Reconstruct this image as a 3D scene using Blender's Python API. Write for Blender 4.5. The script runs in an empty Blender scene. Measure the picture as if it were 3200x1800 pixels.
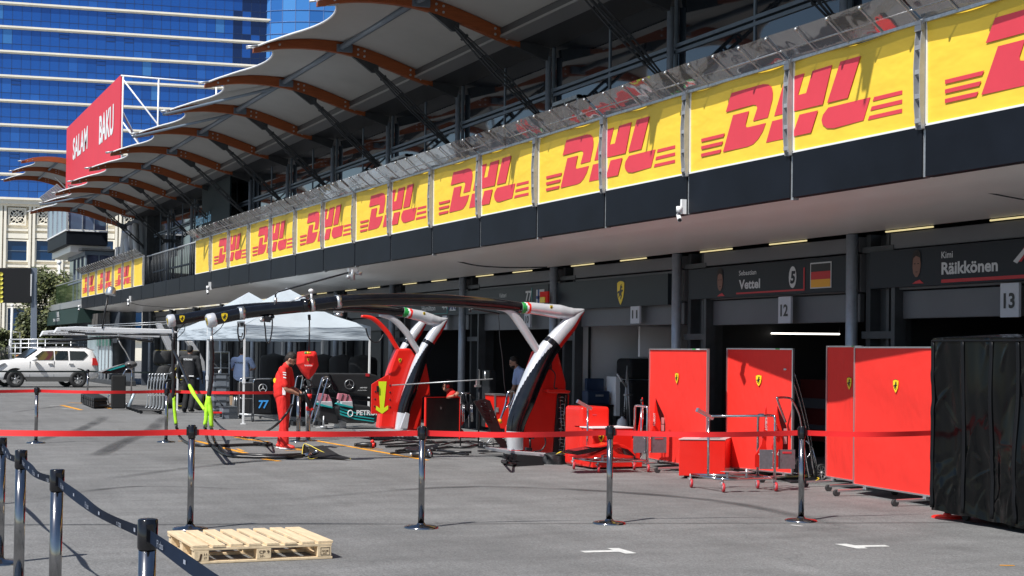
import bpy, math, random
from mathutils import Vector as V3, Matrix
random.seed(7)
sc=bpy.context.scene; COL=sc.collection
# ------------------------------------------------ camera, sky, sun, exposure
F=4800.; CH=1.72; YAW=math.atan(2070/4800); ROLL=.0135; PITCH=103/4800; SH=103.
cs,sn=math.cos,math.sin
VD=V3((cs(YAW)*cs(PITCH),-sn(YAW)*cs(PITCH),sn(PITCH)))
R0=V3((-sn(YAW),-cs(YAW),0)); U0=R0.cross(VD)
CR=R0*cs(ROLL)+U0*sn(ROLL); CU=U0*cs(ROLL)-R0*sn(ROLL); CC=V3((0,0,CH))
cam=bpy.data.cameras.new('camera'); camo=bpy.data.objects.new('camera',cam); COL.objects.link(camo)
m=Matrix((CR,CU,-VD)).transposed().to_4x4(); m.translation=CC; camo.matrix_world=m
cam.sensor_width=36; cam.lens=F/3200*36; cam.shift_y=SH/3200; cam.clip_start=.1; cam.clip_end=3000
sc.camera=camo
TOSUN=V3((-.353,.696,1.0)).normalized()
w=bpy.data.worlds.new('World'); sc.world=w; w.use_nodes=True
nt=w.node_tree; bg=nt.nodes['Background']; sky=nt.nodes.new('ShaderNodeTexSky'); sky.sky_type='NISHITA'; sky.sun_disc=False
sky.sun_elevation=math.asin(TOSUN.z); sky.sun_rotation=math.atan2(TOSUN.x,TOSUN.y); sky.altitude=50; sky.air_density=1.0; sky.dust_density=.6; sky.ozone_density=2.0
nt.links.new(sky.outputs[0],bg.inputs[0]); bg.inputs[1].default_value=.075
sun=bpy.data.lights.new('sun','SUN'); sun.energy=4.4; sun.angle=math.radians(.5); sun.color=(1,.965,.91)
so=bpy.data.objects.new('sun',sun); COL.objects.link(so); so.rotation_euler=(-TOSUN).to_track_quat('-Z','Y').to_euler(); so.location=(0,0,60)
vs=sc.view_settings; vs.view_transform='Standard'; vs.look='None'; vs.exposure=.38; vs.gamma=1; vs.use_curve_mapping=False
sc.render.engine='CYCLES'
# ------------------------------------------------ pixel -> place
def ray(x,y): return CR*((x-1600)/F)+CU*((900-y+SH)/F)+VD
def onD(x,y,D):
    r=ray(x,y); return CC+r*(-D/r.y)
def onX(x,y,X):
    r=ray(x,y); return CC+r*(X/r.x)
def onZ(x,y,z=0.):
    r=ray(x,y); return CC+r*((z-CH)/r.z)
def at(x,y,d): return CC+ray(x,y)*d
def onP(x,y,p0,n):
    r=ray(x,y); return CC+r*((p0-CC).dot(n)/r.dot(n))
# ------------------------------------------------ materials
MATS={}; 
def mat(name,col,rough=.6,metal=0.,noise=None,bump=None,spec=None,coat=0,emit=None,coord='Object',stretch=None,alpha=None,trans=0):
    if name in MATS: return MATS[name]
    m=bpy.data.materials.new(name); m.use_nodes=True; n=m.node_tree; b=n.nodes['Principled BSDF']; L=n.links
    b.inputs['Base Color'].default_value=(*col,1); b.inputs['Roughness'].default_value=rough; b.inputs['Metallic'].default_value=metal
    if spec is not None: b.inputs['Specular IOR Level'].default_value=spec
    if coat: b.inputs['Coat Weight'].default_value=coat; b.inputs['Coat Roughness'].default_value=.05
    if emit: b.inputs['Emission Color'].default_value=(*emit[0],1); b.inputs['Emission Strength'].default_value=emit[1]
    if alpha is not None: b.inputs['Alpha'].default_value=alpha
    if noise or bump:
        tc=n.nodes.new('ShaderNodeTexCoord'); src=tc.outputs[coord]
        if stretch:
            mp=n.nodes.new('ShaderNodeMapping'); mp.inputs['Scale'].default_value=stretch; L.new(src,mp.inputs[0]); src=mp.outputs[0]
    if noise:
        t=n.nodes.new('ShaderNodeTexNoise'); t.inputs['Scale'].default_value=noise[0]; t.inputs['Detail'].default_value=6; t.inputs['Roughness'].default_value=.6; L.new(src,t.inputs['Vector'])
        r=n.nodes.new('ShaderNodeMapRange'); r.inputs['From Min'].default_value=.3; r.inputs['From Max'].default_value=.7; r.inputs['To Min'].default_value=1-noise[1]; r.inputs['To Max'].default_value=1+noise[1]; L.new(t.outputs[0],r.inputs[0])
        x=n.nodes.new('ShaderNodeVectorMath'); x.operation='SCALE'; x.inputs[0].default_value=col; L.new(r.outputs[0],x.inputs['Scale']); L.new(x.outputs[0],b.inputs['Base Color'])
    if bump:
        t=n.nodes.new('ShaderNodeTexNoise')
        if len(bump)>3: t.noise_type='RIDGED_MULTIFRACTAL'; t.inputs['Scale'].default_value=bump[0]; t.inputs['Detail'].default_value=5; L.new(src,t.inputs['Vector'])
        u=n.nodes.new('ShaderNodeBump'); u.inputs['Strength'].default_value=bump[1]; u.inputs['Distance'].default_value=bump[2] if len(bump)>2 else .02; L.new(t.outputs[0],u.inputs['Height']); L.new(u.outputs[0],b.inputs['Normal'])
    MATS[name]=m; return m
steel=mat('steel',(.3,.34,.4),.38,.35,noise=(9,.12))
chrome=mat('chrome',(.55,.55,.57),.12,1.,noise=(14,.15))
gal=mat('galvanised',(.5,.52,.54),.42,.7,noise=(20,.2))
alu=mat('aluminium',(.62,.64,.66),.33,.9)
white=mat('white_paint',(.78,.79,.8),.45,noise=(5,.04))
blackp=mat('black_plastic',(.012,.013,.016),.4,noise=(12,.3))
gblack=mat('gloss_black',(.006,.006,.008),.16,noise=(9,.4),coat=.3)
rubber=mat('rubber',(.028,.029,.031),.75,noise=(30,.3),bump=(60,.2))
red=mat('scarlet_paint',(.78,.02,.012),.3,noise=(2.5,.05),coat=.3)
redcloth=mat('scarlet_cloth',(.72,.018,.014),.8,noise=(3,.06),bump=(7,.25,.05))
silver=mat('silver_paint',(.66,.68,.72),.26,.35,noise=(6,.05),coat=.3)
darkgrey=mat('dark_grey_metal',(.05,.055,.062),.5,.2,noise=(4,.2))
navy=mat('navy_panel',(.006,.008,.013),.5,spec=.2,noise=(1.3,.25),bump=(1.2,.1))
yellow=mat('yellow_banner',(.86,.585,.05),.55,noise=(1.5,.05),bump=(2.2,.3,.06))
logored=mat('banner_red',(.66,.05,.075),.55,noise=(1.5,.06))
orange=mat('orange_line',(.75,.33,.02),.8,noise=(8,.25))
ferry=mat('shield_yellow',(.85,.62,.02),.4,noise=(9,.05))
skin=mat('skin',(.42,.22,.15),.55,noise=(30,.12)); hairm=mat('dark_hair',(.018,.013,.011),.7,noise=(60,.5),bump=(80,.5))
darkin=mat('dark_interior',(.012,.013,.016),.7,noise=(1.5,.3))
# ------------------------------------------------ mesh builder
class MB:
    def __init__(s): s.v=[]; s.f=[]; s.mi=[]; s.sm=[]; s.M=None; s.cur=0
    def add(s,vs,fs,smooth=False):
        o=len(s.v)
        s.v+=[(s.M@V3(p) if s.M else V3(p)) for p in vs]
        for f in fs: s.f.append([i+o for i in f]); s.mi.append(s.cur); s.sm.append(smooth)
        return s
    def box(s,a,b,jit=0):
        x0,y0,z0=[min(p,q) for p,q in zip(a,b)]; x1,y1,z1=[max(p,q) for p,q in zip(a,b)]
        return s.add([(x0,y0,z0),(x1,y0,z0),(x1,y1,z0),(x0,y1,z0),(x0,y0,z1),(x1,y0,z1),(x1,y1,z1),(x0,y1,z1)],[(0,3,2,1),(4,5,6,7),(0,1,5,4),(1,2,6,5),(2,3,7,6),(3,0,4,7)])
    def obox(s,c,ex,ey,ez):
        c,ex,ey,ez=V3(c),V3(ex)/2,V3(ey)/2,V3(ez)/2
        vs=[c+ex*a+ey*b+ez*d for d in(-1,1) for a,b in((-1,-1),(1,-1),(1,1),(-1,1))]
        fs=[(0,3,2,1),(4,5,6,7),(0,1,5,4),(1,2,6,5),(2,3,7,6),(3,0,4,7)]
        if ex.cross(ey).dot(ez)<0: fs=[f[::-1] for f in fs]
        return s.add(vs,fs)
    def bar(s,a,b,w,h,up=(0,0,1)):
        a,b=V3(a),V3(b); d=(b-a); x=d.normalized(); u=V3(up)
        if abs(x.dot(u))>.98: u=V3((1,0,0))
        y=u.cross(x).normalized(); z=x.cross(y)
        return s.obox((a+b)/2,d,y*w,z*h)
    def tube(s,pts,r,n=10,closed=False,caps=True,flat=None):
        P=[V3(p) for p in pts]; N=len(P)
        if not isinstance(r,(list,tuple)): r=[r]*N
        T=[]
        for i in range(N):
            if closed: t=P[(i+1)%N]-P[i-1]
            else: t=P[min(i+1,N-1)]-P[max(i-1,0)]
            T.append(t.normalized() if t.length>1e-9 else V3((0,0,1)))
        u=V3((0,0,1)) if abs(T[0].z)<.9 else V3((1,0,0))
        if flat: u=V3(flat[0])
        u=(u-T[0]*u.dot(T[0])).normalized(); vs=[]
        for i in range(N):
            u=(u-T[i]*u.dot(T[i])); u=u.normalized() if u.length>1e-6 else T[i].orthogonal().normalized(); w=T[i].cross(u)
            for k in range(n):
                a=2*math.pi*k/n; vs.append(P[i]+u*cs(a)*r[i]*(flat[1] if flat else 1)+w*sn(a)*r[i])
        fs=[]; M=N if closed else N-1
        for i in range(M):
            for k in range(n):
                a,b=i*n+k,i*n+(k+1)%n; c,d=((i+1)%N)*n+(k+1)%n,((i+1)%N)*n+k; fs.append((a,b,c,d))
        s.add(vs,fs,True)
        if caps and not closed:
            o=len(s.v)-len(vs); s.f.append([o+k for k in range(n)][::-1]); s.f.append([o+(N-1)*n+k for k in range(n)]); s.mi+=[s.cur]*2; s.sm+=[False]*2
        return s
    def cyl(s,a,b,r,n=16,r2=None): return s.tube([a,b],[r,r if r2 is None else r2],n)
    def prism(s,poly,o,ex,ey,t):
        # polygon in plane o + u ex + v ey extruded by vector t
        o,ex,ey,t=V3(o),V3(ex),V3(ey),V3(t); n=len(poly)
        a=[o+ex*p[0]+ey*p[1] for p in poly]; ar=sum(poly[i][0]*poly[(i+1)%n][1]-poly[(i+1)%n][0]*poly[i][1] for i in range(n))
        flip=(ar*ex.cross(ey).dot(t))<0
        vs=a+[p+t for p in a]; fs=[list(range(n))[::-1],list(range(n,2*n))]+[(i,(i+1)%n,(i+1)%n+n,i+n) for i in range(n)]
        if flip: fs=[list(f)[::-1] for f in fs]
        return s.add(vs,fs)
    def pprism(s,pts,t):
        P=[V3(p) for p in pts]; o=P[0]; ex=(P[1]-o).normalized(); t=V3(t); nn=V3((0,0,0))
        for i in range(1,len(P)-1): nn+=(P[i]-o).cross(P[i+1]-o)
        ey=nn.normalized().cross(ex)
        return s.prism([((p-o).dot(ex),(p-o).dot(ey)) for p in P],o,ex,ey,t)
    def lathe(s,prof,c,ax=(0,0,1),n=20):
        c=V3(c); ax=V3(ax).normalized(); u=ax.orthogonal().normalized(); w=ax.cross(u); vs=[]
        for r,h in prof:
            for k in range(n):
                a=2*math.pi*k/n; vs.append(c+ax*h+(u*cs(a)+w*sn(a))*max(r,1e-4))
        fs=[(i*n+k,i*n+(k+1)%n,(i+1)*n+(k+1)%n,(i+1)*n+k) for i in range(len(prof)-1) for k in range(n)]
        return s.add(vs,fs,True)
    def grid(s,fn,nu,nv,smooth=True,thick=None):
        vs=[fn(i/nu,j/nv) for j in range(nv+1) for i in range(nu+1)]
        fs=[(j*(nu+1)+i,j*(nu+1)+i+1,(j+1)*(nu+1)+i+1,(j+1)*(nu+1)+i) for j in range(nv) for i in range(nu)]
        s.add(vs,fs,smooth)
        if thick is not None:
            t=V3(thick); s.add([V3(p)+t for p in vs],[f[::-1] for f in fs],smooth)
            W=nu+1; b=[j for j in range(nu+1)]+[j*W+nu for j in range(1,nv+1)]+[nv*W+i for i in range(nu-1,-1,-1)]+[j*W for j in range(nv-1,0,-1)]
            s.add([vs[i] for i in b]+[V3(vs[i])+t for i in b],[(i,i+len(b),(i+1)%len(b)+len(b),(i+1)%len(b)) for i in range(len(b))])
        return s
    def ball(s,c,r,n=14,sc_=(1,1,1)):
        c=V3(c); return s.grid(lambda u,v:c+V3((sn(v*math.pi)*cs(2*math.pi*u)*r*sc_[0],sn(v*math.pi)*sn(2*math.pi*u)*r*sc_[1],cs(v*math.pi)*r*sc_[2])),n,n//2+2)
def thing(name,label,cat,loc=(0,0,0),group=None,kind=None):
    o=bpy.data.objects.new(name,None); COL.objects.link(o); o.location=loc; o.empty_display_size=.2
    tag(o,label,cat,group,kind); return o
def tag(o,label=None,cat=None,group=None,kind=None):
    if label: o['label']=label
    if cat: o['category']=cat
    if group: o['group']=group
    if kind: o['kind']=kind
    return o
def build(name,mb,m,parent=None,bevel=0,label=None,kind=None,seg=2,solid=0):
    me=bpy.data.meshes.new(name); off=V3((0,0,0)); p=parent
    while p is not None: off+=V3(p.location); p=p.parent
    me.from_pydata([tuple(v-off) for v in mb.v],[],mb.f)
    for mm in (m if isinstance(m,(list,tuple)) else [m]): me.materials.append(mm)
    me.polygons.foreach_set('material_index',mb.mi); me.polygons.foreach_set('use_smooth',mb.sm); me.update()
    o=bpy.data.objects.new(name,me); COL.objects.link(o)
    if parent: o.parent=parent
    if solid:
        k=o.modifiers.new('s','SOLIDIFY'); k.thickness=solid; k.offset=0
    if bevel:
        b=o.modifiers.new('b','BEVEL'); b.width=bevel; b.segments=seg; b.limit_method='ANGLE'; b.angle_limit=.7
    if label: o['label']=label
    if kind: o['kind']=kind
    return o
def copy_tree(o,parent=None):
    c=o.copy(); COL.objects.link(c); c.parent=parent
    for ch in list(o.children): copy_tree(ch,c)
    return c
def relabel(o,label): o['label']=label; return o
FONTC={}
def textpolys(body,bold):
    k=(body,bold)
    if k not in FONTC:
        cu=bpy.data.curves.new('txt','FONT'); cu.body=body; cu.size=1; cu.offset=bold; cu.resolution_u=3
        ob=bpy.data.objects.new('txt',cu); COL.objects.link(ob); dg=bpy.context.evaluated_depsgraph_get(); dg.update()
        me=bpy.data.meshes.new_from_object(ob.evaluated_get(dg)); vs=[v.co.copy() for v in me.vertices]; fs=[list(p.vertices) for p in me.polygons]
        bpy.data.objects.remove(ob); bpy.data.curves.remove(cu); bpy.data.meshes.remove(me); FONTC[k]=(vs,fs)
    return FONTC[k]
def text(mb,body,o,ex,ey,h,w=None,bold=.0,italic=0):
    """flat lettering, lower left corner at o, height of capitals h along ey, width fitted to w along ex"""
    vs,fs=textpolys(body,bold); o,ex,ey=V3(o),V3(ex).normalized(),V3(ey).normalized()
    x0=min(v.x for v in vs); x1=max(v.x for v in vs); k=h/.7; kx=k if w is None else w/(x1-x0)
    P=[o+ex*((v.x-x0)*kx+italic*v.y*k)+ey*(v.y*k) for v in vs]
    return mb.add(P,fs)
def arc(c,r,a0,a1,n,ex=(1,0,0),ey=(0,0,1)):
    c,ex,ey=V3(c),V3(ex),V3(ey); return [c+ex*(r*cs(math.radians(a0+(a1-a0)*i/n)))+ey*(r*sn(math.radians(a0+(a1-a0)*i/n))) for i in range(n+1)]
def smooth(pts,k=4):
    P=[V3(p) for p in pts]; out=[]
    for i in range(len(P)-1):
        a,b,c,d=P[max(i-1,0)],P[i],P[i+1],P[min(i+2,len(P)-1)]
        for j in range(k):
            t=j/k; out.append(.5*((2*b)+(c-a)*t+(2*a-5*b+4*c-d)*t*t+(3*b-a-3*c+d)*t**3))
    return out+[P[-1]]
SHIELD=[(-.5,.5),(-.3,.57),(0,.6),(.3,.57),(.5,.5),(.48,.1),(.38,-.25),(.2,-.5),(0,-.68),(-.2,-.5),(-.38,-.25),(-.48,.1)]
HORSE=[(.02,.42),(.12,.46),(.1,.36),(.22,.3),(.16,.22),(.08,.26),(.12,.12),(.26,.14),(.3,.06),(.16,.02),(.1,-.08),(.16,-.2),(.06,-.4),(-.02,-.4),(.04,-.22),(-.06,-.16),(-.16,-.3),(-.24,-.28),(-.14,-.1),(-.2,-.02),(-.3,-.1),(-.34,.02),(-.24,.08),(-.14,.06),(-.06,.16),(-.04,.3)]
def shield(parent,c,ex,ez,s,n,big=False):
    """yellow shield with a rearing dark horse, s = height"""
    ex,ez,n=V3(ex).normalized(),V3(ez).normalized(),V3(n).normalized(); k=s/1.28
    a=MB().prism([(p[0]*1.12,p[1]) for p in SHIELD] if not big else SHIELD,V3(c),ex*k*.82,ez*k,n*.004); o=build('shield',a,ferry,parent)
    b=MB().prism(HORSE,V3(c)+n*.0055,ex*k*1.0,ez*k*.95,n*.002)
    b.prism([(-.5,.5),(-.3,.57),(0,.6),(.3,.57),(.5,.5),(.5,.53),(.3,.61),(0,.64),(-.3,.61),(-.5,.53)],V3(c)+n*.003,ex*k*.82,ez*k,n*.002)
    build('horse_emblem',b,blackp,o); return o
# ================================================= GROUND
def asphalt(name,base,amt):
    m=bpy.data.materials.new(name); m.use_nodes=True; n=m.node_tree; L=n.links; b=n.nodes['Principled BSDF']; b.inputs['Roughness'].default_value=.85
    tc=n.nodes.new('ShaderNodeTexCoord')
    def no(s,d,st=None):
        t=n.nodes.new('ShaderNodeTexNoise'); t.inputs['Scale'].default_value=s; t.inputs['Detail'].default_value=d; t.inputs['Roughness'].default_value=.65
        if st:
            mp=n.nodes.new('ShaderNodeMapping'); mp.inputs['Scale'].default_value=st; mp.inputs['Rotation'].default_value=(0,0,.3); L.new(tc.outputs['Object'],mp.inputs[0]); L.new(mp.outputs[0],t.inputs['Vector'])
        else: L.new(tc.outputs['Object'],t.inputs['Vector'])
        return t.outputs[0]
    def rng(s,a,b_,lo=.3,hi=.7):
        r=n.nodes.new('ShaderNodeMapRange'); r.inputs['From Min'].default_value=lo; r.inputs['From Max'].default_value=hi; r.inputs['To Min'].default_value=a; r.inputs['To Max'].default_value=b_; L.new(s,r.inputs[0]); return r.outputs[0]
    def mul(a,b_):
        x=n.nodes.new('ShaderNodeMath'); x.operation='MULTIPLY'; L.new(a,x.inputs[0]); L.new(b_,x.inputs[1]); return x.outputs[0]
    v=mul(mul(rng(no(.25,5),1-amt,1+amt),rng(no(2.2,7,(1,.35,1)),.8,1.18)),mul(rng(no(24,4),.76,1.24),rng(no(60,3),.6,1.4)))
    v=mul(v,rng(no(1.1,5,(.25,2.6,1)),.88,1.08))
    # hairline cracks and small stains
    vo=n.nodes.new('ShaderNodeTexVoronoi'); vo.feature='DISTANCE_TO_EDGE'; vo.inputs['Scale'].default_value=.16
    wv=n.nodes.new('ShaderNodeVectorMath'); wv.operation='ADD'; ns=n.nodes.new('ShaderNodeTexNoise'); ns.inputs['Scale'].default_value=1.7; L.new(tc.outputs['Object'],ns.inputs['Vector']); L.new(tc.outputs['Object'],wv.inputs[0]); L.new(ns.outputs['Color'],wv.inputs[1]); L.new(wv.outputs[0],vo.inputs['Vector'])
    v=mul(v,rng(vo.outputs['Distance'],.72,1.,.0,.0025))
    v=mul(v,rng(no(.9,2),1,.8,.62,.75)); v=mul(v,rng(no(3.1,3,(.5,1.6,1)),1,.72,.66,.74))
    x=n.nodes.new('ShaderNodeVectorMath'); x.operation='SCALE'; x.inputs[0].default_value=base; L.new(v,x.inputs['Scale']); L.new(x.outputs[0],b.inputs['Base Color'])
    u=n.nodes.new('ShaderNodeBump'); u.inputs['Strength'].default_value=.5; u.inputs['Distance'].default_value=.01; L.new(no(70,4),u.inputs['Height']); L.new(u.outputs[0],b.inputs['Normal'])
    return m
asph=asphalt('asphalt',(.168,.168,.167),.16)
S=1500
tag(build('ground',MB().add([(-S,-S,0),(S,-S,0),(S,S,0),(-S,S,0)],[(0,1,2,3)]),asph),kind='structure')
def flat(name,px,z,m,kind='structure',label=None):
    P=[onZ(x,y,z) for x,y in px]; 
    nn=(P[1]-P[0]).cross(P[2]-P[0])
    if nn.z<0: P=P[::-1]
    return tag(build(name,MB().add(P,[list(range(len(P)))]),m),kind=kind,label=label)
wline=mat('white_line',(.62,.62,.6),.8,noise=(25,.2))
def line(a,b,wd,m,z=.004,name='road_marking'):
    A,B=onZ(*a,z),onZ(*b,z); d=(B-A).normalized(); s_=V3((-d.y,d.x,0))*wd/2
    return tag(build(name,MB().add([A-s_,B-s_,B+s_,A+s_],[(0,1,2,3)]),m),kind='structure')
line((966,1373),(1335,1438),.11,orange)
line((606,1376),(668,1391),.11,orange); line((692,1398),(790,1421),.11,orange); line((824,1434),(872,1441),.11,orange)
line((679,1354),(735,1363),.11,orange); line((735,1366),(826,1380),.1,orange); line((760,1373),(840,1380),.08,orange)
line((193,1266),(253,1281),.14,orange); line((215,1258),(262,1260),.12,orange); line((405,1266),(446,1271),.2,orange)
line((331,1272),(346,1277),.15,orange); line((556,1378),(600,1379),.06,orange); line((740,1402),(760,1409),.06,orange)
line((900,1398),(945,1406),.12,orange); line((890,1408),(950,1408),.06,orange)
line((1120,1400),(1196,1404),.06,orange)
line((156,1268),(200,1269),.1,wline); line((195,1277),(235,1279),.1,wline); line((3124,1766),(3170,1767),.04,orange)
# white grid corner marks
flat('grid_mark',[(1813,1721.5),(1915,1719),(1898,1713),(1933,1712.5),(1990,1728.5),(1955,1730),(1935,1724),(1828,1726.5)],.004,wline)
flat('grid_mark',[(2608,1699.5),(2645,1699),(2672,1704),(2765,1703),(2781,1707.5),(2700,1709),(2711,1713.5),(2677,1714)],.004,wline)
line((2472,1640),(2508,1644),.04,wline)
# skid marks
skid=asphalt('skid_rubber',(.075,.075,.078),.2)
nn_=skid.node_tree; fa=nn_.nodes.new('ShaderNodeAttribute'); fa.attribute_name='fade'; tn=nn_.nodes.new('ShaderNodeTexNoise'); tn.inputs['Scale'].default_value=5; mm_=nn_.nodes.new('ShaderNodeMath'); mm_.operation='MULTIPLY'; mr=nn_.nodes.new('ShaderNodeMapRange'); mr.inputs['From Min'].default_value=.25; mr.inputs['From Max'].default_value=.6; mr.inputs['To Max'].default_value=.85; nn_.links.new(tn.outputs[0],mr.inputs[0]); nn_.links.new(mr.outputs[0],mm_.inputs[0]); nn_.links.new(fa.outputs['Fac'],mm_.inputs[1]); nn_.links.new(mm_.outputs[0],nn_.nodes['Principled BSDF'].inputs['Alpha'])
def skidm(pts,wd,z=.004):
    P=smooth([onZ(x,y,z) for x,y in pts],5); mb=MB(); vs=[]
    for i,p in enumerate(P):
        d=(P[min(i+1,len(P)-1)]-P[max(i-1,0)]).normalized(); k=wd*min(1,min(i,len(P)-1-i)/5+.05); vs+=[p+V3((-d.y,d.x,0))*k/2,p-V3((-d.y,d.x,0))*k/2]
    vs=[]; W5=(-.5,-.3,0,.3,.5); A5=(0,.6,1,.6,0)
    for i,p in enumerate(P):
        d=(P[min(i+1,len(P)-1)]-P[max(i-1,0)]).normalized(); vs+=[p+V3((-d.y,d.x,0))*wd*q for q in W5]
    mb.add(vs,[(5*i+j,5*i+j+1,5*i+j+6,5*i+j+5) for i in range(len(P)-1) for j in range(4)]); o=tag(build('skid_mark',mb,skid),kind='structure')
    at_=o.data.attributes.new('fade','FLOAT','POINT'); at_.data.foreach_set('value',[A5[j]*min(1,min(i,len(P)-1-i)/6) for i in range(len(P)) for j in range(5)])
skidm([(330,1300),(300,1320),(240,1345),(170,1362),(100,1380)],.34)
skidm([(520,1300),(500,1318),(470,1345),(400,1375),(330,1410),(300,1425)],.38)
skidm([(250,1262),(140,1275),(30,1290)],.25)
skidm([(300,1500),(700,1450),(1100,1420),(1500,1440)],.3); skidm([(900,1560),(1500,1520),(2200,1560),(2700,1660)],.28); skidm([(100,1560),(420,1520),(800,1530)],.2)
# long tar joint across the yard
line((0,1640),(3200,1632),.02,mat('tar_black',(.035,.035,.037),.8),z=.0055,name='tar_joint')
pave=mat('concrete_kerb',(.42,.42,.41),.8,noise=(2,.1))

# ================================================= PIT BUILDING
P0=18.; NB=13
pillars=[P0+5*k for k in range(-1,12)]           # 13 .. 73
B=thing('pit_building','long two storey pit lane building with black fascia, open garages below and tinted glass above','building',(40,-13,0))
soffm=mat('soffit_paint',(.86,.83,.8),.3,noise=(.4,.04),bump=(.7,.15,.05))
hdr=mat('header_grey',(.12,.125,.14),.5,.1,noise=(1,.1),bump=(1.2,.1))
glass=mat('tinted_glass',(.006,.010,.016),.03,.0,spec=1.0,coat=1.,bump=(.5,.06,.02))
frame=mat('blue_grey_frame',(.16,.2,.25),.45,.2,noise=(3,.1))
fabric=mat('membrane_fabric',(.44,.44,.43),.75,noise=(.6,.07),bump=(1.4,.25,.05))
wood=mat('glulam_timber',(.3,.075,.018),.5,noise=(5,.2),stretch=(6,.6,6),bump=(12,.15))
roofm=mat('roof_metal',(.06,.062,.066),.5,.4)
# fascia
X0=8.2
j=0
while True:
    x0=X0+2.49*j; 
    if x0>77: break
    x1=min(x0+2.49,77.4)
    build('fascia_panel',MB().box((x0+.03,-10.4,3.65),(x1-.03,-10.52,4.19)),navy,B,bevel=.006)
    build('fascia_joint',MB().box((x0-.026,-10.42,3.62+.05*random.random()),(x0+.026,-10.5,4.2)),gal,B); j+=1
mb=MB()
prof=[(-10.52,3.655),(-10.9,3.58),(-11.5,3.52),(-12.2,3.49),(-12.96,3.48)]
nx=40
def sf(u,v):
    y=prof; t=v*(len(y)-1); i=min(int(t),len(y)-2); f=t-i
    Y=y[i][0]*(1-f)+y[i+1][0]*f; Z=y[i][1]*(1-f)+y[i+1][1]*f
    return V3((6+u*(77.3-6-2.2*v),Y,Z+.01*sn(u*37)*v*(1-v)))
build('soffit',mb.grid(sf,nx,12,thick=(0,0,.05)),soffm,B)
build('fascia_end',MB().box((77.3,-10.5,3.65),(77.4,-13,4.19)),navy,B)
build('balcony_floor',MB().box((6,-10.53,3.9),(77.28,-13.4,4.15)),hdr,B)
# garage front per bay
for i,xp in enumerate(pillars):
    pl=build('pillar',MB().cyl((xp,-12.98,0),(xp,-12.98,3.47),.085,18),steel,B)
    cl=MB().box((xp-.14,-13.12,0),(xp-.24,-13.5,3.46)).box((xp-.24,-13.3,0),(xp-.6,-13.36,3.46)).box((xp-.6,-13.12,0),(xp-.66,-13.5,3.46)).box((xp-.84,-13.02,0),(xp-.92,-13.2,2.7))
    cl.box((xp-.14,-13.05,2.0),(xp-.84,-13.14,2.1)).box((xp-.14,-13.05,3.2),(xp-.84,-13.14,3.28))
    build('steel_column',cl,darkgrey,pl)
    if i==0: continue
    a,b=pillars[i-1]+.05,xp-.86
    build('header_beam',MB().box((a-.1,-13.06,3.22),(b+.1,-13.3,3.44)).box((a-.1,-13.09,2.66),(b+.1,-13.3,3.2)),hdr,B,bevel=.01)
    if xp<40: zb=2.24+.03*(i%2)
    else: zb=2.3
    build('roller_door',MB().box((a,-13.16,zb),(b,-13.24,2.645)),hdr,B,bevel=.01)
    for q in (0,1):
        xl=xp-1.5-2.1*q+.3
        build('light_tube',MB().tube([(xl-.5,-13.03,3.464),(xl+.5,-13.03,3.464)],.012,8),mat('warm_tube',(.9,.8,.5),.5,emit=((1.,.84,.42),.5)),B)
# garage interiors
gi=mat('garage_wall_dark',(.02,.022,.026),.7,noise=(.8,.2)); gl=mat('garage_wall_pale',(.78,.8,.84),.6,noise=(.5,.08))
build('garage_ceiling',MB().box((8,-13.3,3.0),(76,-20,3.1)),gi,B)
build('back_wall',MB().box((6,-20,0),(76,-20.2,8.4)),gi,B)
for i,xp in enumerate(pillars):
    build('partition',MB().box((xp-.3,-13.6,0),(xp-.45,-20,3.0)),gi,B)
bl=mat('blue_grey_shutter',(.085,.1,.125),.5,.2,noise=(1.2,.12)); 
for i,xp in enumerate(pillars):
    if xp<40: continue
    a,b=pillars[i-1]+.05,xp-.86
    s_=MB(); nsg=5
    for k in range(nsg):
        u0=a+(b-a)*k/nsg; s_.box((u0+.02,-13.26-.05*(k%2),0),(u0+(b-a)/nsg-.02,-13.32,2.6))
    build('shutter',s_,bl if i%3 else darkgrey,B,bevel=.008)
pn=build('partition_wall',MB().box((27.4,-13.32,0),(27.5,-18,2.36)),gl,B); build('wall_jamb',MB().box((27.3,-13.3,0),(27.39,-13.42,2.34)),mat('pale_board',(.8,.82,.86),.5),pn)
a=onX(2000,1021,26); b=onX(2095,1116,26); build('wall_board',MB().box((26,a.y,a.z),(26.06,b.y,b.z)),mat('pale_board',(.8,.82,.86),.5),pn)
# upper floor
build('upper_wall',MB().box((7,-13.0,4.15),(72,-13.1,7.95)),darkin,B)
for i in range(len(pillars)):
    xp=pillars[i]
    build('glazing',MB().box((xp-2.47,-12.92,4.2),(xp-.03,-12.95,6.9)).box((xp+.03,-12.92,4.2),(xp+2.47,-12.95,6.9)).box((xp-2.47,-12.92,7.05),(xp-.03,-12.95,7.9)).box((xp+.03,-12.92,7.05),(xp+2.47,-12.95,7.9)),glass,B)
    if xp<72: build('upper_column',MB().cyl((xp,-12.8,4.15),(xp,-12.8,7.7),.06,14),steel,B)
    build('mullion',MB().box((xp-.03,-12.89,4.15),(xp+.03,-12.96,7.9)),frame,B)
    build('mullion',MB().box((xp-2.525,-12.9,4.15),(xp-2.475,-12.96,7.9)),frame,B)
build('transom',MB().box((7,-12.89,6.9),(72,-12.96,6.96)).box((7,-12.88,7.0),(72,-12.96,7.06)),frame,B)
build('transom',MB().box((7,-12.86,5.25),(72,-12.96,5.31)),frame,B)
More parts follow.
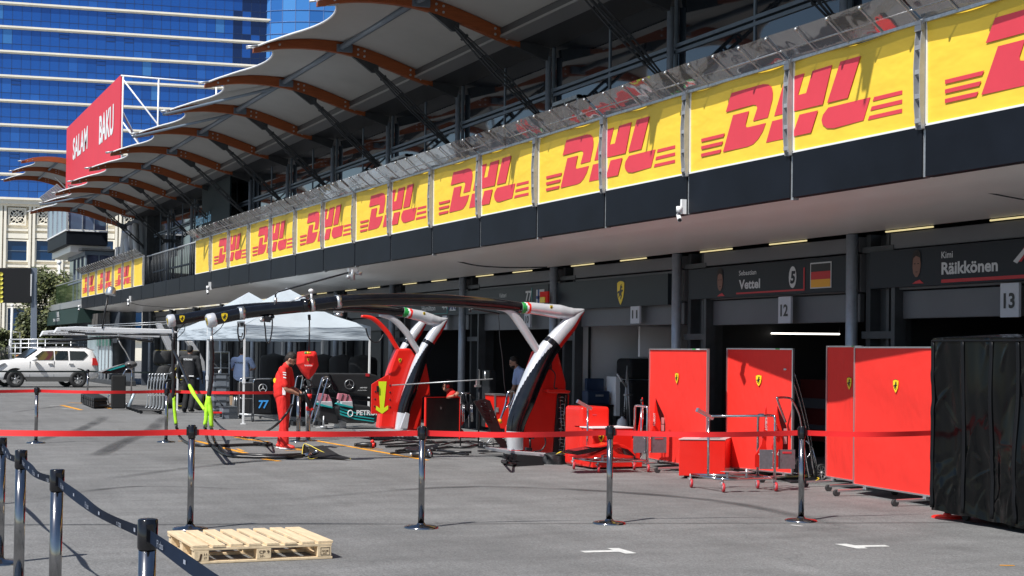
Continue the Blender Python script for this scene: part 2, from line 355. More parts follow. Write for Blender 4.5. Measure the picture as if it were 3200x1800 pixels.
for xp in (28,38):      # glazed doors in the upper wall
    build('balcony_door',MB().box((xp-1.35,-12.82,4.2),(xp-1.28,-12.9,6.75)).box((xp-.15,-12.82,4.2),(xp-.08,-12.9,6.75)).box((xp-1.35,-12.82,6.68),(xp-.08,-12.9,6.75)).box((xp-.75,-12.82,4.2),(xp-.7,-12.9,6.68)),gal,B)
# roof edge behind the membrane
build('roof_edge',MB().prism([(-11.75,7.98),(-12.05,7.95),(-12.98,7.9),(-13.4,7.9),(-13.4,8.45),(-12,8.4),(-11.7,8.15)],(6,0,0),(0,1,0),(0,0,1),(68,0,0)),roofm,B)
build('flashing',MB().prism([(-11.7,8.03),(-12.1,7.97),(-12.1,7.93),(-11.7,7.98)],(6,0,0),(0,1,0),(0,0,1),(68,0,0)),mat('pale_flashing',(.3,.3,.3),.4,.3),B)
build('roof',MB().box((6,-13.4,7.9),(74,-20.2,8.4)),roofm,B)
# rafters: (D,z of centre line,half depth)
RC=[(7.98,8.27,.045),(8.15,8.33,.07),(8.6,8.46,.09),(9.2,8.53,.11),(9.9,8.52,.125),(10.5,8.42,.135),(11.1,8.25,.135),(11.7,8.06,.125),(12.15,7.93,.11)]
def curve(D):
    for (a,za,ha),(b,zb,hb) in zip(RC,RC[1:]):
        if a<=D<=b: t=(D-a)/(b-a); return za+(zb-za)*t,ha+(hb-ha)*t
    return (RC[0][1],RC[0][2]) if D<RC[0][0] else (RC[-1][1],RC[-1][2])
CP=smooth([V3((0,-d,z)) for d,z,h in RC],4)
def rafter(parent,x,dz=0,dD=0,lit=None,strut=True,s=1.):
    top=[];bot=[]
    for p in CP:
        z,h=curve(min(max(-p.y,RC[0][0]),RC[-1][0])); h*=s
        top.append((p.y-dD,p.z+h+dz)); bot.append((p.y-dD,p.z-h+dz))
    r=build('rafter',MB().prism(top+bot[::-1],(x-.07,0,0),(0,1,0),(0,0,1),(.14,0,0)),wood,parent,bevel=.01)
    st=MB().prism([(-8.4-dD,8.3+dz),(-8.02-dD,8.24+dz),(-7.98-dD,8.3+dz),(-8.4-dD,8.45+dz)],(x-.05,0,0),(0,1,0),(0,0,1),(.1,0,0))
    st.tube([(x-.09,-8.15-dD,8.39+dz),(x-.09,-7.8-dD,8.33+dz)],.022,6).tube([(x+.09,-8.15-dD,8.39+dz),(x+.09,-7.85-dD,8.33+dz)],.022,6)
    build('tip_bracket',st,gal,r)
    build('heel_bracket',MB().prism([(-12.05-dD,7.83+dz),(-12.75-dD,7.62+dz),(-12.8-dD,7.86+dz),(-12.05-dD,8.03+dz)],(x-.06,0,0),(0,1,0),(0,0,1),(.12,0,0)),darkgrey,r)
    bo=MB()
    for D in (8.3,8.55,10.35,10.5,11.6,11.85):
        z,h=curve(D)
        for e in ((0,) if D<10 else (-.45,.45)):
            for sx in (-1,1): bo.cyl((x+sx*.065,-D-dD,z+dz+e*h),(x+sx*.085,-D-dD,z+dz+e*h),.026,8)
    build('bolt',bo,gal,r)
    if strut:
        # perforated tapering double strut
        A=V3((x,-10.75-dD,8.12+dz)); Bp=V3((x,-12.62-dD,6.5+dz)); d=(Bp-A); up=V3((0,-d.z,d.y)).normalized(); k=MB()
        k.prism([(-10.2-dD,8.36+dz),(-10.85-dD,8.2+dz),(-10.85-dD,8.03+dz),(-10.7-dD,8.02+dz)],(x-.04,0,0),(0,1,0),(0,0,1),(.08,0,0))
        for sx in (-.07,.07):
            for e in (-1,1):
                pts=[A+V3((sx*.4,0,0))+up*.02*e,A+d*.3+V3((sx,0,0))+up*.05*e,A+d*.5+V3((sx,0,0))+up*.065*e,A+d*.75+V3((sx,0,0))+up*.05*e,Bp+V3((sx*.6,0,0))+up*.02*e]
                k.tube(smooth(pts,3),.019,6)
            for t in (.12,.34,.5,.66,.86): k.bar(A+d*t+V3((sx,0,0))-up*.06,A+d*t+V3((sx,0,0))+up*.06,.03,.05)
        k.box((x-.09,-12.55-dD,6.42+dz),(x+.09,-12.9-dD,6.56+dz))
        build('strut',k,darkgrey,parent)
    return r
can=thing('canopy','row of scalloped white fabric canopy bays on curved orange timber rafters along the pit building','canopy',(40,-13,8))
for xp in pillars+[78]: rafter(can,xp,strut=xp<75)
def membrane(parent,xa,xb,dz=0,dD=0):
    L=xb-xa
    def fn(u,v):
        x=xa+L*u; dip=.95*(4*u*(1-u))**.8
        D0=7.98+dip; D=D0+(11.8-D0)*v; z,h=curve(D)
        sad=-.10*(4*u*(1-u))*(1-abs(2*v-1))
        return V3((x,-D-dD,z+h+.015+sad+dz-.06*(1-v)*(4*u*(1-u))))
    m_=build('membrane',MB().grid(fn,16,14,thick=(0,0,.012)),fabric,parent)
    e=[fn(i/20,0) for i in range(21)]; build('edge_cable',MB().tube([p+V3((0,0,.01)) for p in e],.025,6),white,m_)
xs=pillars+[78]
for a,b in zip(xs,xs[1:]): membrane(can,a,b)
for a,b in zip(xs,xs[1:]):   # purlins
    z,h=curve(9.95); build('purlin',MB().tube([(a+.09,-9.95,z),(b-.09,-9.95,z)],.065,10).box((a+.06,-9.85,z-.1),(a+.14,-10.2,z+.06)).box((b-.14,-9.85,z-.1),(b-.06,-10.2,z+.06)),frame,can)
for xa,xb in ((38,43),(43,48),(68,73)):
    z,_=curve(9.95); build('brace',MB().tube([(xb,-7.9,8.25),(xa,-10.2,z)],.04,8),frame,can)
# end canopy, higher and beyond
can2=thing('canopy','short far canopy with sunlit orange edge rafter beside the red billboard','canopy',(88,-12,11))
x2=[85,90,95]
for i,xp in enumerate(x2): rafter(can2,xp,dz=3.25,dD=.2,strut=False,s=1.15)
for a,b in zip(x2,x2[1:]): membrane(can2,a,b,3.25,.2)
for xp in x2[:2]:
    st=MB(); 
    for sx in (-.1,.1): st.tube([(xp+sx*.3,-10.5,11.4),(xp+sx,-11.5,10.4),(xp+sx*.4,-12.6,9.3)],.03,6)
    build('strut',st,white,can2)
z,_=curve(9.95); build('purlin',MB().tube([(85,-10.15,z+3.25),(95,-10.15,z+3.25)],.06,8),frame,can2)

# ================================================= BANNERS
LOGO=[[(-1.52,.693),(-1.384,.922),(-.64,.922),(-.52,.9),(-.44,.85),(-.415,.78),(-.42,.7),(-.521,.487),(-.86,.487),(-.8,.58),(-.764,.64),(-.79,.68),(-.86,.695)],
[(-1.34,.629),(-.96,.629),(-1.035,.47),(-1.03,.435),(-.98,.425),(-.564,.425),(-.63,.33),(-.73,.25),(-.85,.195),(-.98,.18),(-1.58,.18)],
[(-.376,.484),(-.142,.92),(-.03,.92),(-.03,.484)],[(.03,.484),(.03,.91),(.268,.91),(.136,.667),(.309,.667),(.435,.91),(.829,.915),(.649,.482)],
[(-.42,.428),(-.03,.43),(-.03,.42),(-.17,.178),(-.555,.178)],[(.174,.427),(.552,.425),(.414,.18),(.045,.18),(.03,.2)],
[(.993,.926),(1.377,.926),(1.14,.485),(.74,.485)],
[(.763,.428),(1.563,.43),(1.442,.188),(.878,.172),(.74,.19),(.65,.245),(.63,.3),(.66,.36)]]
for zz in (.40,.30,.20):
    k=(.43-zz)*.42; LOGO.append([(-2.14,zz-.022),(-2.14,zz+.022),(-1.53-k,zz+.022),(-1.56-k,zz-.022)]); LOGO.append([(1.62-k,zz-.022),(1.65-k,zz+.022),(2.13,zz+.022),(2.13,zz-.022)])
postm=mat('banner_post',(.36,.37,.39),.5,.3,noise=(6,.15))
visor=bpy.data.materials.new('smoky_visor'); visor.use_nodes=True; n=visor.node_tree; n.nodes.remove(n.nodes['Principled BSDF']); out=n.nodes['Material Output']
t1=n.nodes.new('ShaderNodeBsdfTransparent'); t1.inputs[0].default_value=(.42,.42,.44,1); g1=n.nodes.new('ShaderNodeBsdfGlossy'); g1.inputs['Roughness'].default_value=.04; mx=n.nodes.new('ShaderNodeMixShader')
d1=n.nodes.new('ShaderNodeBsdfDiffuse'); d1.inputs[0].default_value=(.5,.5,.5,1); mx2=n.nodes.new('ShaderNodeMixShader'); mx2.inputs[0].default_value=.2
fr=n.nodes.new('ShaderNodeLayerWeight'); fr.inputs[0].default_value=.2; bp=n.nodes.new('ShaderNodeBump'); bp.inputs['Strength'].default_value=.22; bp.inputs['Distance'].default_value=.06; nz=n.nodes.new('ShaderNodeTexNoise'); nz.inputs['Scale'].default_value=1.6; tcc=n.nodes.new('ShaderNodeTexCoord'); n.links.new(tcc.outputs['Object'],nz.inputs['Vector'])
n.links.new(nz.outputs[0],bp.inputs['Height']); n.links.new(bp.outputs[0],g1.inputs['Normal']); n.links.new(bp.outputs[0],fr.inputs['Normal'])
sc_=n.nodes.new('ShaderNodeMath'); sc_.operation='MULTIPLY'; sc_.inputs[1].default_value=.45; n.links.new(fr.outputs['Fresnel'],sc_.inputs[0]); n.links.new(sc_.outputs[0],mx.inputs[0]); n.links.new(t1.outputs[0],mx.inputs[1]); n.links.new(g1.outputs[0],mx.inputs[2]); n.links.new(mx.outputs[0],mx2.inputs[1]); n.links.new(d1.outputs[0],mx2.inputs[2]); n.links.new(mx2.outputs[0],out.inputs[0])
def banner_panel(parent,xa,xb):
    def fn(u,v):
        # tensioned cloth: a roll and small folds along the top edge
        f=(max(0,v-.78)/.22); return V3((xa+(xb-xa)*u,-10.42+.02*f*f*sn(u*9+xa)+.004*sn(u*5+v*3),4.215+1.08*v+.004*f*sn(u*7+2*xa)))
    p=build('panel',MB().grid(fn,24,16,thick=(0,-.01,0)),yellow,parent)
    build('panel_frame',MB().box((xa,-10.4,4.19),(xb,-10.44,4.212)).box((xa-.01,-10.4,4.2),(xa+.012,-10.44,5.3)).box((xb-.012,-10.4,4.2),(xb+.01,-10.44,5.3)),white,p)
def logo(parent,xc):
    mb=MB()
    for poly in LOGO: mb.prism([(-x,z) for x,z in poly],(xc,-10.414,4.21),(1,0,0),(0,0,1),(0,.004,0))
    build('logo',mb,logored,parent)
def post(parent,x):
    p=[(-10.35,4.16),(-10.325,4.4),(-10.315,4.8),(-10.33,5.1),(-10.36,5.34),(-10.40,5.34),(-10.40,4.16)]
    mb=MB()
    for sx in (-.05,.045): mb.prism(p,(x+sx,0,0),(0,1,0),(0,0,1),(.008,0,0))
    for k in range(5):
        z=4.22+k*.26; mb.box((x-.045,-10.33,z),(x+.045,-10.35,z+.05))
    mb.box((x-.05,-10.39,4.16),(x+.05,-10.40,5.34)).box((x-.055,-10.33,5.2),(x+.055,-10.37,5.27))
    return build('banner_post',mb,postm,parent,bevel=.003)
def visor_piece(parent,xa,xb):
    build('visor_rail',MB().box((xa,-10.375,5.29),(xb,-10.41,5.325)),gal,parent)
    v=build('visor',MB().grid(lambda u,v:V3((xa+(xb-xa)*u,-10.39+.33*v+.012*sn(6.3*u+xa),5.32+.24*v+.02*v*v)),8,3),visor,parent)
    k=MB()
    for i in range(4):
        x=xa+(xb-xa)*(i+.0)/4+.04; k.bar((x,-10.38,5.31),(x,-10.08,5.54),.018,.012); k.ball((x,-10.07,5.555),.022,6)
    k.tube([(xa,-10.27,5.42),(xb,-10.27,5.42)],.012,6)
    build('visor_stay',k,gal,v)
PX0=13.2; GB='yellow banners along the balcony edge'
nm=['nearest','second','third','fourth','fifth','sixth','seventh','eighth']
def banner(k,lab,double=True,lg=True,x=None):
    xa=PX0+2.49*k if x is None else x; n_=2 if double else 1; wd=2.49
    t=thing('advertising_banner',lab,'banner',(xa,-10.4,4.2),GB)
    for q in range(n_):
        banner_panel(t,xa+wd*q+.07,xa+wd*(q+1)-.05); visor_piece(t,xa+wd*q+.01,xa+wd*(q+1)-.01); post(t,xa+wd*q)
    if lg: logo(t,xa+wd)
    return t
banner(-2,'yellow banner with red lettering cut off by the right edge of the photo')
for q,k in enumerate(range(0,14,2)):
    banner(k,'yellow balcony banner with red lettering, %s whole one from the right of the long run'%(['first','second','third','fourth','fifth','sixth','seventh'][q]))
banner(14,'plain yellow banner without lettering at the far left end of the long run',double=False,lg=False)
for q in range(3):
    banner(0,'yellow banner with red lettering, %s of the three far ones left of the balcony gap'%(['right-hand','middle','left-hand'][q]),x=PX0+2.49*(19.8+2*q))
banner(0,'plain yellow banner beside the open balcony gap, right of the three far lettered ones',double=False,lg=False,x=PX0+2.49*18.8)
# balcony railing in the gap
rl=thing('balcony_railing','thin dark railing in the gap between the two runs of yellow banners','railing',(55,-10.5,4.2))
rb=MB(); xa,xb=PX0+2.49*15+.1,PX0+2.49*18.8-.15
for k in range(32):
    x=xa+(xb-xa)*k/31; rb.tube([(x,-10.48,4.16),(x,-10.48,5.25)],.014,5)
build('bars',rb,darkgrey,rl); build('handrail',MB().tube([(xa,-10.48,5.28),(xb,-10.48,5.28)],.03,8),gal,rl)
# hanging dark information panel
hp=thing('information_panel','tall dark slate panel with pale blue words hanging under the canopy','sign',(56,-12.3,5))
build('board',MB().box((54.2,-12.35,5.0),(58.9,-12.42,8.35)),mat('slate_board',(.012,.022,.027),.6,spec=.2),hp,bevel=.01)
a=onD(612,706,12.34); b=onD(659,690,12.34); build('lettering',text(MB(),'Biletinizi indi alın',a,(-1,0,0),(0,0,1),.38,a.x-b.x,.02),mat('pale_blue_letter',(.35,.7,.95),.5),hp)

# ================================================= END BLOCK (far left of the building)
E=thing('viewing_pavilion','grey cantilevered glass viewing box with dark skirt at the far end of the pit building','building',(84,-11,0))
gp=mat('clear_glass_pane',(.16,.22,.34),.05,.35,spec=1.,coat=1)
build('skirt',MB().box((80,-9.95,6.95),(88,-12.0,7.62)),navy,E,bevel=.02)
build('floor_soffit',MB().prism([(80.3,-10.2),(88,-10.2),(88,-12.2),(80.3,-12.2)],(0,0,6.6),(1,0,0),(0,1,0),(0,0,.34)),soffm,E)
build('sill',MB().box((79.95,-9.9,7.63),(88.05,-12.0,7.7)),white,E)
for k in range(4): build('glass_panel',MB().box((80.05+2*k,-9.98,7.72),(81.95+2*k,-10.02,9.55)),mat('pale_glass',(.3,.38,.48),.1,.2,spec=.8),E)
build('glass_panel',MB().box((79.97,-10.05,7.72),(80.02,-10.7,9.9)).box((79.97,-10.75,7.72),(80.02,-11.9,9.9)),gp,E)
fr_=MB()
for y in (-10.0,-10.72,-11.3,-11.95): fr_.box((79.9,y-.02,7.7),(79.97,y+.02,9.95))
for k in range(5): fr_.box((80+2*k-.03,-9.93,7.7),(80+2*k+.03,-9.99,9.6))
fr_.box((79.9,-9.96,9.9),(79.98,-12,9.96)); build('frame',fr_,gal,E)
vf=MB(); 
for k in range(10): vf.prism([(-9.95,9.5),(-9.45,9.95),(-9.45,9.98),(-9.95,9.54)],(80.0+.8*k,0,0),(0,1,0),(0,0,1),(.6,0,0))
build('visor_fins',vf,gal,E)
build('lower_room',MB().box((79.5,-10.9,4.3),(86,-12.9,6.6)),mat('violet_glass',(.06,.07,.14),.08,.3,spec=1.,coat=.6),E)
lf=MB()
for y in (-10.88,-11.5,-12.4): lf.box((79.42,y-.03,4.2),(79.5,y+.03,6.6))
for x in (79.5,81,82.5,84): lf.box((x-.04,-10.84,4.2),(x+.04,-10.9,6.6))
lf.box((79.4,-10.8,6.4),(86,-10.92,6.62)).box((79.38,-10.8,6.42),(79.48,-12.9,6.62)).box((79.4,-10.82,5.1),(86,-10.9,5.18)).box((79.4,-10.85,5.1),(79.48,-12.9,5.18))
build('window_frames',lf,frame,E); build('eave',MB().box((79.2,-10.6,6.64),(86,-13,6.74)),darkgrey,E)
build('core_wall',MB().box((72.2,-12.6,4.2),(79.4,-13.4,8.0)),darkgrey,E)
wp=MB()
for a,b in (((74,-12.3,4.3),(76.2,-12.3,7.2)),((77.4,-12.2,4.3),(76.0,-12.2,7.4)),((72.6,-12.3,4.3),(73.6,-12.3,7.6))): wp.tube([a,b],.16,10)
wp.box((78.0,-12.2,4.3),(78.9,-12.5,6.8)).box((75.6,-12.35,4.9),(76.3,-12.5,7.7)); build('white_brace',wp,white,E)
# glass balcony + green awning with shop front
A_=thing('lounge_front','glass balcony above a dark green awning and a pale glazed shop front','building',(85,-11,0))
gb=mat('green_glass',(.05,.085,.04),.08,.2,spec=1.,noise=(1.5,.6),stretch=(1,1,.25))
build('glass_balustrade',MB().box((79.2,-10.86,4.25),(91.5,-10.9,5.24)),gb,A_); build('balustrade_rail',MB().box((79.2,-10.84,5.25),(91.5,-10.92,5.29)),gal,A_)
build('side_wall',MB().box((72.9,-13.2,0),(76,-13.6,4.1)).box((73.4,-12.7,0),(73.55,-13.1,4.1)).box((74.6,-12.9,0),(74.75,-13.1,4.1)),bl,A_)
build('balcony_slab',MB().box((79.2,-10.8,3.85),(94,-12.5,4.2)),gal,A_,bevel=.02)
aw=build('awning',MB().prism([(-10.7,3.8),(-10.6,3.0),(-10.65,2.98),(-11.9,3.1),(-11.9,3.84)],(80.4,0,0),(0,1,0),(0,0,1),(13.6,0,0)),mat('green_awning',(.012,.035,.03),.6),A_)
build('emblem',text(text(MB(),'BAKUCITY',(90.2,-10.6,3.2),(-1,0,0),(0,.12,.99),.16,2.9,.02),'lll',(88.9,-10.61,3.42),(-1,0,0),(0,.12,.99),.3,1.2,.01),white,aw)
build('shop_glass',MB().box((75.6,-11.6,.5),(79.4,-11.66,2.9)).box((79.3,-11.0,0.4),(79.36,-11.6,2.9)),mat('curtain_glass',(.5,.58,.62),.2,spec=.8,noise=(6,.25),stretch=(6,1,.1)),A_)
build('shop_wall',MB().box((74.2,-12.3,0),(94,-12.5,3.8)).box((80,-11.9,0),(94,-12.3,3.1)),bl,A_)
build('green_band',MB().box((75.2,-11.45,1.85),(80.8,-11.5,2.75)),mat('teal_board',(.03,.13,.1),.4),A_)
build('plinth',MB().box((72,-11.4,0),(82,-12.2,.22)),darkgrey,A_,bevel=.02)
pk=MB()
for k in range(5):
    x=79.8-k*1.15; pk.pprism([(x,-11.3,3.45),(x-1.05,-11.3,3.45),(x-1.0,-11.25,2.75),(x-.5,-11.3,2.55),(x-.1,-11.2,2.8)],(0,.03,0))
build('folded_parasols',pk,mat('taupe_cloth',(.07,.065,.06),.9),A_)
fm=MB()
for x in (75.3,76.4,77.5,78.6,79.7): fm.box((x-.03,-11.4,.2),(x+.03,-11.46,3.4))
build('glazing_bars',fm,gal,A_)
# ================================================= HOTEL (far background)
HA=math.radians(14.3); VH=V3((cs(YAW),-sn(YAW),0))
HE=(R0*cs(HA)+VH*sn(HA)).normalized(); HN=V3((HE.y,-HE.x,0)); HN=HN if HN.dot(VH)<0 else -HN
HO=at(0,1088,219)
def hp_(x,y,off=0): return onP(x,y,HO+HN*off,HN)
def hl(x,y,off=0):
    p=hp_(x,y,off)-HO; return p.dot(HE),p.z+HO.z
UZ=V3((0,0,1))
def hbox(mb,a0,a1,z0,z1,d0,d1):   # along, height, depth off the facade (positive = towards camera)
    c=HO+HE*(a0+a1)/2+HN*(d0+d1)/2; c.z=(z0+z1)/2
    return mb.obox(c,HE*(a1-a0),HN*(d1-d0),UZ*(z1-z0))
HT=thing('glass_hotel','tall hotel tower of deep blue glass with cream floor bands on a cream podium','building',tuple(hp_(200,1088)-V3((0,0,0))))
cream=mat('cream_cladding',(.93,.87,.74),.7,noise=(.4,.05)); creamd=mat('cream_stone',(.55,.47,.34),.75,noise=(.3,.08))
blues=[mat('blue_glass_%s'%n_,c,.07,.55,spec=.8,coat=.5) for n_,c in (('plain',(.018,.125,.47)),('deep',(.014,.105,.41)),('bright',(.03,.16,.54)),('curtained',(.07,.26,.6)),('dark',(.005,.025,.11)))]
# floor heights from photo rows at the left edge
zs=[hl(0,y)[1] for y in (617,541,464,387,311.5,234.5,158,81,6.4,-70,-146)]
a_l,_=hl(-120,500); a_r,_=hl(849,60); a_d,_=hl(716,60)
rh=random.Random(3)
for k in range(len(zs)-1):
    z0,z1=zs[k],zs[k+1]; aa=a_l; i=0; mb=MB(); mu=MB()
    while aa<a_r-.2:
        wdt=min(1.3,a_r-aa); dark=aa>a_d  # right-hand strip takes darker panes, its shade put into the glass colour
        for (u,v) in ((z0,z0+(z1-z0)*.3),(z0+(z1-z0)*.3,z1)):
            r=rh.random(); hi=u>z0
            mb.cur=(4 if r<.75 else 1) if dark else (0 if r<.88 else 1 if r<.95 else 2 if r<.98 or not hi else 3)
            hbox(mb,aa+.02,aa+wdt-.02,u+.02,v-.02,-.3,rh.uniform(-.005,.005))
        if rh.random()<.1 and not dark: hbox(mu,aa,aa+wdt,z1-1.3,z1-1.22,0,.05); hbox(mu,aa,aa+wdt,z1-.75,z1-.68,0,.05)
        hbox(mu,aa-.025,aa+.025,z0,z1,-.1,.02); aa+=1.3; i+=1
    hbox(mu,a_l,a_r,z0+(z1-z0)*.3-.03,z0+(z1-z0)*.3+.03,-.1,.02)
    wbn=build('window_band',mb,blues,HT); build('window_bars',mu,mat('blue_bar',(.012,.03,.08),.5),wbn)
    fb=MB(); hbox(fb,a_l,a_r+.1,z0-.2,z0+.06,0,.45); hbox(fb,a_l,a_r+.1,z0-.38,z0-.205,0,.25)
    if k: build('floor_band',fb,cream,HT)
mb=MB(); hbox(mb,a_l,a_r,zs[0]-3,zs[-1],-12,-.35); build('core',mb,mat('core_blue',(.01,.03,.09),.6),HT)
# rounded wing to the right
mb=MB(); mu=MB(); C0=HO+HE*(a_r+9)+HN*(-7); 
for k in range(16):
    for i in range(15):
        t0=math.radians(205-i*9+0); t1=math.radians(205-(i+1)*9)
        def cp(t,r=13.5): return C0+HE*cs(t)*r+HN*sn(t)*r*.75
        z0=zs[-1]-1.75*(k+1)-.5; p,q=cp(t0),cp(t1); mb.cur=rh.choice((0,2,2,2,2,3))
        mb.add([V3((p.x,p.y,z0+.05)),V3((q.x,q.y,z0+.05)),V3((q.x,q.y,z0+1.7)),V3((p.x,p.y,z0+1.7))],[(0,1,2,3)])
        if k==0: mu.tube([V3((p.x,p.y,zs[-1]-30))+HN*.02,V3((p.x,p.y,zs[-1]))+HN*.02],.06,4)
    pts=[cp(math.radians(205-i*9),13.55) for i in range(16)]; mu.tube([V3((p.x,p.y,z0)) for p in pts],.07,4)
wg=build('rounded_wing',mb,[mat('wing_glass_%s'%n_,c,.06,.6,spec=.8,coat=.5) for n_,c in (('mid',(.04,.2,.55)),('a',(.03,.15,.5)),('light',(.09,.33,.75)),('pale',(.13,.4,.8)))],HT); build('wing_bars',mu,mat('wing_bar',(.05,.12,.3),.5),wg)
# podium
zp=zs[0]; mb=MB()
hbox(mb,a_l,a_r+6,-.5,zp-.3,-10,-.35); build('podium_wall',mb,cream,HT)
mb=MB(); hbox(mb,a_l,a_r+6,zp-.9,zp-.3,-.3,.8); hbox(mb,a_l,a_r+6,zp-.3,zp,-.3,1.1); hbox(mb,a_l,a_r+6,zp-1.2,zp-.9,-.3,.4); build('cornice',mb,cream,HT)
rows=[('g',654,700),('w',753,814),('w',862,921),('w',963,1061)]
for bi in range(6):
    xc=54+bi*90-90
    if xc>430: break
    b=build('pilaster',hbox(hbox(MB(),hl(xc-46,800)[0]-.45,hl(xc-46,800)[0]-.1,0,zp-1.2,-.4,.35),hl(xc-46,800)[0]+.1,hl(xc-46,800)[0]+.45,0,zp-1.2,-.4,.35),cream,HT)
    for kd,y0,y1 in rows:
        w_=24 if kd=='g' else 30; a0,z1=hl(xc-w_,y0+ (0)),0; a0,zt=hl(xc-w_,y0); a1,_=hl(xc+w_,y0); zb=hl(xc,y1)[1]; zt=hl(xc,y0)[1]
        mb=MB(); f_=.2
        for q in ((a0-f_,a0,zb-f_,zt+f_),(a1,a1+f_,zb-f_,zt+f_),(a0,a1,zt,zt+f_),(a0,a1,zb-f_,zb)): hbox(mb,*q,-.35,.12)
        wdw=build('window',mb,cream,HT)
        pn_=MB(); hbox(pn_,a0,a1,zb,zt,-.33,-.2); build('pane',pn_,darkin if kd=='g' else mat('podium_glass',(.003,.04,.13),.08,.3,spec=.8),wdw)
        if kd=='w': m2=MB(); hbox(m2,a0,a1,zb+(zt-zb)*.5-.04,zb+(zt-zb)*.5+.04,-.2,-.1); build('glazing_bar',m2,frame,wdw)
        else:
            m2=MB(); cx=(a0+a1)/2; cz=(zb+zt)/2; R=(a1-a0)/2
            def hpt(a,z): p=HO+HE*a-HN*.05; p.z=z; return p
            for sx in (-1,1):
                for sz in (-1,1):
                    m2.tube([hpt(cx+sx*R*.5+R*.42*cs(t*.5236),cz+sz*R*.5+R*.42*sn(t*.5236)) for t in range(12)],.08,5,closed=True)
            for s_ in (-1,1): m2.tube([hpt(cx-R,cz-s_*R),hpt(cx+R,cz+s_*R)],.07,5); m2.tube([hpt(cx+s_*R*.98,cz-R),hpt(cx+s_*R*.98,cz+R)],.07,5); m2.tube([hpt(cx-R,cz+s_*R*.98),hpt(cx+R,cz+s_*R*.98)],.07,5)
            m2.tube([hpt(cx+R*.62*cs(t*.7854),cz+R*.62*sn(t*.7854)) for t in range(8)],.08,5,closed=True); build('lattice',m2,cream,wdw)
    for ya,yb in ((715,722),(730,745),(828,835),(842,856),(935,942),(948,956)):
        m2=MB(); a0,_=hl(xc-34,ya); a1,_=hl(xc+34,ya); hbox(m2,a0,a1,hl(xc,yb)[1],hl(xc,ya)[1],-.3,.15); build('string_course',m2,cream,HT)

# ================================================= BILLBOARD on the roof
sb=thing('billboard','big red roof billboard with white lettering on a white steel frame above the canopy','billboard',(75,-10.4,9))
rb_=mat('billboard_red',(.66,.035,.06),.55,noise=(.5,.05))
build('face',MB().box((66.6,-10.4,9.3),(84.3,-10.46,13.4)),rb_,sb)
lt=MB(); a=onD(309,449,10.385); b=onD(354,417,10.385); text(lt,'BAKU',a,(-1,0,0),(0,0,1),1.22,a.x-b.x,.035); build('lettering',lt,white,sb); lt=MB(); a=onD(227,499,10.385); b=onD(272.6,474,10.385); text(lt,'SALAM',a,(-1,0,0),(0,0,1),1.05,a.x-b.x,.03)
build('lettering',lt,white,sb)
fm=MB(); 
for z in (13.36,10.2): build('steel_rail',MB().tube([(66.6,-10.4,z),(66.6,-15.5,z)],.04,6),white,sb)
for y in (-10.5,-12,-14.5): build('steel_post',MB().tube([(66.6,y,8.6),(66.6,y,13.36)],.04,6),white,sb)
fm.tube([(66.6,-10.5,13.2),(66.6,-14.3,8.6)],.035,6); fm.tube([(66.6,-10.5,11.4),(66.6,-12.5,8.8)],.035,6)
for x in (70,76,82): build('rear_support',MB().tube([(x,-10.5,9.3),(x,-10.5,13.4)],.05,6).tube([(x,-10.5,13.3),(x,-13,8.7)],.05,6),white,sb)
build('steel_brace',fm,white,sb)
build('roof_pod',MB().ball((70,-11.9,8.9),1.5,16,(1.4,.7,.5)),white,can)

# ================================================= LED BOARD, mast, flag, tree, fence
X_=88
lb=thing('display_board','black electronic board with a column of yellow dots on its left edge','display board',tuple(onX(40,1190,X_)))
p=[onX(-160,837,X_),onX(98,837,X_),onX(98,946,X_),onX(-160,946,X_)]
build('screen',MB().pprism(p,(.4,0,0)),mat('led_black',(.012,.013,.015),.6),lb,bevel=.02)
dm=MB(); 
for y in (856,870,884,898,912,926,940): c=onX(3,y,X_-.02); dm.lathe([(0,0),(.11,0),(.11,.02)],c,(-1,0,0),12)
build('dots',dm,mat('led_yellow',(.5,.45,.05),.5,emit=((.6,.55,.1),.1)),lb)
p=[onX(98,836,X_+.1),onX(116,837,X_+.1),onX(114,1190,X_+.1),onX(97,1190,X_+.1)]
build('post',MB().pprism(p,(.3,0,0)),mat('post_blue_grey',(.22,.26,.33),.5,.2),lb)
build('bracket',MB().pprism([onX(96,856,X_-.1),onX(100,856,X_-.1),onX(98,925,X_-.1),onX(95,925,X_-.1)],(.05,0,0)),white,lb)
p=onX(182,1180,96); q=onX(185,823,96)
fl=thing('flagpole','white flagpole with a hanging white, blue and red flag in front of the hotel','flag',tuple(V3((p.x,p.y,0))))
build('pole',MB().tube([V3((p.x,p.y,0)),q],.07,8),white,fl); build('finial',MB().ball(q+V3((0,0,.05)),.14,10),white,fl)
def fg(u,v,a,b,c_): 
    x=a+(b-a)*u+(4*v*u); return onX(x,c_+ (888-c_)*v,95.8+.1*sn(u*7+v*5))
for i,(a,b,m_) in enumerate(((183,186,white),(185,189,mat('flag_blue',(.02,.12,.5),.8)),(187,192,mat('flag_red',(.6,.02,.02),.8)))):
    build('flag_cloth',MB().grid(lambda u,v:onX(a+(b-a)*u+ (i*2.5-1)*v+ (u*2)*v*i,853+i*2+(887-853-i)*v,95.8+.12*sn(u*5+v*4+i)),6,8,thick=(.02,0,0)),m_,fl)
wall=thing('street_lamp_post','thin white post standing among the trees near the railing','post',tuple(onX(36,1180,90)))
build('pole',MB().tube([onX(33,1180,90),onX(38,955,90)],.07,8),white,wall); build('cap',MB().ball(onX(38,955,90),.1,8),white,wall)
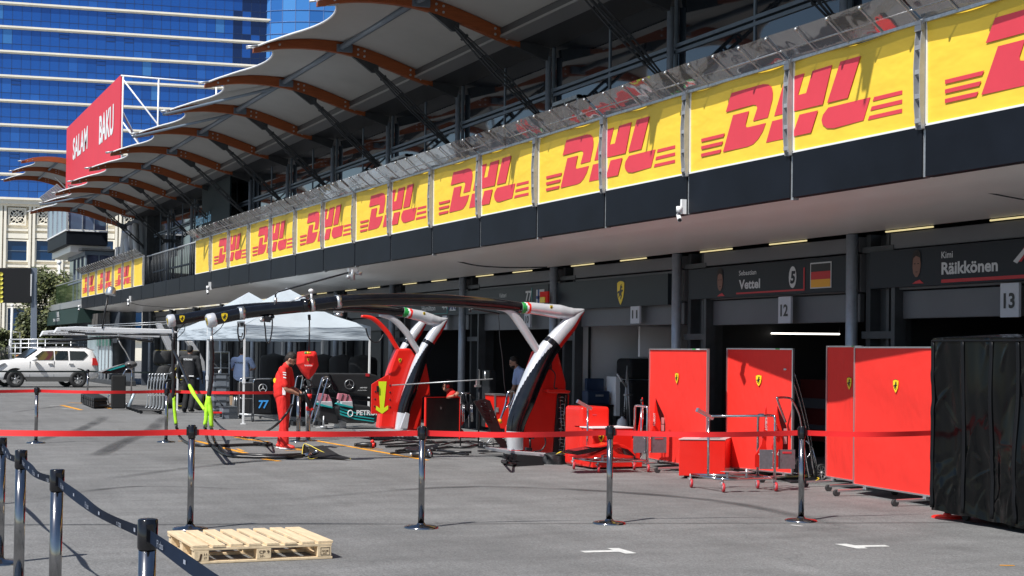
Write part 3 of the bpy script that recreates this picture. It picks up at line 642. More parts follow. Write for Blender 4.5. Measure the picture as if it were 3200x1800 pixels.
# trees: many leaves
leafm=[mat('leaf_dark',(.045,.06,.02),.6,noise=(.8,.3)),mat('leaf_mid',(.09,.11,.035),.55,noise=(.8,.3)),mat('leaf_light',(.17,.18,.07),.5,noise=(.8,.25))]
bark=mat('bark',(.09,.07,.05),.9,noise=(6,.3))
def tree(lab,base,h,rx,rz,n,seed,trunk_h,clumps,leaf=.16):
    R=random.Random(seed); t=thing('tree',lab,'tree',tuple(base),'broadleaf trees behind the railing')
    tr=MB(); top=base+V3((0,0,trunk_h)); tr.tube([base-V3((0,0,.1)),base+V3((.05,.05,trunk_h*.5)),top],[.16,.12,.08],8)
    cl=[]
    for i in range(clumps):
        a=R.uniform(0,6.28); rr=R.uniform(.15,.85); zz=R.uniform(-.9,.95); k=math.sqrt(max(.05,1-zz*zz*.8)); c=base+V3((cs(a)*rx*rr*k,sn(a)*rx*rr*k,trunk_h+rz+zz*rz)); cl.append((c,R.uniform(.22,.42)*rx,R.random()))
        if i%2==0: tr.tube([top-V3((0,0,R.uniform(0,trunk_h*.3))),(top+c)/2+V3((0,0,.2)),c],[.06,.04,.015],5)
    build('trunk',tr,bark,t); lf=MB(); 
    for i in range(n):
        c,r,tone=R.choice(cl); d=V3((R.gauss(0,1),R.gauss(0,1),R.gauss(0,1))).normalized()*r*(R.random()**.4)
        p=c+d*1.0; u=V3((R.gauss(0,1),R.gauss(0,1),R.gauss(0,.7))).normalized(); v_=u.orthogonal().normalized(); s_=leaf*R.uniform(.6,1.3)
        lf.cur=0 if tone<.3 else 1 if tone<.75 else 2
        if R.random()<.25: lf.cur=R.randrange(3)
        lf.add([p-u*s_,p+v_*s_*.5,p+u*s_,p-v_*s_*.5],[(0,1,2,3)])
    build('crown',lf,leafm,t); return t
def gp_(x,X): q=onX(x,1090,X); return V3((q.x,q.y,0))
tree('dense broadleaf tree directly behind the grey board mast',gp_(150,95),6,2.3,2.5,9000,1,1.0,46,.12)
tree('smaller leafy tree under the dark green awning, right of the others',gp_(205,97),4,1.7,1.9,5000,5,.9,30,.12)
tree('low bushy tree at the left of the mast, partly behind the railing',gp_(88,94),4,1.2,1.5,3500,8,.8,24,.12)
tree('small dark shrub-like tree at the far left edge behind the car roof',gp_(8,93),3,.9,1.2,1800,11,.4,14,.12)
# scaffold rail and mesh fence
sr=thing('scaffold_railing','white tubular scaffold railing on the low wall behind the parked car','railing',tuple(gp_(100,86)))
rm=MB(); X_=86
for y in (1060,1073,1086,1104,1122): rm.tube([onX(30,y+1,X_),onX(290,y-1,X_)],.035,6)
for x in (30,48,66,90,118,142,176,196,222,246,262,286): rm.tube([onX(x,1060 if x%4 else 1075,X_),onX(x-1,1150,X_)],.035,6)
for x in (62,): rm.tube([onX(x-20,1038,X_),onX(x,1038,X_),onX(x,1150,X_)],.03,6)
build('rails',rm,gal,sr)
build('low_wall',MB().box((86.1,gp_(300,86.1).y,0),(86.5,gp_(-200,86.1).y,.9)),pave,sr,bevel=.02)
mf=thing('mesh_fence','dark wire mesh fence panel at the left edge behind the parked car','fence',tuple(gp_(15,85)))
mm=MB()
for i in range(14): mm.tube([onX(-40+i*5,1085,85),onX(-40+i*5,1125,85)],.012,4)
for i in range(9): mm.tube([onX(-40,1086+i*5,85),onX(27,1086+i*5,85)],.012,4)
mm.tube([onX(27,1080,85),onX(27,1150,85)],.04,6); build('mesh',mm,darkgrey,mf)
ob=thing('wooden_trestle','orange brown timber trestle standing behind the bonnet of the car','trestle',tuple(gp_(60,80)))
tm=MB(); woodl=mat('brown_timber',(.35,.15,.06),.8,noise=(3,.2))
for x in (54,76): tm.tube([onX(x,1110,80),onX(x-1,1150,80)],.07,4)
tm.tube([onX(50,1113,80),onX(80,1111,80)],.06,4); build('trestle_frame',tm,woodl,ob)

# far surroundings (for the reflections and other viewpoints)
def block(name,lab,x0,x1,y0,y1,h,m_,rows_=8):
    t=thing(name,lab,'building',((x0+x1)/2,(y0+y1)/2,0)); build('wall',MB().box((x0,y0,0),(x1,y1,h)),m_,t)
# ================================================= WHITE SUV
W0=V3((68.65,-6.55,0)); W1=V3((69.05,-9.2,0)); cd=(W1-W0).normalized()*-1; cl_=(W1-W0).length; 
cn=V3((-cd.y,cd.x,0)); cn=cn if cn.x<0 else -cn     # cn points to the camera side
car=thing('parked_car','white off-road estate car parked behind the thin dark belt barrier','car',tuple((W0+W1)/2))
def cpnt(u,w_,z): return W0-cd*(u*cl_/2.79)+cn*w_+V3((0,0,z*.93))   # u = metres behind the front axle, w towards camera from near side
carw=mat('car_white',(.86,.86,.86),.4,coat=.25); carg=mat('car_glass',(.02,.03,.035),.04,.0,spec=1.,coat=1.)
# body sections along the car: u, z of sill, waist, half widths
def csec(u,zb,zw,zr,wb,wr): # returns ring, 14 points
    c=-.93; L=[]
    half=[(wb*.94,zb),(wb-.005,zb+.14),(wb,(zb+zw)/2),(wb-.015,zw-.05),(wb-.05,zw),(wr+.03,zr-.06),(wr-.1,zr)]
    for w_,z in half: L.append((w_,z))
    return [cpnt(u,c+w_,z) for w_,z in half]+[cpnt(u,c-w_,z) for w_,z in half[::-1]]
secs=[(-.95,.42,.7,.78,.66,.64),(-.9,.36,.95,1.02,.82,.76),(-.72,.34,1.1,1.16,.9,.82),(-.2,.34,1.17,1.24,.93,.85),(.3,.34,1.2,1.28,.94,.86),(.4,.34,1.22,1.33,.94,.82),(1.0,.34,1.25,1.74,.94,.74),(1.25,.34,1.25,1.82,.94,.72),(2.6,.34,1.26,1.86,.94,.72),(3.3,.36,1.26,1.83,.93,.71),(3.5,.4,1.24,1.76,.91,.69),(3.66,.46,1.2,1.5,.89,.7),(3.76,.5,.95,1.1,.84,.74)]
rings=[csec(*s_) for s_ in secs]; mb=MB(); n_=len(rings[0]); mb.add([p for r in rings for p in r],[(i*n_+k,(i+1)*n_+k,(i+1)*n_+(k+1)%n_,i*n_+(k+1)%n_) for i in range(len(rings)-1) for k in range(n_)]+[list(range(n_)),[(len(rings)-1)*n_+k for k in range(n_)][::-1]],True)
bd=build('body',mb,carw,car)
o=.012
def side(poly,m_,name,off=.0,th=.02,par=car):
    def wz(z): return 0 if z<1.25 else -.03-.26*(z-1.25)
    P=[cpnt(u,wz(z)+off,z) for u,z in poly]; return build(name,MB().pprism(P,cn*th),m_,par)
side([(.72,1.27),(.86,1.42),(1.2,1.69),(1.69,1.71),(1.69,1.28)],carg,'window',-.01,.02)
side([(1.75,1.28),(1.75,1.71),(2.34,1.71),(2.34,1.28)],carg,'window',-.01,.02)
side([(2.42,1.28),(2.42,1.71),(3.1,1.7),(3.24,1.55),(3.0,1.3)],carg,'window',-.01,.02)
build('windscreen',MB().pprism([cpnt(.42,-.12,1.34),cpnt(.98,-.2,1.745),cpnt(.98,-1.66,1.745),cpnt(.42,-1.74,1.34)],V3((0,0,.03))),carg,car)
# wheel arches and wheels
for u in (0,2.79):
    for near in (1,0):
        wc=cpnt(u,.03 if near else -1.75,.4); wc.z=.36
        if near:
            build('wheel_arch',MB().prism([(.5*cs(t*.2618),.5*sn(t*.2618)-.02) for t in range(13)],wc-V3((0,0,.0))-cn*.06,cd,UZ,cn*.035),blackp,car)
        t_=build('wheel',MB().lathe([(.2,-.12),(.33,-.13),(.36,-.1),(.365,0),(.36,.1),(.33,.13),(.22,.12),(.2,.09)],wc-cn*.05,cn,26),rubber,car)
        if near:
            rm_=MB().lathe([(.0,.03),(.06,.05),(.06,.03)],wc-cn*.0,cn,14).lathe([(.19,.0),(.23,.06),(.24,.07),(.22,.0)],wc-cn*.02,cn,26)
            for k in range(6):
                a=k*1.0472+.3; d_=cd*cs(a)+UZ*sn(a); e_=cd*-sn(a)+UZ*cs(a); rm_.obox(wc+d_*.125+cn*.03,d_*.2,e_*.06,cn*.02)
            build('rim',rm_,alu,t_)
side([(-.88,.95),(-.5,1.12),(-.42,1.1),(-.62,.95),(-.9,.85)],mat('lamp_glass',(.5,.52,.55),.1,.5,coat=1),'headlight',-.02,.03)
side([(3.42,1.05),(3.46,1.4),(3.62,1.38),(3.7,1.1),(3.66,1.04)],mat('tail_red',(.5,.02,.02),.2,coat=1),'tail_light',-.03,.05)
side([(.45,.28),(.45,.5),(2.4,.5),(2.4,.28)],mat('sill_grey',(.12,.12,.12),.5),'sill_step',-.0,.03)
for a in (1.69,.62): side([(a,.5),(a,1.24),(a+.015,1.24),(a+.015,.5)],darkgrey,'door_gap',.001,.006)
for a in (1.42,2.35): side([(a,1.1),(a,1.14),(a+.2,1.14),(a+.2,1.1)],carw,'door_handle',.0,.04)
build('mirror',MB().ball(cpnt(.8,.12,1.3),.13,12,(.8,1,.7)),carw,car)
build('roof_rail',MB().tube(smooth([cpnt(1.35,-.26,1.83),cpnt(1.6,-.26,1.9),cpnt(2.9,-.26,1.92),cpnt(3.3,-.26,1.84)],4),.022,6),blackp,car)
build('roof_rail',MB().tube(smooth([cpnt(1.5,-1.6,1.8),cpnt(1.8,-1.6,1.9),cpnt(3.0,-1.6,1.9),cpnt(3.4,-1.6,1.8)],4),.022,6),blackp,car)
build('rear_spoiler',MB().pprism([cpnt(3.3,-.28,1.82),cpnt(3.62,-.33,1.74),cpnt(3.62,-1.5,1.74),cpnt(3.3,-1.6,1.82)],V3((0,0,.035))),carw,car)
# ================================================= BELT BARRIERS
beltr=mat('red_belt',(.78,.018,.02),.6,noise=(3,.06),bump=(40,.15,.004),stretch=(.3,.3,6)); beltn=mat('navy_belt',(.006,.012,.028),.7,spec=.15,noise=(4,.12)); beltg=mat('dark_green_belt',(.01,.02,.02),.6)
polem=mat('polished_pole',(.34,.34,.35),.13,1.,noise=(4,.25),bump=(9,.02,.01))
def bpost(lab,x,y,group,belt=None,sag=.02,bm=beltr,bz=.93,h=1.0,bw=.055,basemat=None,letters=False,r=.031,slack=None):
    t=thing('barrier_post',lab,'barrier post',(x,y,0),group)
    build('base',MB().lathe([(.17,0),(.17,.012),(.15,.022),(.05,.032),(.036,.05)],(x,y,0),n=28),basemat or polem,t)
    build('pole',MB().cyl((x,y,.03),(x,y,h-.1),r,24),polem,t)
    hd=MB().lathe([(r+.002,h-.13),(r+.006,h-.12),(r+.006,h-.005),(r,h),(0,h)],(x,y,0),n=24)
    if belt:
        d=(V3((belt[0],belt[1],0))-V3((x,y,0))).normalized(); 
        for s_ in (1,-1): hd.obox(V3((x,y,bz+.01))+d*s_*(r+.008),d*.022,V3((-d.y,d.x,0))*.03,V3((0,0,bw+.03)))
    build('head',hd,gblack,t)
    if belt:
        A_=V3((x,y,bz))+d*(r+.01); Bp=V3((belt[0],belt[1],bz))-d*(r+.01); tw=random.uniform(-.2,.2)
        s2=V3((-d.y,d.x,0))
        def fn(u,v):
            p=A_+(Bp-A_)*u; q=p-V3((0,0,sag*4*u*(1-u)))+V3((0,0,(v-.5)*bw))+s2*((v-.5)*.02*sn(u*6.28)+.006*sn(u*9+tw*9)*u*(1-u)*4); return q
        o=build('belt',MB().grid(fn,30,2,thick=s2*.0015),bm,t)
        if letters:
            lm=MB()
            L=(Bp-A_).length; sd=s2 if s2.dot(V3((-1,0,0))+V3((0,.3,0)))>0 else -s2
            k=0; u=.06
            while u<.95:
                c=fn(u,.2); (text(lm,'F1 class',c+sd*.006,-d if sd.cross(V3((0,0,1))).dot(d)>0 else d,(0,0,1),.03,.12) if k%2==0 else lm.obox(fn(u,.5)+sd*.004,d*.035,sd*.001,V3((0,0,.016)))); u+=.17; k+=1
            build('belt_print',lm,mat('belt_print',(.3,.33,.4),.6),o)
    return t
G1='chrome posts with red belt nearest the camera'; G2='chrome posts with red belt around the pit stop area'; G3='chrome posts with navy belt at the lower left'
nr=[(15.35,-.6),(14.73,-3.03),(14.22,-5.19),(14.03,-7.16),(13.67,-9.24),(13.51,-11.02)]
bpost('chrome post beyond the left edge holding the start of the near red belt',*nr[0],G1,nr[1])
bpost('chrome post with red belt standing right behind the wooden pallet',*nr[1],G1,nr[2],sag=.015)
bpost('chrome post with red belt in front of the black screen and the red arrow gantry',*nr[2],G1,nr[3])
bpost('chrome post with red belt in front of the long red front wing trolley',*nr[3],G1,nr[4])
bpost('chrome post with red belt in front of the spoked wheel hand cart',*nr[4],G1,nr[5])
bpost('post almost hidden under the black covered trolley with a red reflection coloured onto its base',*nr[5],G1,None,basemat=red)  # base coloured red to stand in for a reflection
fr_=[(28.9,-.4),(28.78,-3.12),(28.66,-5.42),(28.43,-7.87),(28.61,-8.12)]
bpost('far chrome post beyond the left edge of the yard',*fr_[0],G2,fr_[1],bz=.94)
bpost('far chrome post alone on the asphalt below the parked car',*fr_[1],G2,fr_[2],bz=.94)
bpost('far chrome post beside the row of folded hand trucks',*fr_[2],G2,fr_[3],bz=.94)
bpost('far chrome post just right of the man in red',*fr_[3],G2,None,bz=.94,r=.04)
tw=bpost('far chrome post with red tape wound round it under the hanging red cover',*fr_[4],G2,None,bz=.94,r=.04)
mb=MB()
for z in (.62,.86): mb.tube([V3((fr_[4][0],fr_[4][1],z-.04)),V3((fr_[4][0],fr_[4][1],z+.04))],.055,12)
mb.bar((28.55,-8.1,.64),(28.5,-8.06,.84),.02,.05); build('wound_tape',mb,beltr,tw)
dk=[(53.4,-2.0),(53.79,-7.49),(53.6,-11.2)]
bpost('distant post beyond the left edge with thin dark belt',*dk[0],'thin dark belt posts near the car',dk[1],bm=beltg,bz=.93)
bpost('distant thin post with dark belt standing in front of the rear wheel of the car',*dk[1],'thin dark belt posts near the car',dk[2],bm=beltg,bz=.93)
fg=[(17.5,-1.12),(12.85,-1.13),(11.28,-1.125),(9.45,-1.15),(6.61,-1.18),(3.6,-1.25)]
fl_=['navy belt post beyond the left edge behind the others','navy belt chrome post cut by the left edge with its base showing','navy belt chrome post, second one from the left edge','navy belt chrome post in the middle of the lower left row','nearest and widest navy belt chrome post, left of the pallet','navy belt post below the bottom edge, holding the end of the belt']
for i in range(len(fg)):
    bpost(fl_[i],*fg[i],G3,fg[i+1] if i+1<len(fg) else None,bm=beltn,bz=.93,sag=.03 if i else .02,h=1.0,bw=.052,letters=(i in(1,2,3,4)),r=.037)
# ================================================= PALLET
pine=mat('pine_board',(.72,.56,.36),.75,noise=(3,.14),stretch=(1,9,9),bump=(9,.3,.01))
pa=thing('wooden_pallet','new pale pine pallet lying on the asphalt with burnt markings on its blocks','pallet',(12.85,-3.1,0))
px0,px1,py0,py1=12.32,13.38,-3.72,-2.56
def pj(): return random.uniform(-.006,.006)
nb=8
for k in range(nb):     # top boards run away from the camera (along x)
    wd=.105 if 0<k<nb-1 else .13; yc=py0+.06+(py1-py0-.12)*k/(nb-1)
    build('deck_board',MB().box((px0+pj()*2,yc-wd/2,.131),(px1+pj()*2,yc+wd/2,.152+pj()*.3)),pine,pa,bevel=.003)
for x in (px0+.05,(px0+px1)/2,px1-.05):
    build('stringer_board',MB().box((x-.05,py0+pj(),.108),(x+.05,py1+pj(),.130)),pine,pa,bevel=.003)
    build('bottom_board',MB().box((x-.05,py0,.002),(x+.05,py1,.022)),pine,pa,bevel=.003)
    for y in (py0+.07,(py0+py1)/2,py1-.07): build('block',MB().box((x-.05,y-.06,.0225),(x+.05,y+.06,.1075)),pine,pa,bevel=.004)
for y in (py0+.06,(py0+py1)/2,py1-.06): build('bottom_board',MB().box((px0+.105,y-.04,.003),(px1-.105,y+.04,.021)),pine,pa,bevel=.003)
bk=MB(); xf=px0-.002
text(bk,'11',(xf,py1-.09,.07),(0,-1,0),(0,0,1),.016,.022,.02); text(bk,'17',(xf,py1-.09,.04),(0,-1,0),(0,0,1),.016,.022,.02); text(bk,'J',(xf,py1-.035,.037),(0,-1,0),(0,0,1),.045,.032,.02,.2)
text(bk,'CP 9',(xf,(py0+py1)/2+.04,.068),(0,-1,0),(0,0,1),.024,.085,.02); text(bk,'37-',(xf,(py0+py1)/2+.035,.038),(0,-1,0),(0,0,1),.018,.04,.02)
for z in (.035,.095): bk.box((xf,py0+.025,z),(xf+.001,py0+.1,z+.003))
for y in (py0+.025,py0+.1): bk.box((xf,y,.035),(xf+.001,y+.003,.098))
text(bk,'DEOCM8',(xf,py0+.092,.062),(0,-1,0),(0,0,1),.014,.055,.02); text(bk,'HT',(xf,py0+.08,.041),(0,-1,0),(0,0,1),.014,.03,.02)
build('burnt_marking',bk,mat('burnt_mark',(.06,.03,.015),.9),pa)
# ================================================= SIGNS ON THE GARAGES
def bx(px,D=13.04): return onD(px,850,D).x
slate=mat('sign_board_dark',(.006,.01,.018),.45,spec=.3,noise=(.8,.1)); slate2=mat('sign_board_slate',(.02,.028,.036),.45,spec=.3)
letw=mat('sign_letter',(.55,.56,.58),.5); redl=mat('sign_red',(.5,.02,.03),.5)
def board(lab,x0,x1,z0,z1,m_=slate):
    t=thing('garage_sign',lab,'sign',((x0+x1)/2,-13.05,z0),'sign boards over the garages'); build('board',MB().box((x0,-13.0,z0),(x1,-13.08,z1)),m_,t,bevel=.004); return t
EX=V3((-1,0,0)); EZ=V3((0,0,1)); YS=-12.996
def btext(mb,s_,px0,px1,y0,h,bold=.02):
    a=onD(px0,y0,12.996); b=onD(px1,y0,12.996); text(mb,s_,(a.x,YS,a.z),EX,EZ,h,a.x-b.x,bold)
def portrait(t,x,z,s,shirt=None):
    g=MB().prism([(-.33,.0),(-.3,.5),(-.2,.72),(0,.8),(.2,.72),(.31,.5),(.33,.05),(.25,-.3),(.08,-.5),(-.1,-.5),(-.27,-.3)],(x,YS,z+.55*s),EX*s*.6,EZ*s*.6,(0,.003,0))
    h=build('portrait_face',g,mat('print_skin',(.2,.1,.075),.6),t)
    g=MB().prism([(-.36,.15),(-.36,.6),(-.2,.88),(.1,.95),(.33,.75),(.35,.2),(.28,.5),(-.05,.62),(-.28,.5)],(x,YS+.0035,z+.55*s),EX*s*.6,EZ*s*.6,(0,.002,0)).prism([(-.2,.22),(-.08,.22),(-.08,.17),(-.2,.17)],(x,YS+.0035,z+.55*s),EX*s*.6,EZ*s*.6,(0,.002,0)).prism([(.08,.22),(.2,.22),(.2,.17),(.08,.17)],(x,YS+.0035,z+.55*s),EX*s*.6,EZ*s*.6,(0,.002,0)).prism([(-.08,-.22),(.1,-.22),(.08,-.26),(-.06,-.26)],(x,YS+.0035,z+.55*s),EX*s*.6,EZ*s*.6,(0,.002,0))
    build('portrait_hair',g,hairm,h)
    g=MB().prism([(-.1,.1),(.25,.18),(.55,0),(.6,-.02),(-.35,-.02)],(x,YS,z+.02),EX*s*.6,EZ*s*.6,(0,.002,0)); build('portrait_shirt',g,redl,h)
b13=board('dark garage sign with portrait and white name over the garage at the right edge',12.2,17.62,2.69,3.2)
mb=MB(); btext(mb,'Kimi',2942,2977,807,.085,.012); btext(mb,'Räikkönen',2942,3118,857,.15,.03); build('lettering',mb,letw,b13)
mb=MB(); a=onD(2942,881,12.996); mb.box((a.x,YS,a.z-.012),(12.3,YS+.004,a.z+.03)); mb.prism([(0,0),(.2,.42),(.3,.42),(.12,.0)],(bx(3180),YS,2.92),EX,EZ*.5,(0,.003,0)); build('red_line',mb,redl,b13); portrait(b13,bx(2873),2.71,.42)
mb=MB(); mb.prism([(-.05,.05),(.25,.45),(.3,.42),(.02,0)],(bx(3185),YS+.004,2.9),EX,EZ*.6,(0,.003,0)); build('star_emblem',mb,letw,b13)
b12=board('dark garage sign with portrait, round badge and black, red and gold flag',18.1,22.62,2.675,3.18)
mb=MB(); btext(mb,'Sebastian',2309,2363,861,.075,.012); btext(mb,'Vettel',2309,2375,903,.14,.03); build('lettering',mb,letw,b12); portrait(b12,bx(2258),2.69,.42)
mb=MB(); mb.box((bx(2309),YS,2.72),(bx(2519),YS+.003,2.745)).box((bx(2519),YS,2.72),(bx(2523),YS+.003,3.06)); build('red_line',mb,redl,b12)
cx=bx(2485); mb=MB().prism([(.1*cs(k*.3927),.165*sn(k*.3927)) for k in range(16)],(cx,YS,2.93),EX,EZ,(0,.003,0)); rb5=build('round_badge',mb,letw,b12)
mb=MB(); text(mb,'5',(cx+.06,YS+.005,2.845),EX,EZ,.17,.12,.05,.15); build('badge_figure',mb,slate,rb5)
xa,xb=bx(2543),bx(2604); mb=MB().box((xa+.02,YS,2.74),(xb-.02,YS+.003,3.12)); f=build('flag',mb,letw,b12)
for i,c in enumerate(((.008,.008,.01),(.5,.015,.02),(.75,.35,.02))): build('flag_stripe',MB().box((xa,YS+.004,3.1-.115*(i+1)),(xb,YS+.006,3.1-.115*i)),mat('flag_%d'%i,c,.5),f)
b11=board('slate garage sign with one big yellow shield over the pale garage',23.35,27.9,2.61,3.15,slate2)
shield(b11,(bx(1947),-12.997,2.88),EX,EZ,.44,(0,1,0),True)
b10=board('slate garage sign with the figures 77, partly behind the black boom',28.3,32.9,2.61,3.15,slate2)
mb=MB(); btext(mb,'Valtteri',1560,1582,930,.09,.012); btext(mb,'77',1642,1661,940,.2,.03); build('lettering',mb,letw,b10)
mb=MB().box((bx(1683),YS,2.75),(bx(1708),YS+.003,3.05)); f=build('flag',mb,letw,b10); build('flag_cross',MB().box((bx(1688),YS+.004,2.75),(bx(1693),YS+.006,3.05)).box((bx(1683),YS+.004,2.86),(bx(1708),YS+.006,2.92)),mat('flag_navy',(.02,.06,.25),.5),f)
build('red_line',MB().box((bx(1668),YS,2.66),(bx(1670),YS+.003,3.1)),mat('sign_teal',(.05,.25,.25),.5),b10)
b9=board('slate garage sign with teal line and crossed flag, behind the far gantry',33.3,37.9,2.61,3.15,slate2)
mb=MB(); btext(mb,'Hamilton',1318,1360,972,.12,.02); btext(mb,'44',1381,1398,967,.12,.02); build('lettering',mb,letw,b9)
mb=MB().box((bx(1412),YS,2.72),(bx(1432),YS+.003,3.08)); f=build('flag',mb,letw,b9); 
mb=MB(); 
for a,b in (((0,0),(1,1)),((0,1),(1,0)),((0,.5),(1,.5)),((.5,0),(.5,1))): mb.bar(V3((bx(1412)+(bx(1432)-bx(1412))*a[0],YS+.005,2.74+.32*a[1])),V3((bx(1412)+(bx(1432)-bx(1412))*b[0],YS+.005,2.74+.32*b[1])),.004,.05,(0,1,0))
build('flag_cross',mb,mat('flag_navy',(.02,.06,.25),.5),f)
build('teal_line',MB().box((bx(1310),YS,2.655),(bx(1404),YS+.003,2.67)).box((bx(1404),YS,2.655),(bx(1406),YS+.003,3.0)),mat('sign_teal',(.05,.25,.25),.5),b9)
def number(s_,pxa,pxb,z0,z1,lab):
    xa,xb=bx(pxa),bx(pxb); t=thing('number_plate',lab,'sign',((xa+xb)/2,-13.1,z0),'white garage number plates'); build('plate',MB().box((xa,-13.01,z0),(xb,-13.05,z1)),mat('plate_white',(.5,.52,.58),.4),t,bevel=.003)
    mb=MB(); w_=abs(xa-xb); h=(z1-z0)*.42; text(mb,s_,(max(xa,xb)-w_*.2,-13.005,z0+(z1-z0)*.28),EX,EZ,h,w_*.6,.03); build('digits',mb,blackp,t)
number('13',3132,3190,2.25,2.67,'white garage plate, number thirteen at the right edge of the photo'); number('12',2438,2477,2.24,2.645,'white garage plate, number twelve over the open dark garage'); number('11',1976,2004,2.3,2.64,'white garage plate, number eleven over the pale garage'); number('10',1644,1662,2.28,2.62,'white garage plate, number ten behind the silver strut'); number('9',1388,1402,2.28,2.62,'white garage plate, number nine behind the farther gantry')
# interior bits of the garages
lt=thing('strip_light','thin bright strip light hanging inside garage twelve','light',(18.9,-14.6,2.1)); a,b=onD(2338,1041,14.6),onD(2623,1044,14.6)
build('tube',MB().tube([a,b],.014,8),mat('strip_white',(.9,.9,.85),.5,emit=((1,.95,.85),2.2)),lt); build('hanger',MB().tube([b,b+V3((0,0,.12))],.004,5).tube([a,a+V3((0,0,.9))],.003,5),gal,lt)
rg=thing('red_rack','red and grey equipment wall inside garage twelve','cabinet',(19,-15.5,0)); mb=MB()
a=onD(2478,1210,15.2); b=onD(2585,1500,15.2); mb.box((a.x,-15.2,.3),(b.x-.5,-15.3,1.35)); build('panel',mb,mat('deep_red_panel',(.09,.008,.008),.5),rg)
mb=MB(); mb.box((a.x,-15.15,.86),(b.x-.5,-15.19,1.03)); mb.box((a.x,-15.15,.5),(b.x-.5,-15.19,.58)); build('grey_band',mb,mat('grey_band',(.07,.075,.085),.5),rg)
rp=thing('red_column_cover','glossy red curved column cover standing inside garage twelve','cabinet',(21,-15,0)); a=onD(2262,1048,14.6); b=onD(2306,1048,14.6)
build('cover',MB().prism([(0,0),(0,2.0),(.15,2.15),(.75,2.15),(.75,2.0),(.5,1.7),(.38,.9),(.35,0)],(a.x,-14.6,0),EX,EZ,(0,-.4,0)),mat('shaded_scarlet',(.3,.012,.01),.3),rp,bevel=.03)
pipes=MB(); 
for px in (2247,2256): p=onD(px,1050,14.5); pipes.tube([V3((p.x,-14.5,0)),V3((p.x,-14.5,2.2))],.03,8)
build('pipe',pipes,gal,rp)
def thg(name,lab,cat,p,**k): return thing(name,lab,cat,tuple(p),**k)
def fbx(mb,px0,px1,y0,y1,X,dep):
    a=onX(px0,y0,X); b=onX(px1,y1,X); return mb.box((X,a.y,a.z),(X+dep,b.y,b.z))
cs1=thg('tool_case','dark blue plastic tool case open inside the pale garage','case',onX(1870,1265,26.9)); cbm=mat('case_blue',(.012,.03,.075),.5)
build('lid',fbx(MB(),1832,1888,1182,1240,26.95,.08),cbm,cs1,bevel=.02); build('base',fbx(MB(),1836,1905,1222,1265,26.7,.25),cbm,cs1,bevel=.02); build('label',fbx(MB(),1862,1886,1233,1239,26.69,.01),gal,cs1)
tb=thg('work_bench','dark bench under the blue tool case','bench',onX(1870,1380,26.8)); build('top',fbx(MB(),1826,1918,1265,1271,26.6,.6),blackp,tb); build('cabinet',fbx(MB(),1830,1914,1271,1390,26.65,.5),darkin,tb)
gz=thg('gas_bottle','pale gas bottle with black valve standing in the pale garage','gas bottle',onX(1944,1365,25.5)); p=onX(1944,1365,25.5)
build('bottle',MB().lathe([(0,0),(.09,0),(.1,.03),(.1,.26),(.08,.32),(.03,.35),(.025,.38),(0,.38)],p,n=20),mat('bottle_grey',(.7,.72,.76),.4),gz); build('valve',MB().tube([p+V3((0,0,.38)),p+V3((0,0,.45))],.03,8),blackp,gz); build('stand',MB().box((p.x-.15,p.y-.15,0),(p.x+.15,p.y+.15,p.z-.003)),blackp,gz)
ap=thg('white_appliance','pale upright machine with a dark window behind the tripod in the pale garage','machine',onX(1940,1360,26.6)); build('housing',fbx(MB(),1924,1962,1177,1300,26.6,.4),mat('pale_board',(.8,.82,.86),.5),ap,bevel=.01); build('window',fbx(MB(),1938,1958,1194,1212,26.59,.01),blackp,ap)
for z0,z1,lb in ((1120,1186,'upper'),(1188,1330,'lower')):
    pw=thg('covered_bundle','%s black cloth covered bundle at the right end of the pale garage'%lb,'cover',onX(2010,z1,26.2)); build('cover',fbx(MB(),1968,2042,z0,z1,26.2,.6),mat('matt_black_cloth',(.008,.009,.012),.85),pw,bevel=.08,seg=4)
tr=thg('tripod_stand','thin dark tripod stand with coiled hose in the pale garage','stand',onX(1960,1390,25.6)); mb=MB()
for px in (1945,1958,1972): mb.tube([onX(1960,1143,25.6),onX(px,1385,25.6)],.012,6)
mb.tube([onX(1928,1168,25.6),onX(1958,1210,25.6)],.02,6).tube([onX(1950,1234,25.6),onX(1975,1234,25.6)],.02,6)
build('legs',mb,gal,tr); mb=MB(); q=onX(1950,1280,25.5); mb.tube([q+V3((0,.05*cs(t*.6),.05*sn(t*.6)-.004*t)) for t in range(60)],.008,5); build('coiled_hose',mb,blackp,tr)
# hose reel + red lamp above the boom
rr=thg('cable_tray','red and yellow cloth hung on the pillar above the silver elbow','tray',(28.2,-12.8,2.7)); a,b=onD(1687,912,12.8),onD(1711,945,12.8)
build('red_cloth',MB().box((a.x,-12.8,b.z),(b.x,-12.84,a.z)),redcloth,rr); build('yellow_patch',MB().box((a.x-.05,-12.78,b.z),(b.x+.1,-12.795,(a.z+b.z)/2)),ferry,rr)

# ================================================= CAMERAS AND CABLES UNDER THE FASCIA
def cctv(lab,px,py,D=10.3,arm=.35,s=1.):
    p=onD(px,py,D); t=thing('security_camera',lab,'camera',tuple(p),'white cameras under the balcony edge')
    build('bracket',MB().box((p.x-.02,p.y-.03,p.z),(p.x+.02,p.y-.12,3.85)).lathe([(0,0),(.05*s,0),(.05*s,.1*s),(0,.1*s)],(p.x,p.y,p.z+.02),n=12),white,t)
    d=V3((-.75,.3,-.45)).normalized() if px>1500 or px<300 else V3((-.6,.1,-.6)).normalized()
    c=p-V3((0,0,.06*s)); build('housing',MB().tube([c-d*.09*s,c+d*.11*s],.038*s,14),white,t); build('lens',MB().tube([c+d*.105*s,c+d*.118*s],.032*s,12),gblack,t)
cctv('white camera under the balcony edge left of the fourth sign pillar, nearest one',2122,668,s=.8)
cctv('white camera under the balcony between the two banner runs, above the black booms',649,905,s=.95)
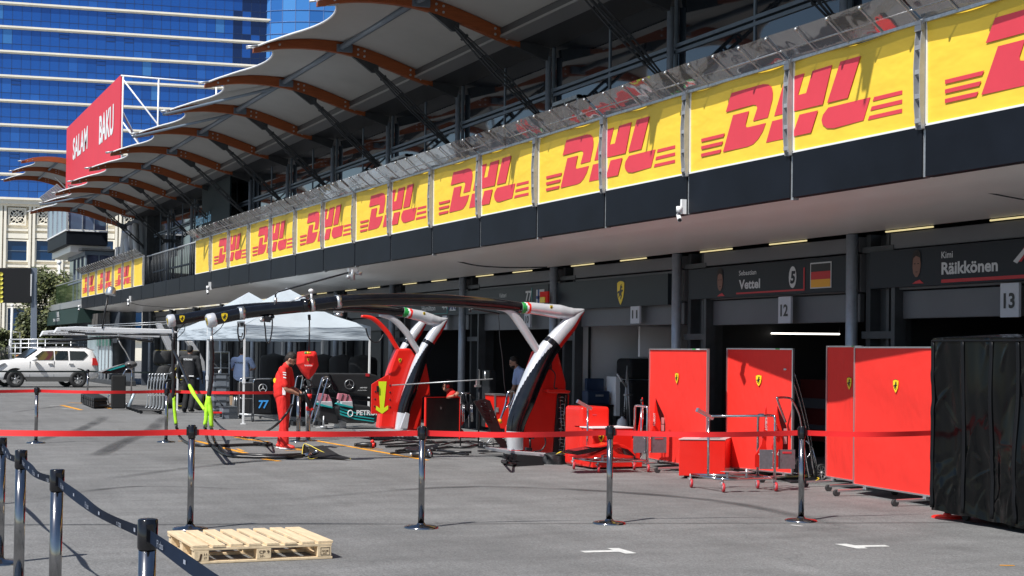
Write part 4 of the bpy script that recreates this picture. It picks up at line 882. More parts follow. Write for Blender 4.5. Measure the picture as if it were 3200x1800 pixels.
cctv('white camera under the balcony left of the silver dome lamp mast top',401,944,s=1.)
cctv('white camera at the far end of the balcony by the dark green awning',247,962,s=1.1)
cb=thing('hanging_cable','thin black cables sagging across the underside of the balcony','cable',(30,-11,3.5)); 
def cab(pts,D0,D1,r=.01):
    P=[onD(x,y,D0+(D1-D0)*i/(len(pts)-1)) for i,(x,y) in enumerate(pts)]; return MB().tube(smooth(P,5),r,6)
build('cable',cab([(1370,794),(1400,808),(1480,828),(1560,835),(1640,836),(1710,835)],10.6,12.6,.014),blackp,cb)
build('cable',cab([(2925,546),(2960,560),(3060,596),(3200,624)],10.6,11.6,.008),blackp,cb)
build('cable',cab([(660,903),(690,915),(740,925),(800,935)],10.6,12.4,.012),blackp,cb)
build('cable',cab([(410,947),(450,955),(560,962),(620,960)],10.6,12.4,.012),blackp,cb)
# white spot lights on soffit
for i,(px,py) in enumerate(((2800,672),(1895,790),(1270,815))):
    pass

# ================================================= FERRARI STYLE GANTRIES
def tubep(mb,pts,rs,fn,n=20,fx=1.0,up=(1,0,0),k=4):
    P=smooth(pts,k); N=len(P); R=[]
    for i in range(N):
        t=i/k; a=min(int(t),len(rs)-2); R.append(rs[a]+(rs[a+1]-rs[a])*(t-a))
    o=len(mb.mi); mb.tube(P,R,n,flat=(up,fx)); 
    for i in range(N-1):
        for j in range(n): mb.mi[o+i*n+j]=fn(i/(N-1),j/n)
    return mb
GX=23.0
A3=[silver,gblack,red,mat('stripe_green',(.02,.3,.06),.4),white]
def G(x,y,dx=0,X=GX): p=onX(x,y,X); return V3((p.x+dx,p.y,p.z))
def gantry(lab,X,boom,br,arm_,leg,lr,strut,sr_,double=False):
    t=thing('pit_gantry',lab,'gantry',(X,-10.3,0),'red and black pit stop gantries')
    g=lambda x,y,dx=0:G(x,y,dx,X)
    P=[g(*p) for p in boom]; N=len(boom)-1
    mb=MB(); tubep(mb,P,br,lambda u,v:1,20); build('boom',mb,A3,t)
    sP=P[-1]; e=g(*arm_[-1][:2]); d=(e-sP)
    mb=MB(); L=[sP-d*.02]+[g(x,y) for x,y,_ in arm_]
    tubep(mb,L,[br[-1]+.004]+[q[2] for q in arm_],lambda u,v:(3 if u+.035*cs(6.283*v)<.055 else 4 if u+.035*cs(6.283*v)<.085 else 2 if u+.035*cs(6.283*v)<.13 else 0),30,k=12); arm=build('silver_arm',mb,A3,t)
    shield(arm,sP+d*.42+V3((-(br[-1]+.012),0,.02)),(0,-1,0),(0,0,1),.07,(-1,0,0))
    c=P[0]; dd=(P[0]-P[1]).normalized(); cap=build('end_cap',MB().lathe([(br[0]+.012,-.08),(br[0]+.02,-.06),(br[0]+.02,.03),(br[0]-.0,.055),(br[0]-.02,.05),(0,.05)],c,dd,24),silver,t)
    u_=V3((1,0,0)); shield(cap,c+dd*.053,V3((-.6,0,0))+dd.cross(V3((0,0,1)))*0-u_*.4,dd.cross(u_)*-1 if (dd.cross(u_)).z<0 else dd.cross(u_),.12,dd)
    q=P[0]+(P[1]-P[0]).normalized()*.2; shield(t,q+V3((-(br[0]+.004),0,.01)),(0,-1,0),(0,0,1),.13,(-1,0,0))
    def legm(dx,name,silv=True):
        mb=MB(); LP=[g(x,y,dx) for x,y in leg]
        def fn(u,v):
            if u<.4: return 2 if .06<v<.44 and u>.01 else 0
            if u>.9: return 0
            if .45<u<.85 and (.52+.26*((u-.45)/.4)**1.1)<v<.86: return 0
            return 1
        tubep(mb,LP,lr,fn,72,fx=.85,k=18); return build(name,mb,A3,t)
    legm(0,'leg')
    if double: legm(1.15,'leg',True)
    def st(dx):
        mb=MB(); tubep(mb,[g(x,y,dx) for x,y in strut],[q*(.78 if dx else 1) for q in sr_],lambda u,v:0,18,fx=.8,k=4); return build('strut',mb,[silver if dx==0 else red],t)
    st(0)
    if double: st(1.15)
    return t,P
boomA=[(657,1002),(752,980),(843,968),(964,955),(1090,940),(1251,936),(1404,940),(1538,950),(1632,962)]
gA,PA=gantry('nearer pit gantry with long black boom, silver elbow and red console',GX,boomA,[.088,.09,.092,.094,.096,.096,.096,.092,.088],[(1660,963,.096),(1700,968,.102),(1748,974,.116),(1786,979,.098),(1827,968,.012)],[(1825,970),(1801,988),(1778,1015),(1738,1062),(1708,1100),(1672,1170),(1640,1250),(1612,1330),(1610,1405)],[.02,.095,.136,.152,.165,.182,.18,.155,.13],[(1545,962),(1590,968),(1628,1015),(1662,1068),(1690,1112)],[.03,.07,.074,.068,.06])
boomB=[(532,1003),(600,992),(700,974),(800,963),(950,957),(1100,961),(1200,968),(1262,975)]
gB,PB=gantry('farther pit gantry with black boom and two leaning legs behind the red arrow sign',28.6,boomB,[.1,.1,.1,.1,.1,.1,.095,.09],[(1290,982,.102),(1318,988,.108),(1345,998,.115),(1372,1003,.09),(1399,996,.012)],[(1397,997),(1381,1011),(1362,1036),(1345,1062),(1328,1092),(1306,1145),(1285,1210),(1264,1275),(1252,1345)],[.018,.09,.118,.115,.12,.135,.14,.13,.12],[(1185,985),(1225,994),(1268,1036),(1292,1075),(1312,1106)],[.03,.062,.066,.06,.055],True)
# console of the nearer gantry
ZX=V3((1,0,0))
def pg(pts,X): return [onX(x,y,X) for x,y in pts]
def gpart(name,pts,X,th,m_,par,bevel=.02): return build(name,MB().pprism(pg(pts,X),ZX*th),m_,par,bevel=bevel)
build('console',MB().pprism(pg([(1664,1096),(1742,1098),(1768,1196),(1768,1225),(1741,1230),(1727,1424),(1592,1414),(1577,1345)],GX+.25),V3((cs(YAW),-sn(YAW),0))*.6),red,gA,bevel=.03)
gpart('compartment',[(1742,1230),(1776,1230),(1772,1420),(1728,1418)],GX+.35,.5,blackp,gA)
mb=MB()
for i in range(16):
    y=1242+i*11; a=onX(1744+(i%3)*3,y,GX+.3); b=onX(1768-(i%2)*6,y+4,GX+.3); mb.tube([a,(a+b)/2+V3((-.02,0,.02)),b],.006,5)
mb.tube(pg([(1768,1235),(1762,1300),(1768,1360),(1760,1415)],GX+.28),.008,6); mb.tube(pg([(1750,1235),(1754,1330),(1748,1400)],GX+.28),.006,6); build('pipework',mb,chrome,gA)
gpart('shelf',[(1711,1217),(1760,1217),(1784,1222),(1780,1230),(1711,1228)],GX+.1,.9,red,gA,.015)
gpart('post',[(1768,1232),(1780,1232),(1772,1424),(1766,1424)],GX+.9,.15,red,gA)
gpart('base_plate',[(1594,1408),(1718,1417),(1717,1430),(1600,1419)],GX-.15,1.1,silver,gA,.01)
mb=MB().tube(smooth(pg([(1690,1357),(1700,1362),(1705,1385),(1692,1406),(1668,1412)],GX-.1),4),.012,8); build('console_hose',mb,blackp,gA)
mb=MB().tube(smooth(pg([(1718,1150),(1735,1170),(1732,1210),(1742,1213)],GX+.1),4),.01,6).box(onX(1708,1155,GX+.2),onX(1722,1133,GX+.24)); build('antenna_cable',mb,blackp,gA)
jk=thg('floor_jack_ramp','black wedge and cable box lying on the asphalt at the foot of the nearer gantry','ramp',onZ(1650,1455)); build('wedge',MB().pprism([onZ(1605,1459),onX(1618,1424,GX-.55),onX(1700,1436,GX-.55),onZ(1700,1458)],(.35,.02,.0)),mat('wedge_black',(.008,.008,.009),.8,spec=.1),jk,bevel=.006)
mb=MB(); rj=random.Random(4)
for i in range(16):
    p=onZ(1568+rj.random()*40,1452); z=rj.random()*.16; mb.obox(p+V3((0,0,.02+z)),(.06+.05*rj.random(),.02,.01),(0,.04,.01),(0,.01,.04))
mb.tube(smooth([onZ(1570,1440,.05),onZ(1585,1446,.15),onZ(1600,1450,.05),onZ(1612,1452,.02)],4),.02,6); build('couplings',mb,blackp,jk)
dr=thg('cordless_drill','teal and black cordless drill standing on the silver base plate','drill',onX(1658,1410,GX-.3)); X_=GX-.3
build('body',MB().tube(pg([(1643,1364),(1652,1364),(1668,1367)],X_),[.018,.032,.03],12).tube(pg([(1656,1370),(1657,1398)],X_),.018,8),blackp,dr); build('motor',MB().tube(pg([(1660,1360),(1670,1364)],X_),.036,12),mat('teal_plastic',(.01,.09,.08),.4),dr); build('battery',MB().pprism(pg([(1645,1398),(1664,1400),(1663,1410),(1645,1408)],X_),ZX*.07),blackp,dr,bevel=.005)
bg_=thg('tool_bag','slumped black tool bag with a yellow handle beside the nearer gantry base','bag',onZ(1745,1458)); rbx=random.Random(2); c=onZ(1745,1450)
def bagf(u,v):
    a=2*math.pi*u; k=1+.12*sn(5*a+v*7)+.06*sn(11*a); h=.17*(1-(1-v)**2.2); r=(.19+.03*v)*(1 if v<.6 else math.sqrt(max(0,1-((v-.6)/.4)**2))); return c+V3((cs(a)*r*k*.8,sn(a)*r*k*1.15,h+.012*sn(7*a)*v))
build('bag_body',MB().grid(bagf,40,14),mat('nylon_black',(.012,.012,.014),.6,bump=(14,.5,.02)),bg_); build('handle',MB().tube(smooth([c+V3((-.08,.08,.15)),c+V3((-.08,.0,.19)),c+V3((-.08,-.09,.16))],4),.012,6),mat('handle_yellow',(.8,.55,.03),.6),bg_)
# body of the farther gantry
XB=28.6
gpart('console',[(1242,1090),(1285,1088),(1306,1118),(1296,1150),(1262,1240),(1236,1340),(1184,1338),(1193,1276),(1209,1190),(1224,1137)],XB+.12,.25,red,gB,.04)
gpart('console',[(1318,1108),(1334,1137),(1343,1190),(1346,1236),(1322,1240),(1316,1345),(1250,1345),(1300,1180)],XB+.3,.9,red,gB,.03)
shield(gB,onX(1250,1126,XB+.11),(0,-1,0),(0,0,1),.085,(-1,0,0))
gpart('foot_cover',[(1268,1288),(1281,1294),(1274,1340),(1250,1340)],XB-.18,.05,silver,gB,.01)
gpart('base_plate',[(1152,1352),(1310,1362),(1308,1372),(1156,1360)],XB-.1,1.0,silver,gB,.01)
mb=MB()
for x in (1158,1190,1240,1290): mb.tube(pg([(x,1360),(x,1372)],XB),.03,8)
for i in range(10): p=onX(1170+i*13,1368,XB); mb.obox(p,(.3,.02,0),(0,.09,.02),(0,0,.05))
build('underframe',mb,blackp,gB)
# straps, lamps, control boxes on the nearer boom
def along(P,f):
    i=min(int(f*(len(P)-1)),len(P)-2); t=f*(len(P)-1)-i; p=P[i]+(P[i+1]-P[i])*t; return p,(P[i+1]-P[i]).normalized()
def strap(px,py,r=.1,w_=.045,par=gA,X=GX):
    p=onX(px,py,X); d=V3((0,-1,.12)).normalized(); return build('strap',MB().lathe([(r,-w_),(r+.006,-w_),(r+.006,w_),(r,w_)],p,d,24),alu,par)
strap(754,979,.095); strap(974,953,.102,.03); strap(1056,943,.1,.035); strap(955,954,.101,.06).data.materials[0]=gblack
mb=MB().pprism(pg([(745,1004),(766,1004),(764,1022),(747,1022)],GX-.05),ZX*.1); cbx=build('control_box',mb,alu,gA,bevel=.006)
build('control_screen',MB().pprism(pg([(750,1008),(762,1008),(761,1019),(752,1019)],GX-.055),ZX*.004),blackp,cbx)
build('hose_loop',MB().tube(smooth(pg([(745,1010),(743,1035),(747,1060),(754,1066),(762,1056),(764,1035),(765,1012)],GX-.06),5),.012,8).tube(smooth(pg([(747,1050),(755,1053),(758,1040)],GX-.07),4),.009,6),blackp,gA)
mb=MB(); 
for x,y,r in ((822,998,.03),(832,992,.045),(842,997,.035),(852,990,.03)): mb.ball(onX(x,y,GX-.03),r,10)
mb.pprism(pg([(824,990),(846,988),(846,1007),(826,1005)],GX-.08),ZX*.1); build('valve_block',mb,blackp,gA)
build('valve_disc',MB().lathe([(0,0),(.035,0),(.035,.02),(0,.02)],onX(818,1000,GX-.1),(-1,0,0),14),alu,gA)
build('hose_loop',MB().tube(smooth(pg([(826,1006),(829,1030),(832,1062),(838,1073),(845,1060),(850,1030),(851,995)],GX-.06),5),.011,8),blackp,gA)
b_=onX(972,909,GX); build('lamp_ball',MB().ball(b_,.042,14,(1,1,.8)).tube([b_,onX(975,945,GX)],[.02,.015],8),white,gA)
build('lamp_bar',MB().tube(pg([(968,918),(908,942)],GX-.05),.012,8),alu,gA); 
build('underboom_lamp',MB().lathe([(0,0),(.06,0),(.07,.03),(.04,.06),(0,.06)],onX(1058,988,GX),(0,0,1),16).box(onX(1045,977,GX-.03),onX(1070,973,GX+.03)),alu,gA)
build('arm_rod',MB().tube(pg([(1470,968),(1480,965),(1560,980)],GX-.12),.014,8).ball(onX(1468,970,GX-.12),.03,8),blackp,gA)
build('cable',MB().tube(smooth(pg([(1556,975),(1560,1010),(1562,1060),(1570,1120),(1576,1200),(1585,1260)],GX+.6),4),.007,5),blackp,gA)
build('cable',MB().tube(smooth(pg([(1143,1025),(1150,1050),(1165,1068),(1185,1066),(1198,1045)],GX+5.5),4),.014,6),blackp,gB)
# camera arm
ca=thg('arm_camera','white camera cluster on a thin black arm rising from the nearer boom','camera',onX(861,945,GX)); 
build('arm',MB().tube(pg([(861,950),(861,920),(868,912),(930,895),(1010,873),(1088,852)],GX),.014,8),blackp,ca); build('clamp',MB().tube(pg([(861,948),(861,930)],GX),.026,8),alu,ca)
mb=MB().tube(pg([(1100,842),(1101,876)],GX),.045,12).tube(pg([(1108,852),(1130,855)],GX),.03,12).ball(onX(1088,865,GX),.035,10).box(onX(1090,850,GX-.04),onX(1112,840,GX+.04)); build('camera_head',mb,gal,ca)
# hanging red cover
dp=thg('hanging_cover','red tapered cover with shield and white lettering hanging from the nearer boom','cover',onX(967,1190,GX)); X_=GX
build('rod',MB().tube(pg([(966,983),(967,1000)],X_),.022,10).tube(pg([(967,1000),(967,1013)],X_),.01,8).tube(pg([(967,1013),(966,1100)],X_),.012,8),blackp,dp)
out=[(935,1100),(950,1098),(985,1098),(990,1103),(996,1142),(985,1165),(967,1186),(948,1165),(932,1138)]
def shell(out,X,th,bulge,name,m_,par,cpt):
    P=pg(out,X); c=onX(*cpt,X-bulge); n_=len(P); mb=MB(); mid=[(p+c)/2+V3((-bulge*.55,0,0)) for p in P]; back=[(p+V3((th,0,0))) for p in P]
    mb.add(P+mid+[c]+back+[onX(*cpt,X+th+bulge*.5)],[(i,(i+1)%n_,n_+(i+1)%n_,n_+i) for i in range(n_)]+[(n_+i,n_+(i+1)%n_,2*n_) for i in range(n_)]+[(i,2*n_+1+i,2*n_+1+(i+1)%n_,(i+1)%n_) for i in range(n_)]+[(2*n_+1+i,3*n_+1,2*n_+1+(i+1)%n_) for i in range(n_)],False); 
    o=build(name,mb,m_,par); b_=o.modifiers.new('b','BEVEL'); b_.width=.012; b_.segments=3; b_.limit_method='NONE'; return o
shell(out,X_,.12,.06,'cover_shell',redcloth,dp,(965,1125))
shield(dp,onX(963,1124,X_-.075),(0,-1,0),(0,0,1),.048,(-1,0,0)); mb=MB(); text(mb,'brembo',onX(952,1144,X_-.075),(0,-1,0),(0,0,1),.028,.12,.02); build('lettering',mb,white,dp)
cap=MB(); 
for px,c in ((955,0),(962,1),(969,2)): cap.cur=c; cap.ball(onX(px,1103,X_-.1),.022,8)
build('coloured_clips',cap,[mat('clip_green',(.1,.35,.1),.5),ferry,mat('clip_orange',(.8,.25,.02),.5)],dp)
# hoses from the boom ends
slv=mat('lime_sleeve',(.45,.85,.03),.6,noise=(12,.15),bump=(18,.4,.01)); hos=mat('hose_black',(.012,.012,.014),.35,bump=(25,.4,.01))
def wob(P,a=.012,seed=0):
    R=random.Random(seed); return [p+V3((R.uniform(-a,a),R.uniform(-a,a),R.uniform(-a,a)*.5)) for p in P]
XA=23.0
def hx(pts,X): return [onX(x,y,X) for x,y in pts]
h1=thg('air_hose','thick black hoses with two lime sleeves hanging from the nearer boom end','hose',onX(657,1020,XA))
build('swivel',MB().tube(hx([(662,1018),(662,1050)],XA),.016,8).tube(hx([(661,1050),(661,1075)],XA),.024,8),gal,h1)
build('hose',MB().tube(wob(smooth(hx([(661,1062),(662,1110),(661,1160),(659,1200),(652,1238)],XA),5),.006,1),.034,10),hos,h1)
build('hose',MB().tube(hx([(700,1009),(690,1025),(665,1047)],XA),.006,5),hos,h1)
build('sleeve',MB().tube(wob(smooth(hx([(652,1234),(647,1260),(645,1290),(641,1329)],XA),4),.004,2),[.03,.03,.032,.03,.034,.033,.03,.032,.03,.03,.03,.029,.028],10),slv,h1)
build('sleeve',MB().tube(wob(smooth(hx([(653,1240),(656,1265),(659,1295),(661,1334)],XA-.05),4),.004,3),[.03,.034,.035,.037,.036,.035,.036,.036,.034,.034,.033,.031,.03],10),slv,h1)
def blend(hang,X,fl): return hx(hang,X)+[onZ(x,y,.03) for x,y in fl]
build('hose',MB().tube(wob(smooth(blend([(641,1328),(643,1352)],XA,[(650,1378),(668,1396),(692,1414),(720,1424),(773,1427),(897,1429),(955,1422)]),5),.008,4),.026,8),hos,h1)
build('hose',MB().tube(wob(smooth(blend([(660,1334),(664,1358)],XA,[(672,1380),(690,1400),(712,1416),(770,1421),(850,1423),(940,1420)]),5),.008,5),.026,8),hos,h1)
XH=28.6
h2=thg('air_hose','black hose from the farther boom end with one upright and one slanting lime sleeve','hose',onX(540,1020,XH))
build('swivel',MB().tube(hx([(541,1018),(541,1060)],XH),.02,8),gal,h2); build('hose',MB().tube(wob(smooth(hx([(541,1055),(541,1120),(542,1180),(542,1242)],XH),5),.008,6),.034,10),hos,h2)
build('hose',MB().tube(hx([(575,1013),(560,1030),(545,1055)],XH),.007,5).tube(smooth(hx([(578,1015),(575,1035),(555,1055)],XH),4),.007,5),hos,h2)
build('sleeve',MB().tube(wob(smooth(hx([(543,1240),(545,1262),(546,1290),(550,1326)],XH),4),.004,7),.031,10),slv,h2)
build('hose',MB().tube(smooth([onX(543,1095,XH),onX(563,1136,XH-.6),onX(592,1206,XH-1.8)],5),.028,10),hos,h2)
build('sleeve',MB().tube(smooth([onX(592,1204,XH-1.8),onX(606,1232,XH-2.4),onX(622,1256,XH-3),onX(640,1281,XH-4)],4),[.026,.03,.034,.036,.034,.03,.028,.026,.026,.026,.026,.026,.026],10),slv,h2)
build('hose',MB().tube(wob(smooth(hx([(550,1325),(553,1340)],XH)+[onZ(x,y,.03) for x,y in [(561,1363),(586,1384),(632,1392),(773,1390),(839,1388)]],5),.008,8),.026,8),hos,h2)
h3=thg('air_hose','thin black hose curving low and up to the hands of the man in red','hose',onZ(793,1366)); mh=at(912,1262,26.6)
build('hose',MB().tube(smooth([onX(642,1285,24),onZ(666,1308,.25),onZ(698,1340,.1),onZ(752,1364,.03),onZ(793,1366,.03),at(855,1334,26.7),at(897,1290,26.6),mh],5),.022,8),hos,h3)
bk_=thg('connector_bundle','loose black connector bundle at the feet of the man in red','hose',onZ(830,1388)); mb=MB(); rj=random.Random(9)
for i in range(10): p=onZ(800+i*5,1390-abs(i-6)*.8,.03+.02*rj.random()); mb.obox(p,(.05,.03,.01),(-.02,.06,0),(0,.01,.05))
mb.tube(smooth([onZ(826,1385,.02),onZ(836,1384,.18),onZ(846,1385,.05)],4),.018,6); build('connectors',mb,blackp,bk_)
# wing nose cover on the floor
fw=thg('nose_cover','black pointed cloth cover with yellow piping lying open on the asphalt','cover',onZ(1010,1430))
mb=MB(); a=onZ(944,1424); b=onZ(1097,1433); c=onZ(1000,1405,.0); 
mb.pprism([onZ(944,1423,.0),at(949,1389,26.1),at(968,1392,26.1),at(975,1420,26.0)],(.02,-.01,.004)); mb.pprism([onZ(965,1432),onZ(1097,1434),onZ(1080,1424,.05),at(1010,1400,26.6),at(968,1393,26.2)],(.02,0,.006)); mb.pprism([onZ(968,1432),at(1020,1415,25.2),onZ(1093,1434,.03)],(-.01,0,.02)); build('cloth',mb,mat('cover_black',(.01,.01,.012),.7),fw)
mb=MB().tube(smooth([onZ(944,1424,.01),at(949,1389,26.05),at(966,1391,26.05),at(992,1404,25.8),at(1020,1417,25.4),onZ(1060,1427,.04),onZ(1096,1434,.03)],4),.007,6).tube(smooth([at(966,1391,26.05),at(967,1412,26),onZ(964,1432,.01),onZ(985,1432,.02),at(1012,1420,25.4)],4),.006,6); build('piping',mb,mat('piping_yellow',(.75,.6,.08),.6),fw)
mb=MB().tube([onZ(950,1424,.05),onZ(985,1416,.08)],.035,8).ball(onZ(990,1412,.1),.04,8); build('coupling',mb,chrome,fw)
# black screen with red frame, person behind comes later
sc1=thg('screen_panel','black folding screen in a red frame with a small white number 2','screen',onZ(1385,1378)); sa,sb_=onZ(1326,1379),onZ(1437,1374)
def sp(u,z): return sa+(sb_-sa)*u+V3((0,0,z))
sd=(sb_-sa).normalized(); sw=V3((-sd.y,sd.x,0)); L=(sb_-sa).length; TZ=.82
build('sheet',MB().obox(sp(.5,.03+TZ/2),sd*L*.96,sw*.02,V3((0,0,TZ-.04))),mat('screen_black',(.014,.015,.015),.45,noise=(3,.3),bump=(2,.2,.03)),sc1)
build('frame',MB().obox(sp(.985,TZ/2+.02),sd*.035,sw*.05,V3((0,0,TZ+.02))).obox(sp(.02,TZ/2+.02),sd*.03,sw*.04,V3((0,0,TZ))),red,sc1); build('rail',MB().obox(sp(.5,TZ+.03),sd*L,sw*.03,V3((0,0,.014))),red,sc1)
mb=MB(); sf_=-sw if sw.x>0 else sw; text(mb,'2',sp(.42,.62)+sf_*.014,sd,(0,0,1),.04,None,.02); build('digit',mb,white,sc1)
# lollipop sign
lo=thg('stop_sign','red lollipop board with a big lime arrow pointing down','sign',onX(1190,1290,27.3)); X_=27.3
build('board',MB().pprism(pg([(1162,1201),(1182,1188),(1215,1169),(1216,1192),(1228,1212),(1228,1293),(1160,1293)],X_),ZX*.03),red,lo,bevel=.004)
build('arrow',MB().pprism(pg([(1183,1192),(1208,1192),(1200,1275),(1213,1267),(1213,1279),(1194,1293),(1175,1281),(1176,1268),(1188,1277)],X_-.006),ZX*.004),mat('lime_arrow',(.75,.9,.02),.5),lo)
mb=MB()
for x,y in ((1173,1224),(1172,1247),(1171,1270),(1219,1204),(1219,1226),(1219,1249),(1219,1272)): mb.lathe([(0,.004),(.012,.004),(.016,0)],onX(x,y,X_-.006),(-1,0,0),10)
build('bolts',mb,blackp,lo); build('bracket',MB().pprism(pg([(1178,1206),(1184,1206),(1184,1225),(1178,1225)],X_-.03),ZX*.03),blackp,lo)
rod=MB().tube([onX(1225,1204,27.28),onX(1540,1184,26.2)],.011,8); build('rod',rod,gal,lo)
stn=thg('rod_stand','black pole stand with silver clamp carrying the rod of the arrow sign','stand',onZ(1495,1392)); q=onZ(1495,1392)
build('pole',MB().tube([q,V3((q.x,q.y,1.42))],.016,10),blackp,stn); k=onX(1493,1198,q.x); build('clamp',MB().box((k.x-.03,k.y-.03,k.z-.05),(k.x+.03,k.y+.03,k.z+.06)).box((k.x-.05,k.y-.05,k.z-.07),(k.x+.05,k.y+.05,k.z-.03)).tube([onX(1516,1188,q.x),onX(1516,1160,q.x)],.016,8),alu,stn)
# tilted floor panel leaning on gantry
fp=thg('floor_panel','long black louvred panel leaning down from a tubular rack to the gantry foot','panel',onX(1530,1300,22.6)); X_=22.6
build('panel',MB().pprism(pg([(1480,1254),(1498,1250),(1515,1246),(1532,1252),(1586,1395),(1582,1400),(1565,1398),(1545,1370),(1525,1330)],X_),ZX*.03),mat('carbon_black',(.008,.008,.009),.35,noise=(20,.3)),fp,bevel=.004)
mb=MB()
for i in range(7): t_=i*5.5; mb.pprism(pg([(1503+t_*.45,1258+t_*1.6),(1520+t_*.5,1262+t_*1.6),(1521+t_*.5,1265+t_*1.6),(1504+t_*.45,1261+t_*1.6)],X_-.012),ZX*.008)
build('louvres',mb,gblack,fp)
mb=MB()
for x,y in ((1516,1258),(1505,1270),(1532,1284),(1546,1304),(1512,1310),(1574,1371),(1560,1390)): mb.ball(onX(x,y,X_-.01),.009,6)
build('rivets',mb,chrome,fp)
rk=thg('wheel_gun_rack','black and chrome rack of hanging wheel guns right of the black screen','rack',onX(1460,1370,27)); X_=26.6
mb=MB().tube(pg([(1435,1230),(1468,1228),(1482,1245)],X_),.02,8).tube(pg([(1440,1228),(1440,1370)],X_),.01,6)
for x in (1447,1460,1474): mb.tube(smooth(pg([(x-4,1232),(x-2,1252),(x+3,1262),(x,1285)],X_-.05),3),[.018]*10,8); mb.pprism(pg([(x-5,1262),(x+4,1262),(x+3,1278),(x-3,1280)],X_-.1),ZX*.06)
build('guns',mb,blackp,rk); mb=MB()
for x in (1445,1450,1472,1476): mb.tube(pg([(x,1265),(x+1,1318)],X_-.1),.008,6)
mb.tube(pg([(1465,1335),(1464,1300),(1470,1290)],X_),.006,5); mb.tube(pg([(1440,1229),(1468,1228)],X_-.03),.012,6); build('chrome_parts',mb,chrome,rk)
build('post',MB().tube([V3((X_,onX(1440,1300,X_).y,0)),onX(1440,1230,X_)],.014,8),blackp,rk)
# red flight case + chrome cart behind
fc=thg('flight_case','red flight case with silver edges standing behind the black leaning panel','case',onX(1570,1340,28)); X_=27.2; 
build('shell',MB().pprism(pg([(1548,1234),(1592,1235),(1588,1340),(1548,1338)],X_),ZX*.5),red,fc); build('edge',MB().pprism(pg([(1546,1231),(1594,1232),(1594,1237),(1546,1236)],X_-.01),ZX*.5).pprism(pg([(1546,1236),(1550,1236),(1550,1336),(1546,1336)],X_-.01),ZX*.03).pprism(pg([(1592,1236),(1595,1236),(1592,1336),(1588,1336)],X_-.01),ZX*.03),alu,fc)
build('latch',MB().pprism(pg([(1550,1273),(1558,1273),(1558,1288),(1550,1288)],X_-.015),ZX*.02),gal,fc)
ct=thg('jack_trolley','chrome jack trolley with orange grip between flight case and gantry','trolley',onX(1572,1320,26)); X_=25.6
build('tubes',MB().tube(smooth(pg([(1562,1315),(1578,1270),(1586,1232),(1596,1222),(1607,1224),(1606,1240),(1590,1275)],X_),4),.02,8).tube(pg([(1570,1290),(1600,1250)],X_),.014,8),chrome,ct); build('grip',MB().tube(pg([(1560,1310),(1566,1322)],X_),.028,8),mat('grip_orange',(.85,.4,.02),.5),ct)
build('lower_tubes',MB().tube(pg([(1513,1395),(1540,1362),(1542,1395)],X_),.012,8).tube(pg([(1515,1392),(1538,1378)],X_),.012,8).tube(smooth(pg([(1498,1378),(1508,1376),(1512,1382),(1512,1405)],X_),3),.012,8),gal,ct)
wh=thg('wall_case','tall narrow black case standing in the dark garage doorway','case',onX(1540,1330,29.5)); build('shell',MB().pprism(pg([(1529,1158),(1552,1158),(1552,1335),(1526,1335)],29.5),ZX*.4),blackp,wh,bevel=.02)
# guns and hoses on the floor
for i,(px,py,l_,lab) in enumerate(((1145,1390,.35,'black and red wheel gun lying on the asphalt below the farther gantry'),(1320,1420,.34,'black wheel gun with silver socket lying in front of the black screen'))):
    p=onZ(px,py,.06); g=thg('wheel_gun',lab,'wheel gun',onZ(px,py)); ax=V3((-.2,-1,0)).normalized()
    build('barrel',MB().tube([p-ax*l_*.5,p-ax*l_*.32,p-ax*l_*.3,p+ax*l_*.3,p+ax*l_*.5],[.035,.04,.05,.052,.04],12).tube([p+ax*.05,p+ax*.05+V3((-.14,.02,-.02))],.025,8),blackp,g)
    build('collar',MB().tube([p+ax*l_*.28,p+ax*l_*.42],.056,12).ball(p+ax*.1+V3((-.02,0,.06)),.035,8),red if i==0 else chrome,g); build('socket',MB().tube([p-ax*l_*.62,p-ax*l_*.48],.03,12),blackp if i==0 else alu,g)
cl=thg('cable_tangle','tangle of black cables on the asphalt under the gantries','cable',onZ(1420,1400)); rj=random.Random(12)
for k in (0,1,4,6,7):
    y0=1380+k*4.5; P=[onZ(1190+i*48+rj.uniform(-12,12)+k*6,y0+rj.uniform(-7,7)+i*1.2*(k>4),.02+.012*k%.04) for i in range(8 if k<5 else 6)]
    build('cable',MB().tube(smooth(P,5),.016 if k%2 else .022,6),hos,cl)
build('cable',MB().tube([onZ(1545,1412,.03)+V3((.28*cs(t*.4),.28*sn(t*.4),.004*t)) for t in range(40)],.016,6),hos,cl)
fpn=thg('flat_black_panel','flat black curved body panel lying on the asphalt below the red arrow sign','panel',onZ(1310,1405))
build('panel',MB().pprism([onZ(1250,1411,.01),onZ(1275,1398,.05),onZ(1320,1388,.1),onZ(1370,1386,.08),onZ(1368,1402,.02),onZ(1320,1411,.01)],(0,0,.02)),mat('panel_navy_black',(.008,.009,.014),.4),fpn)
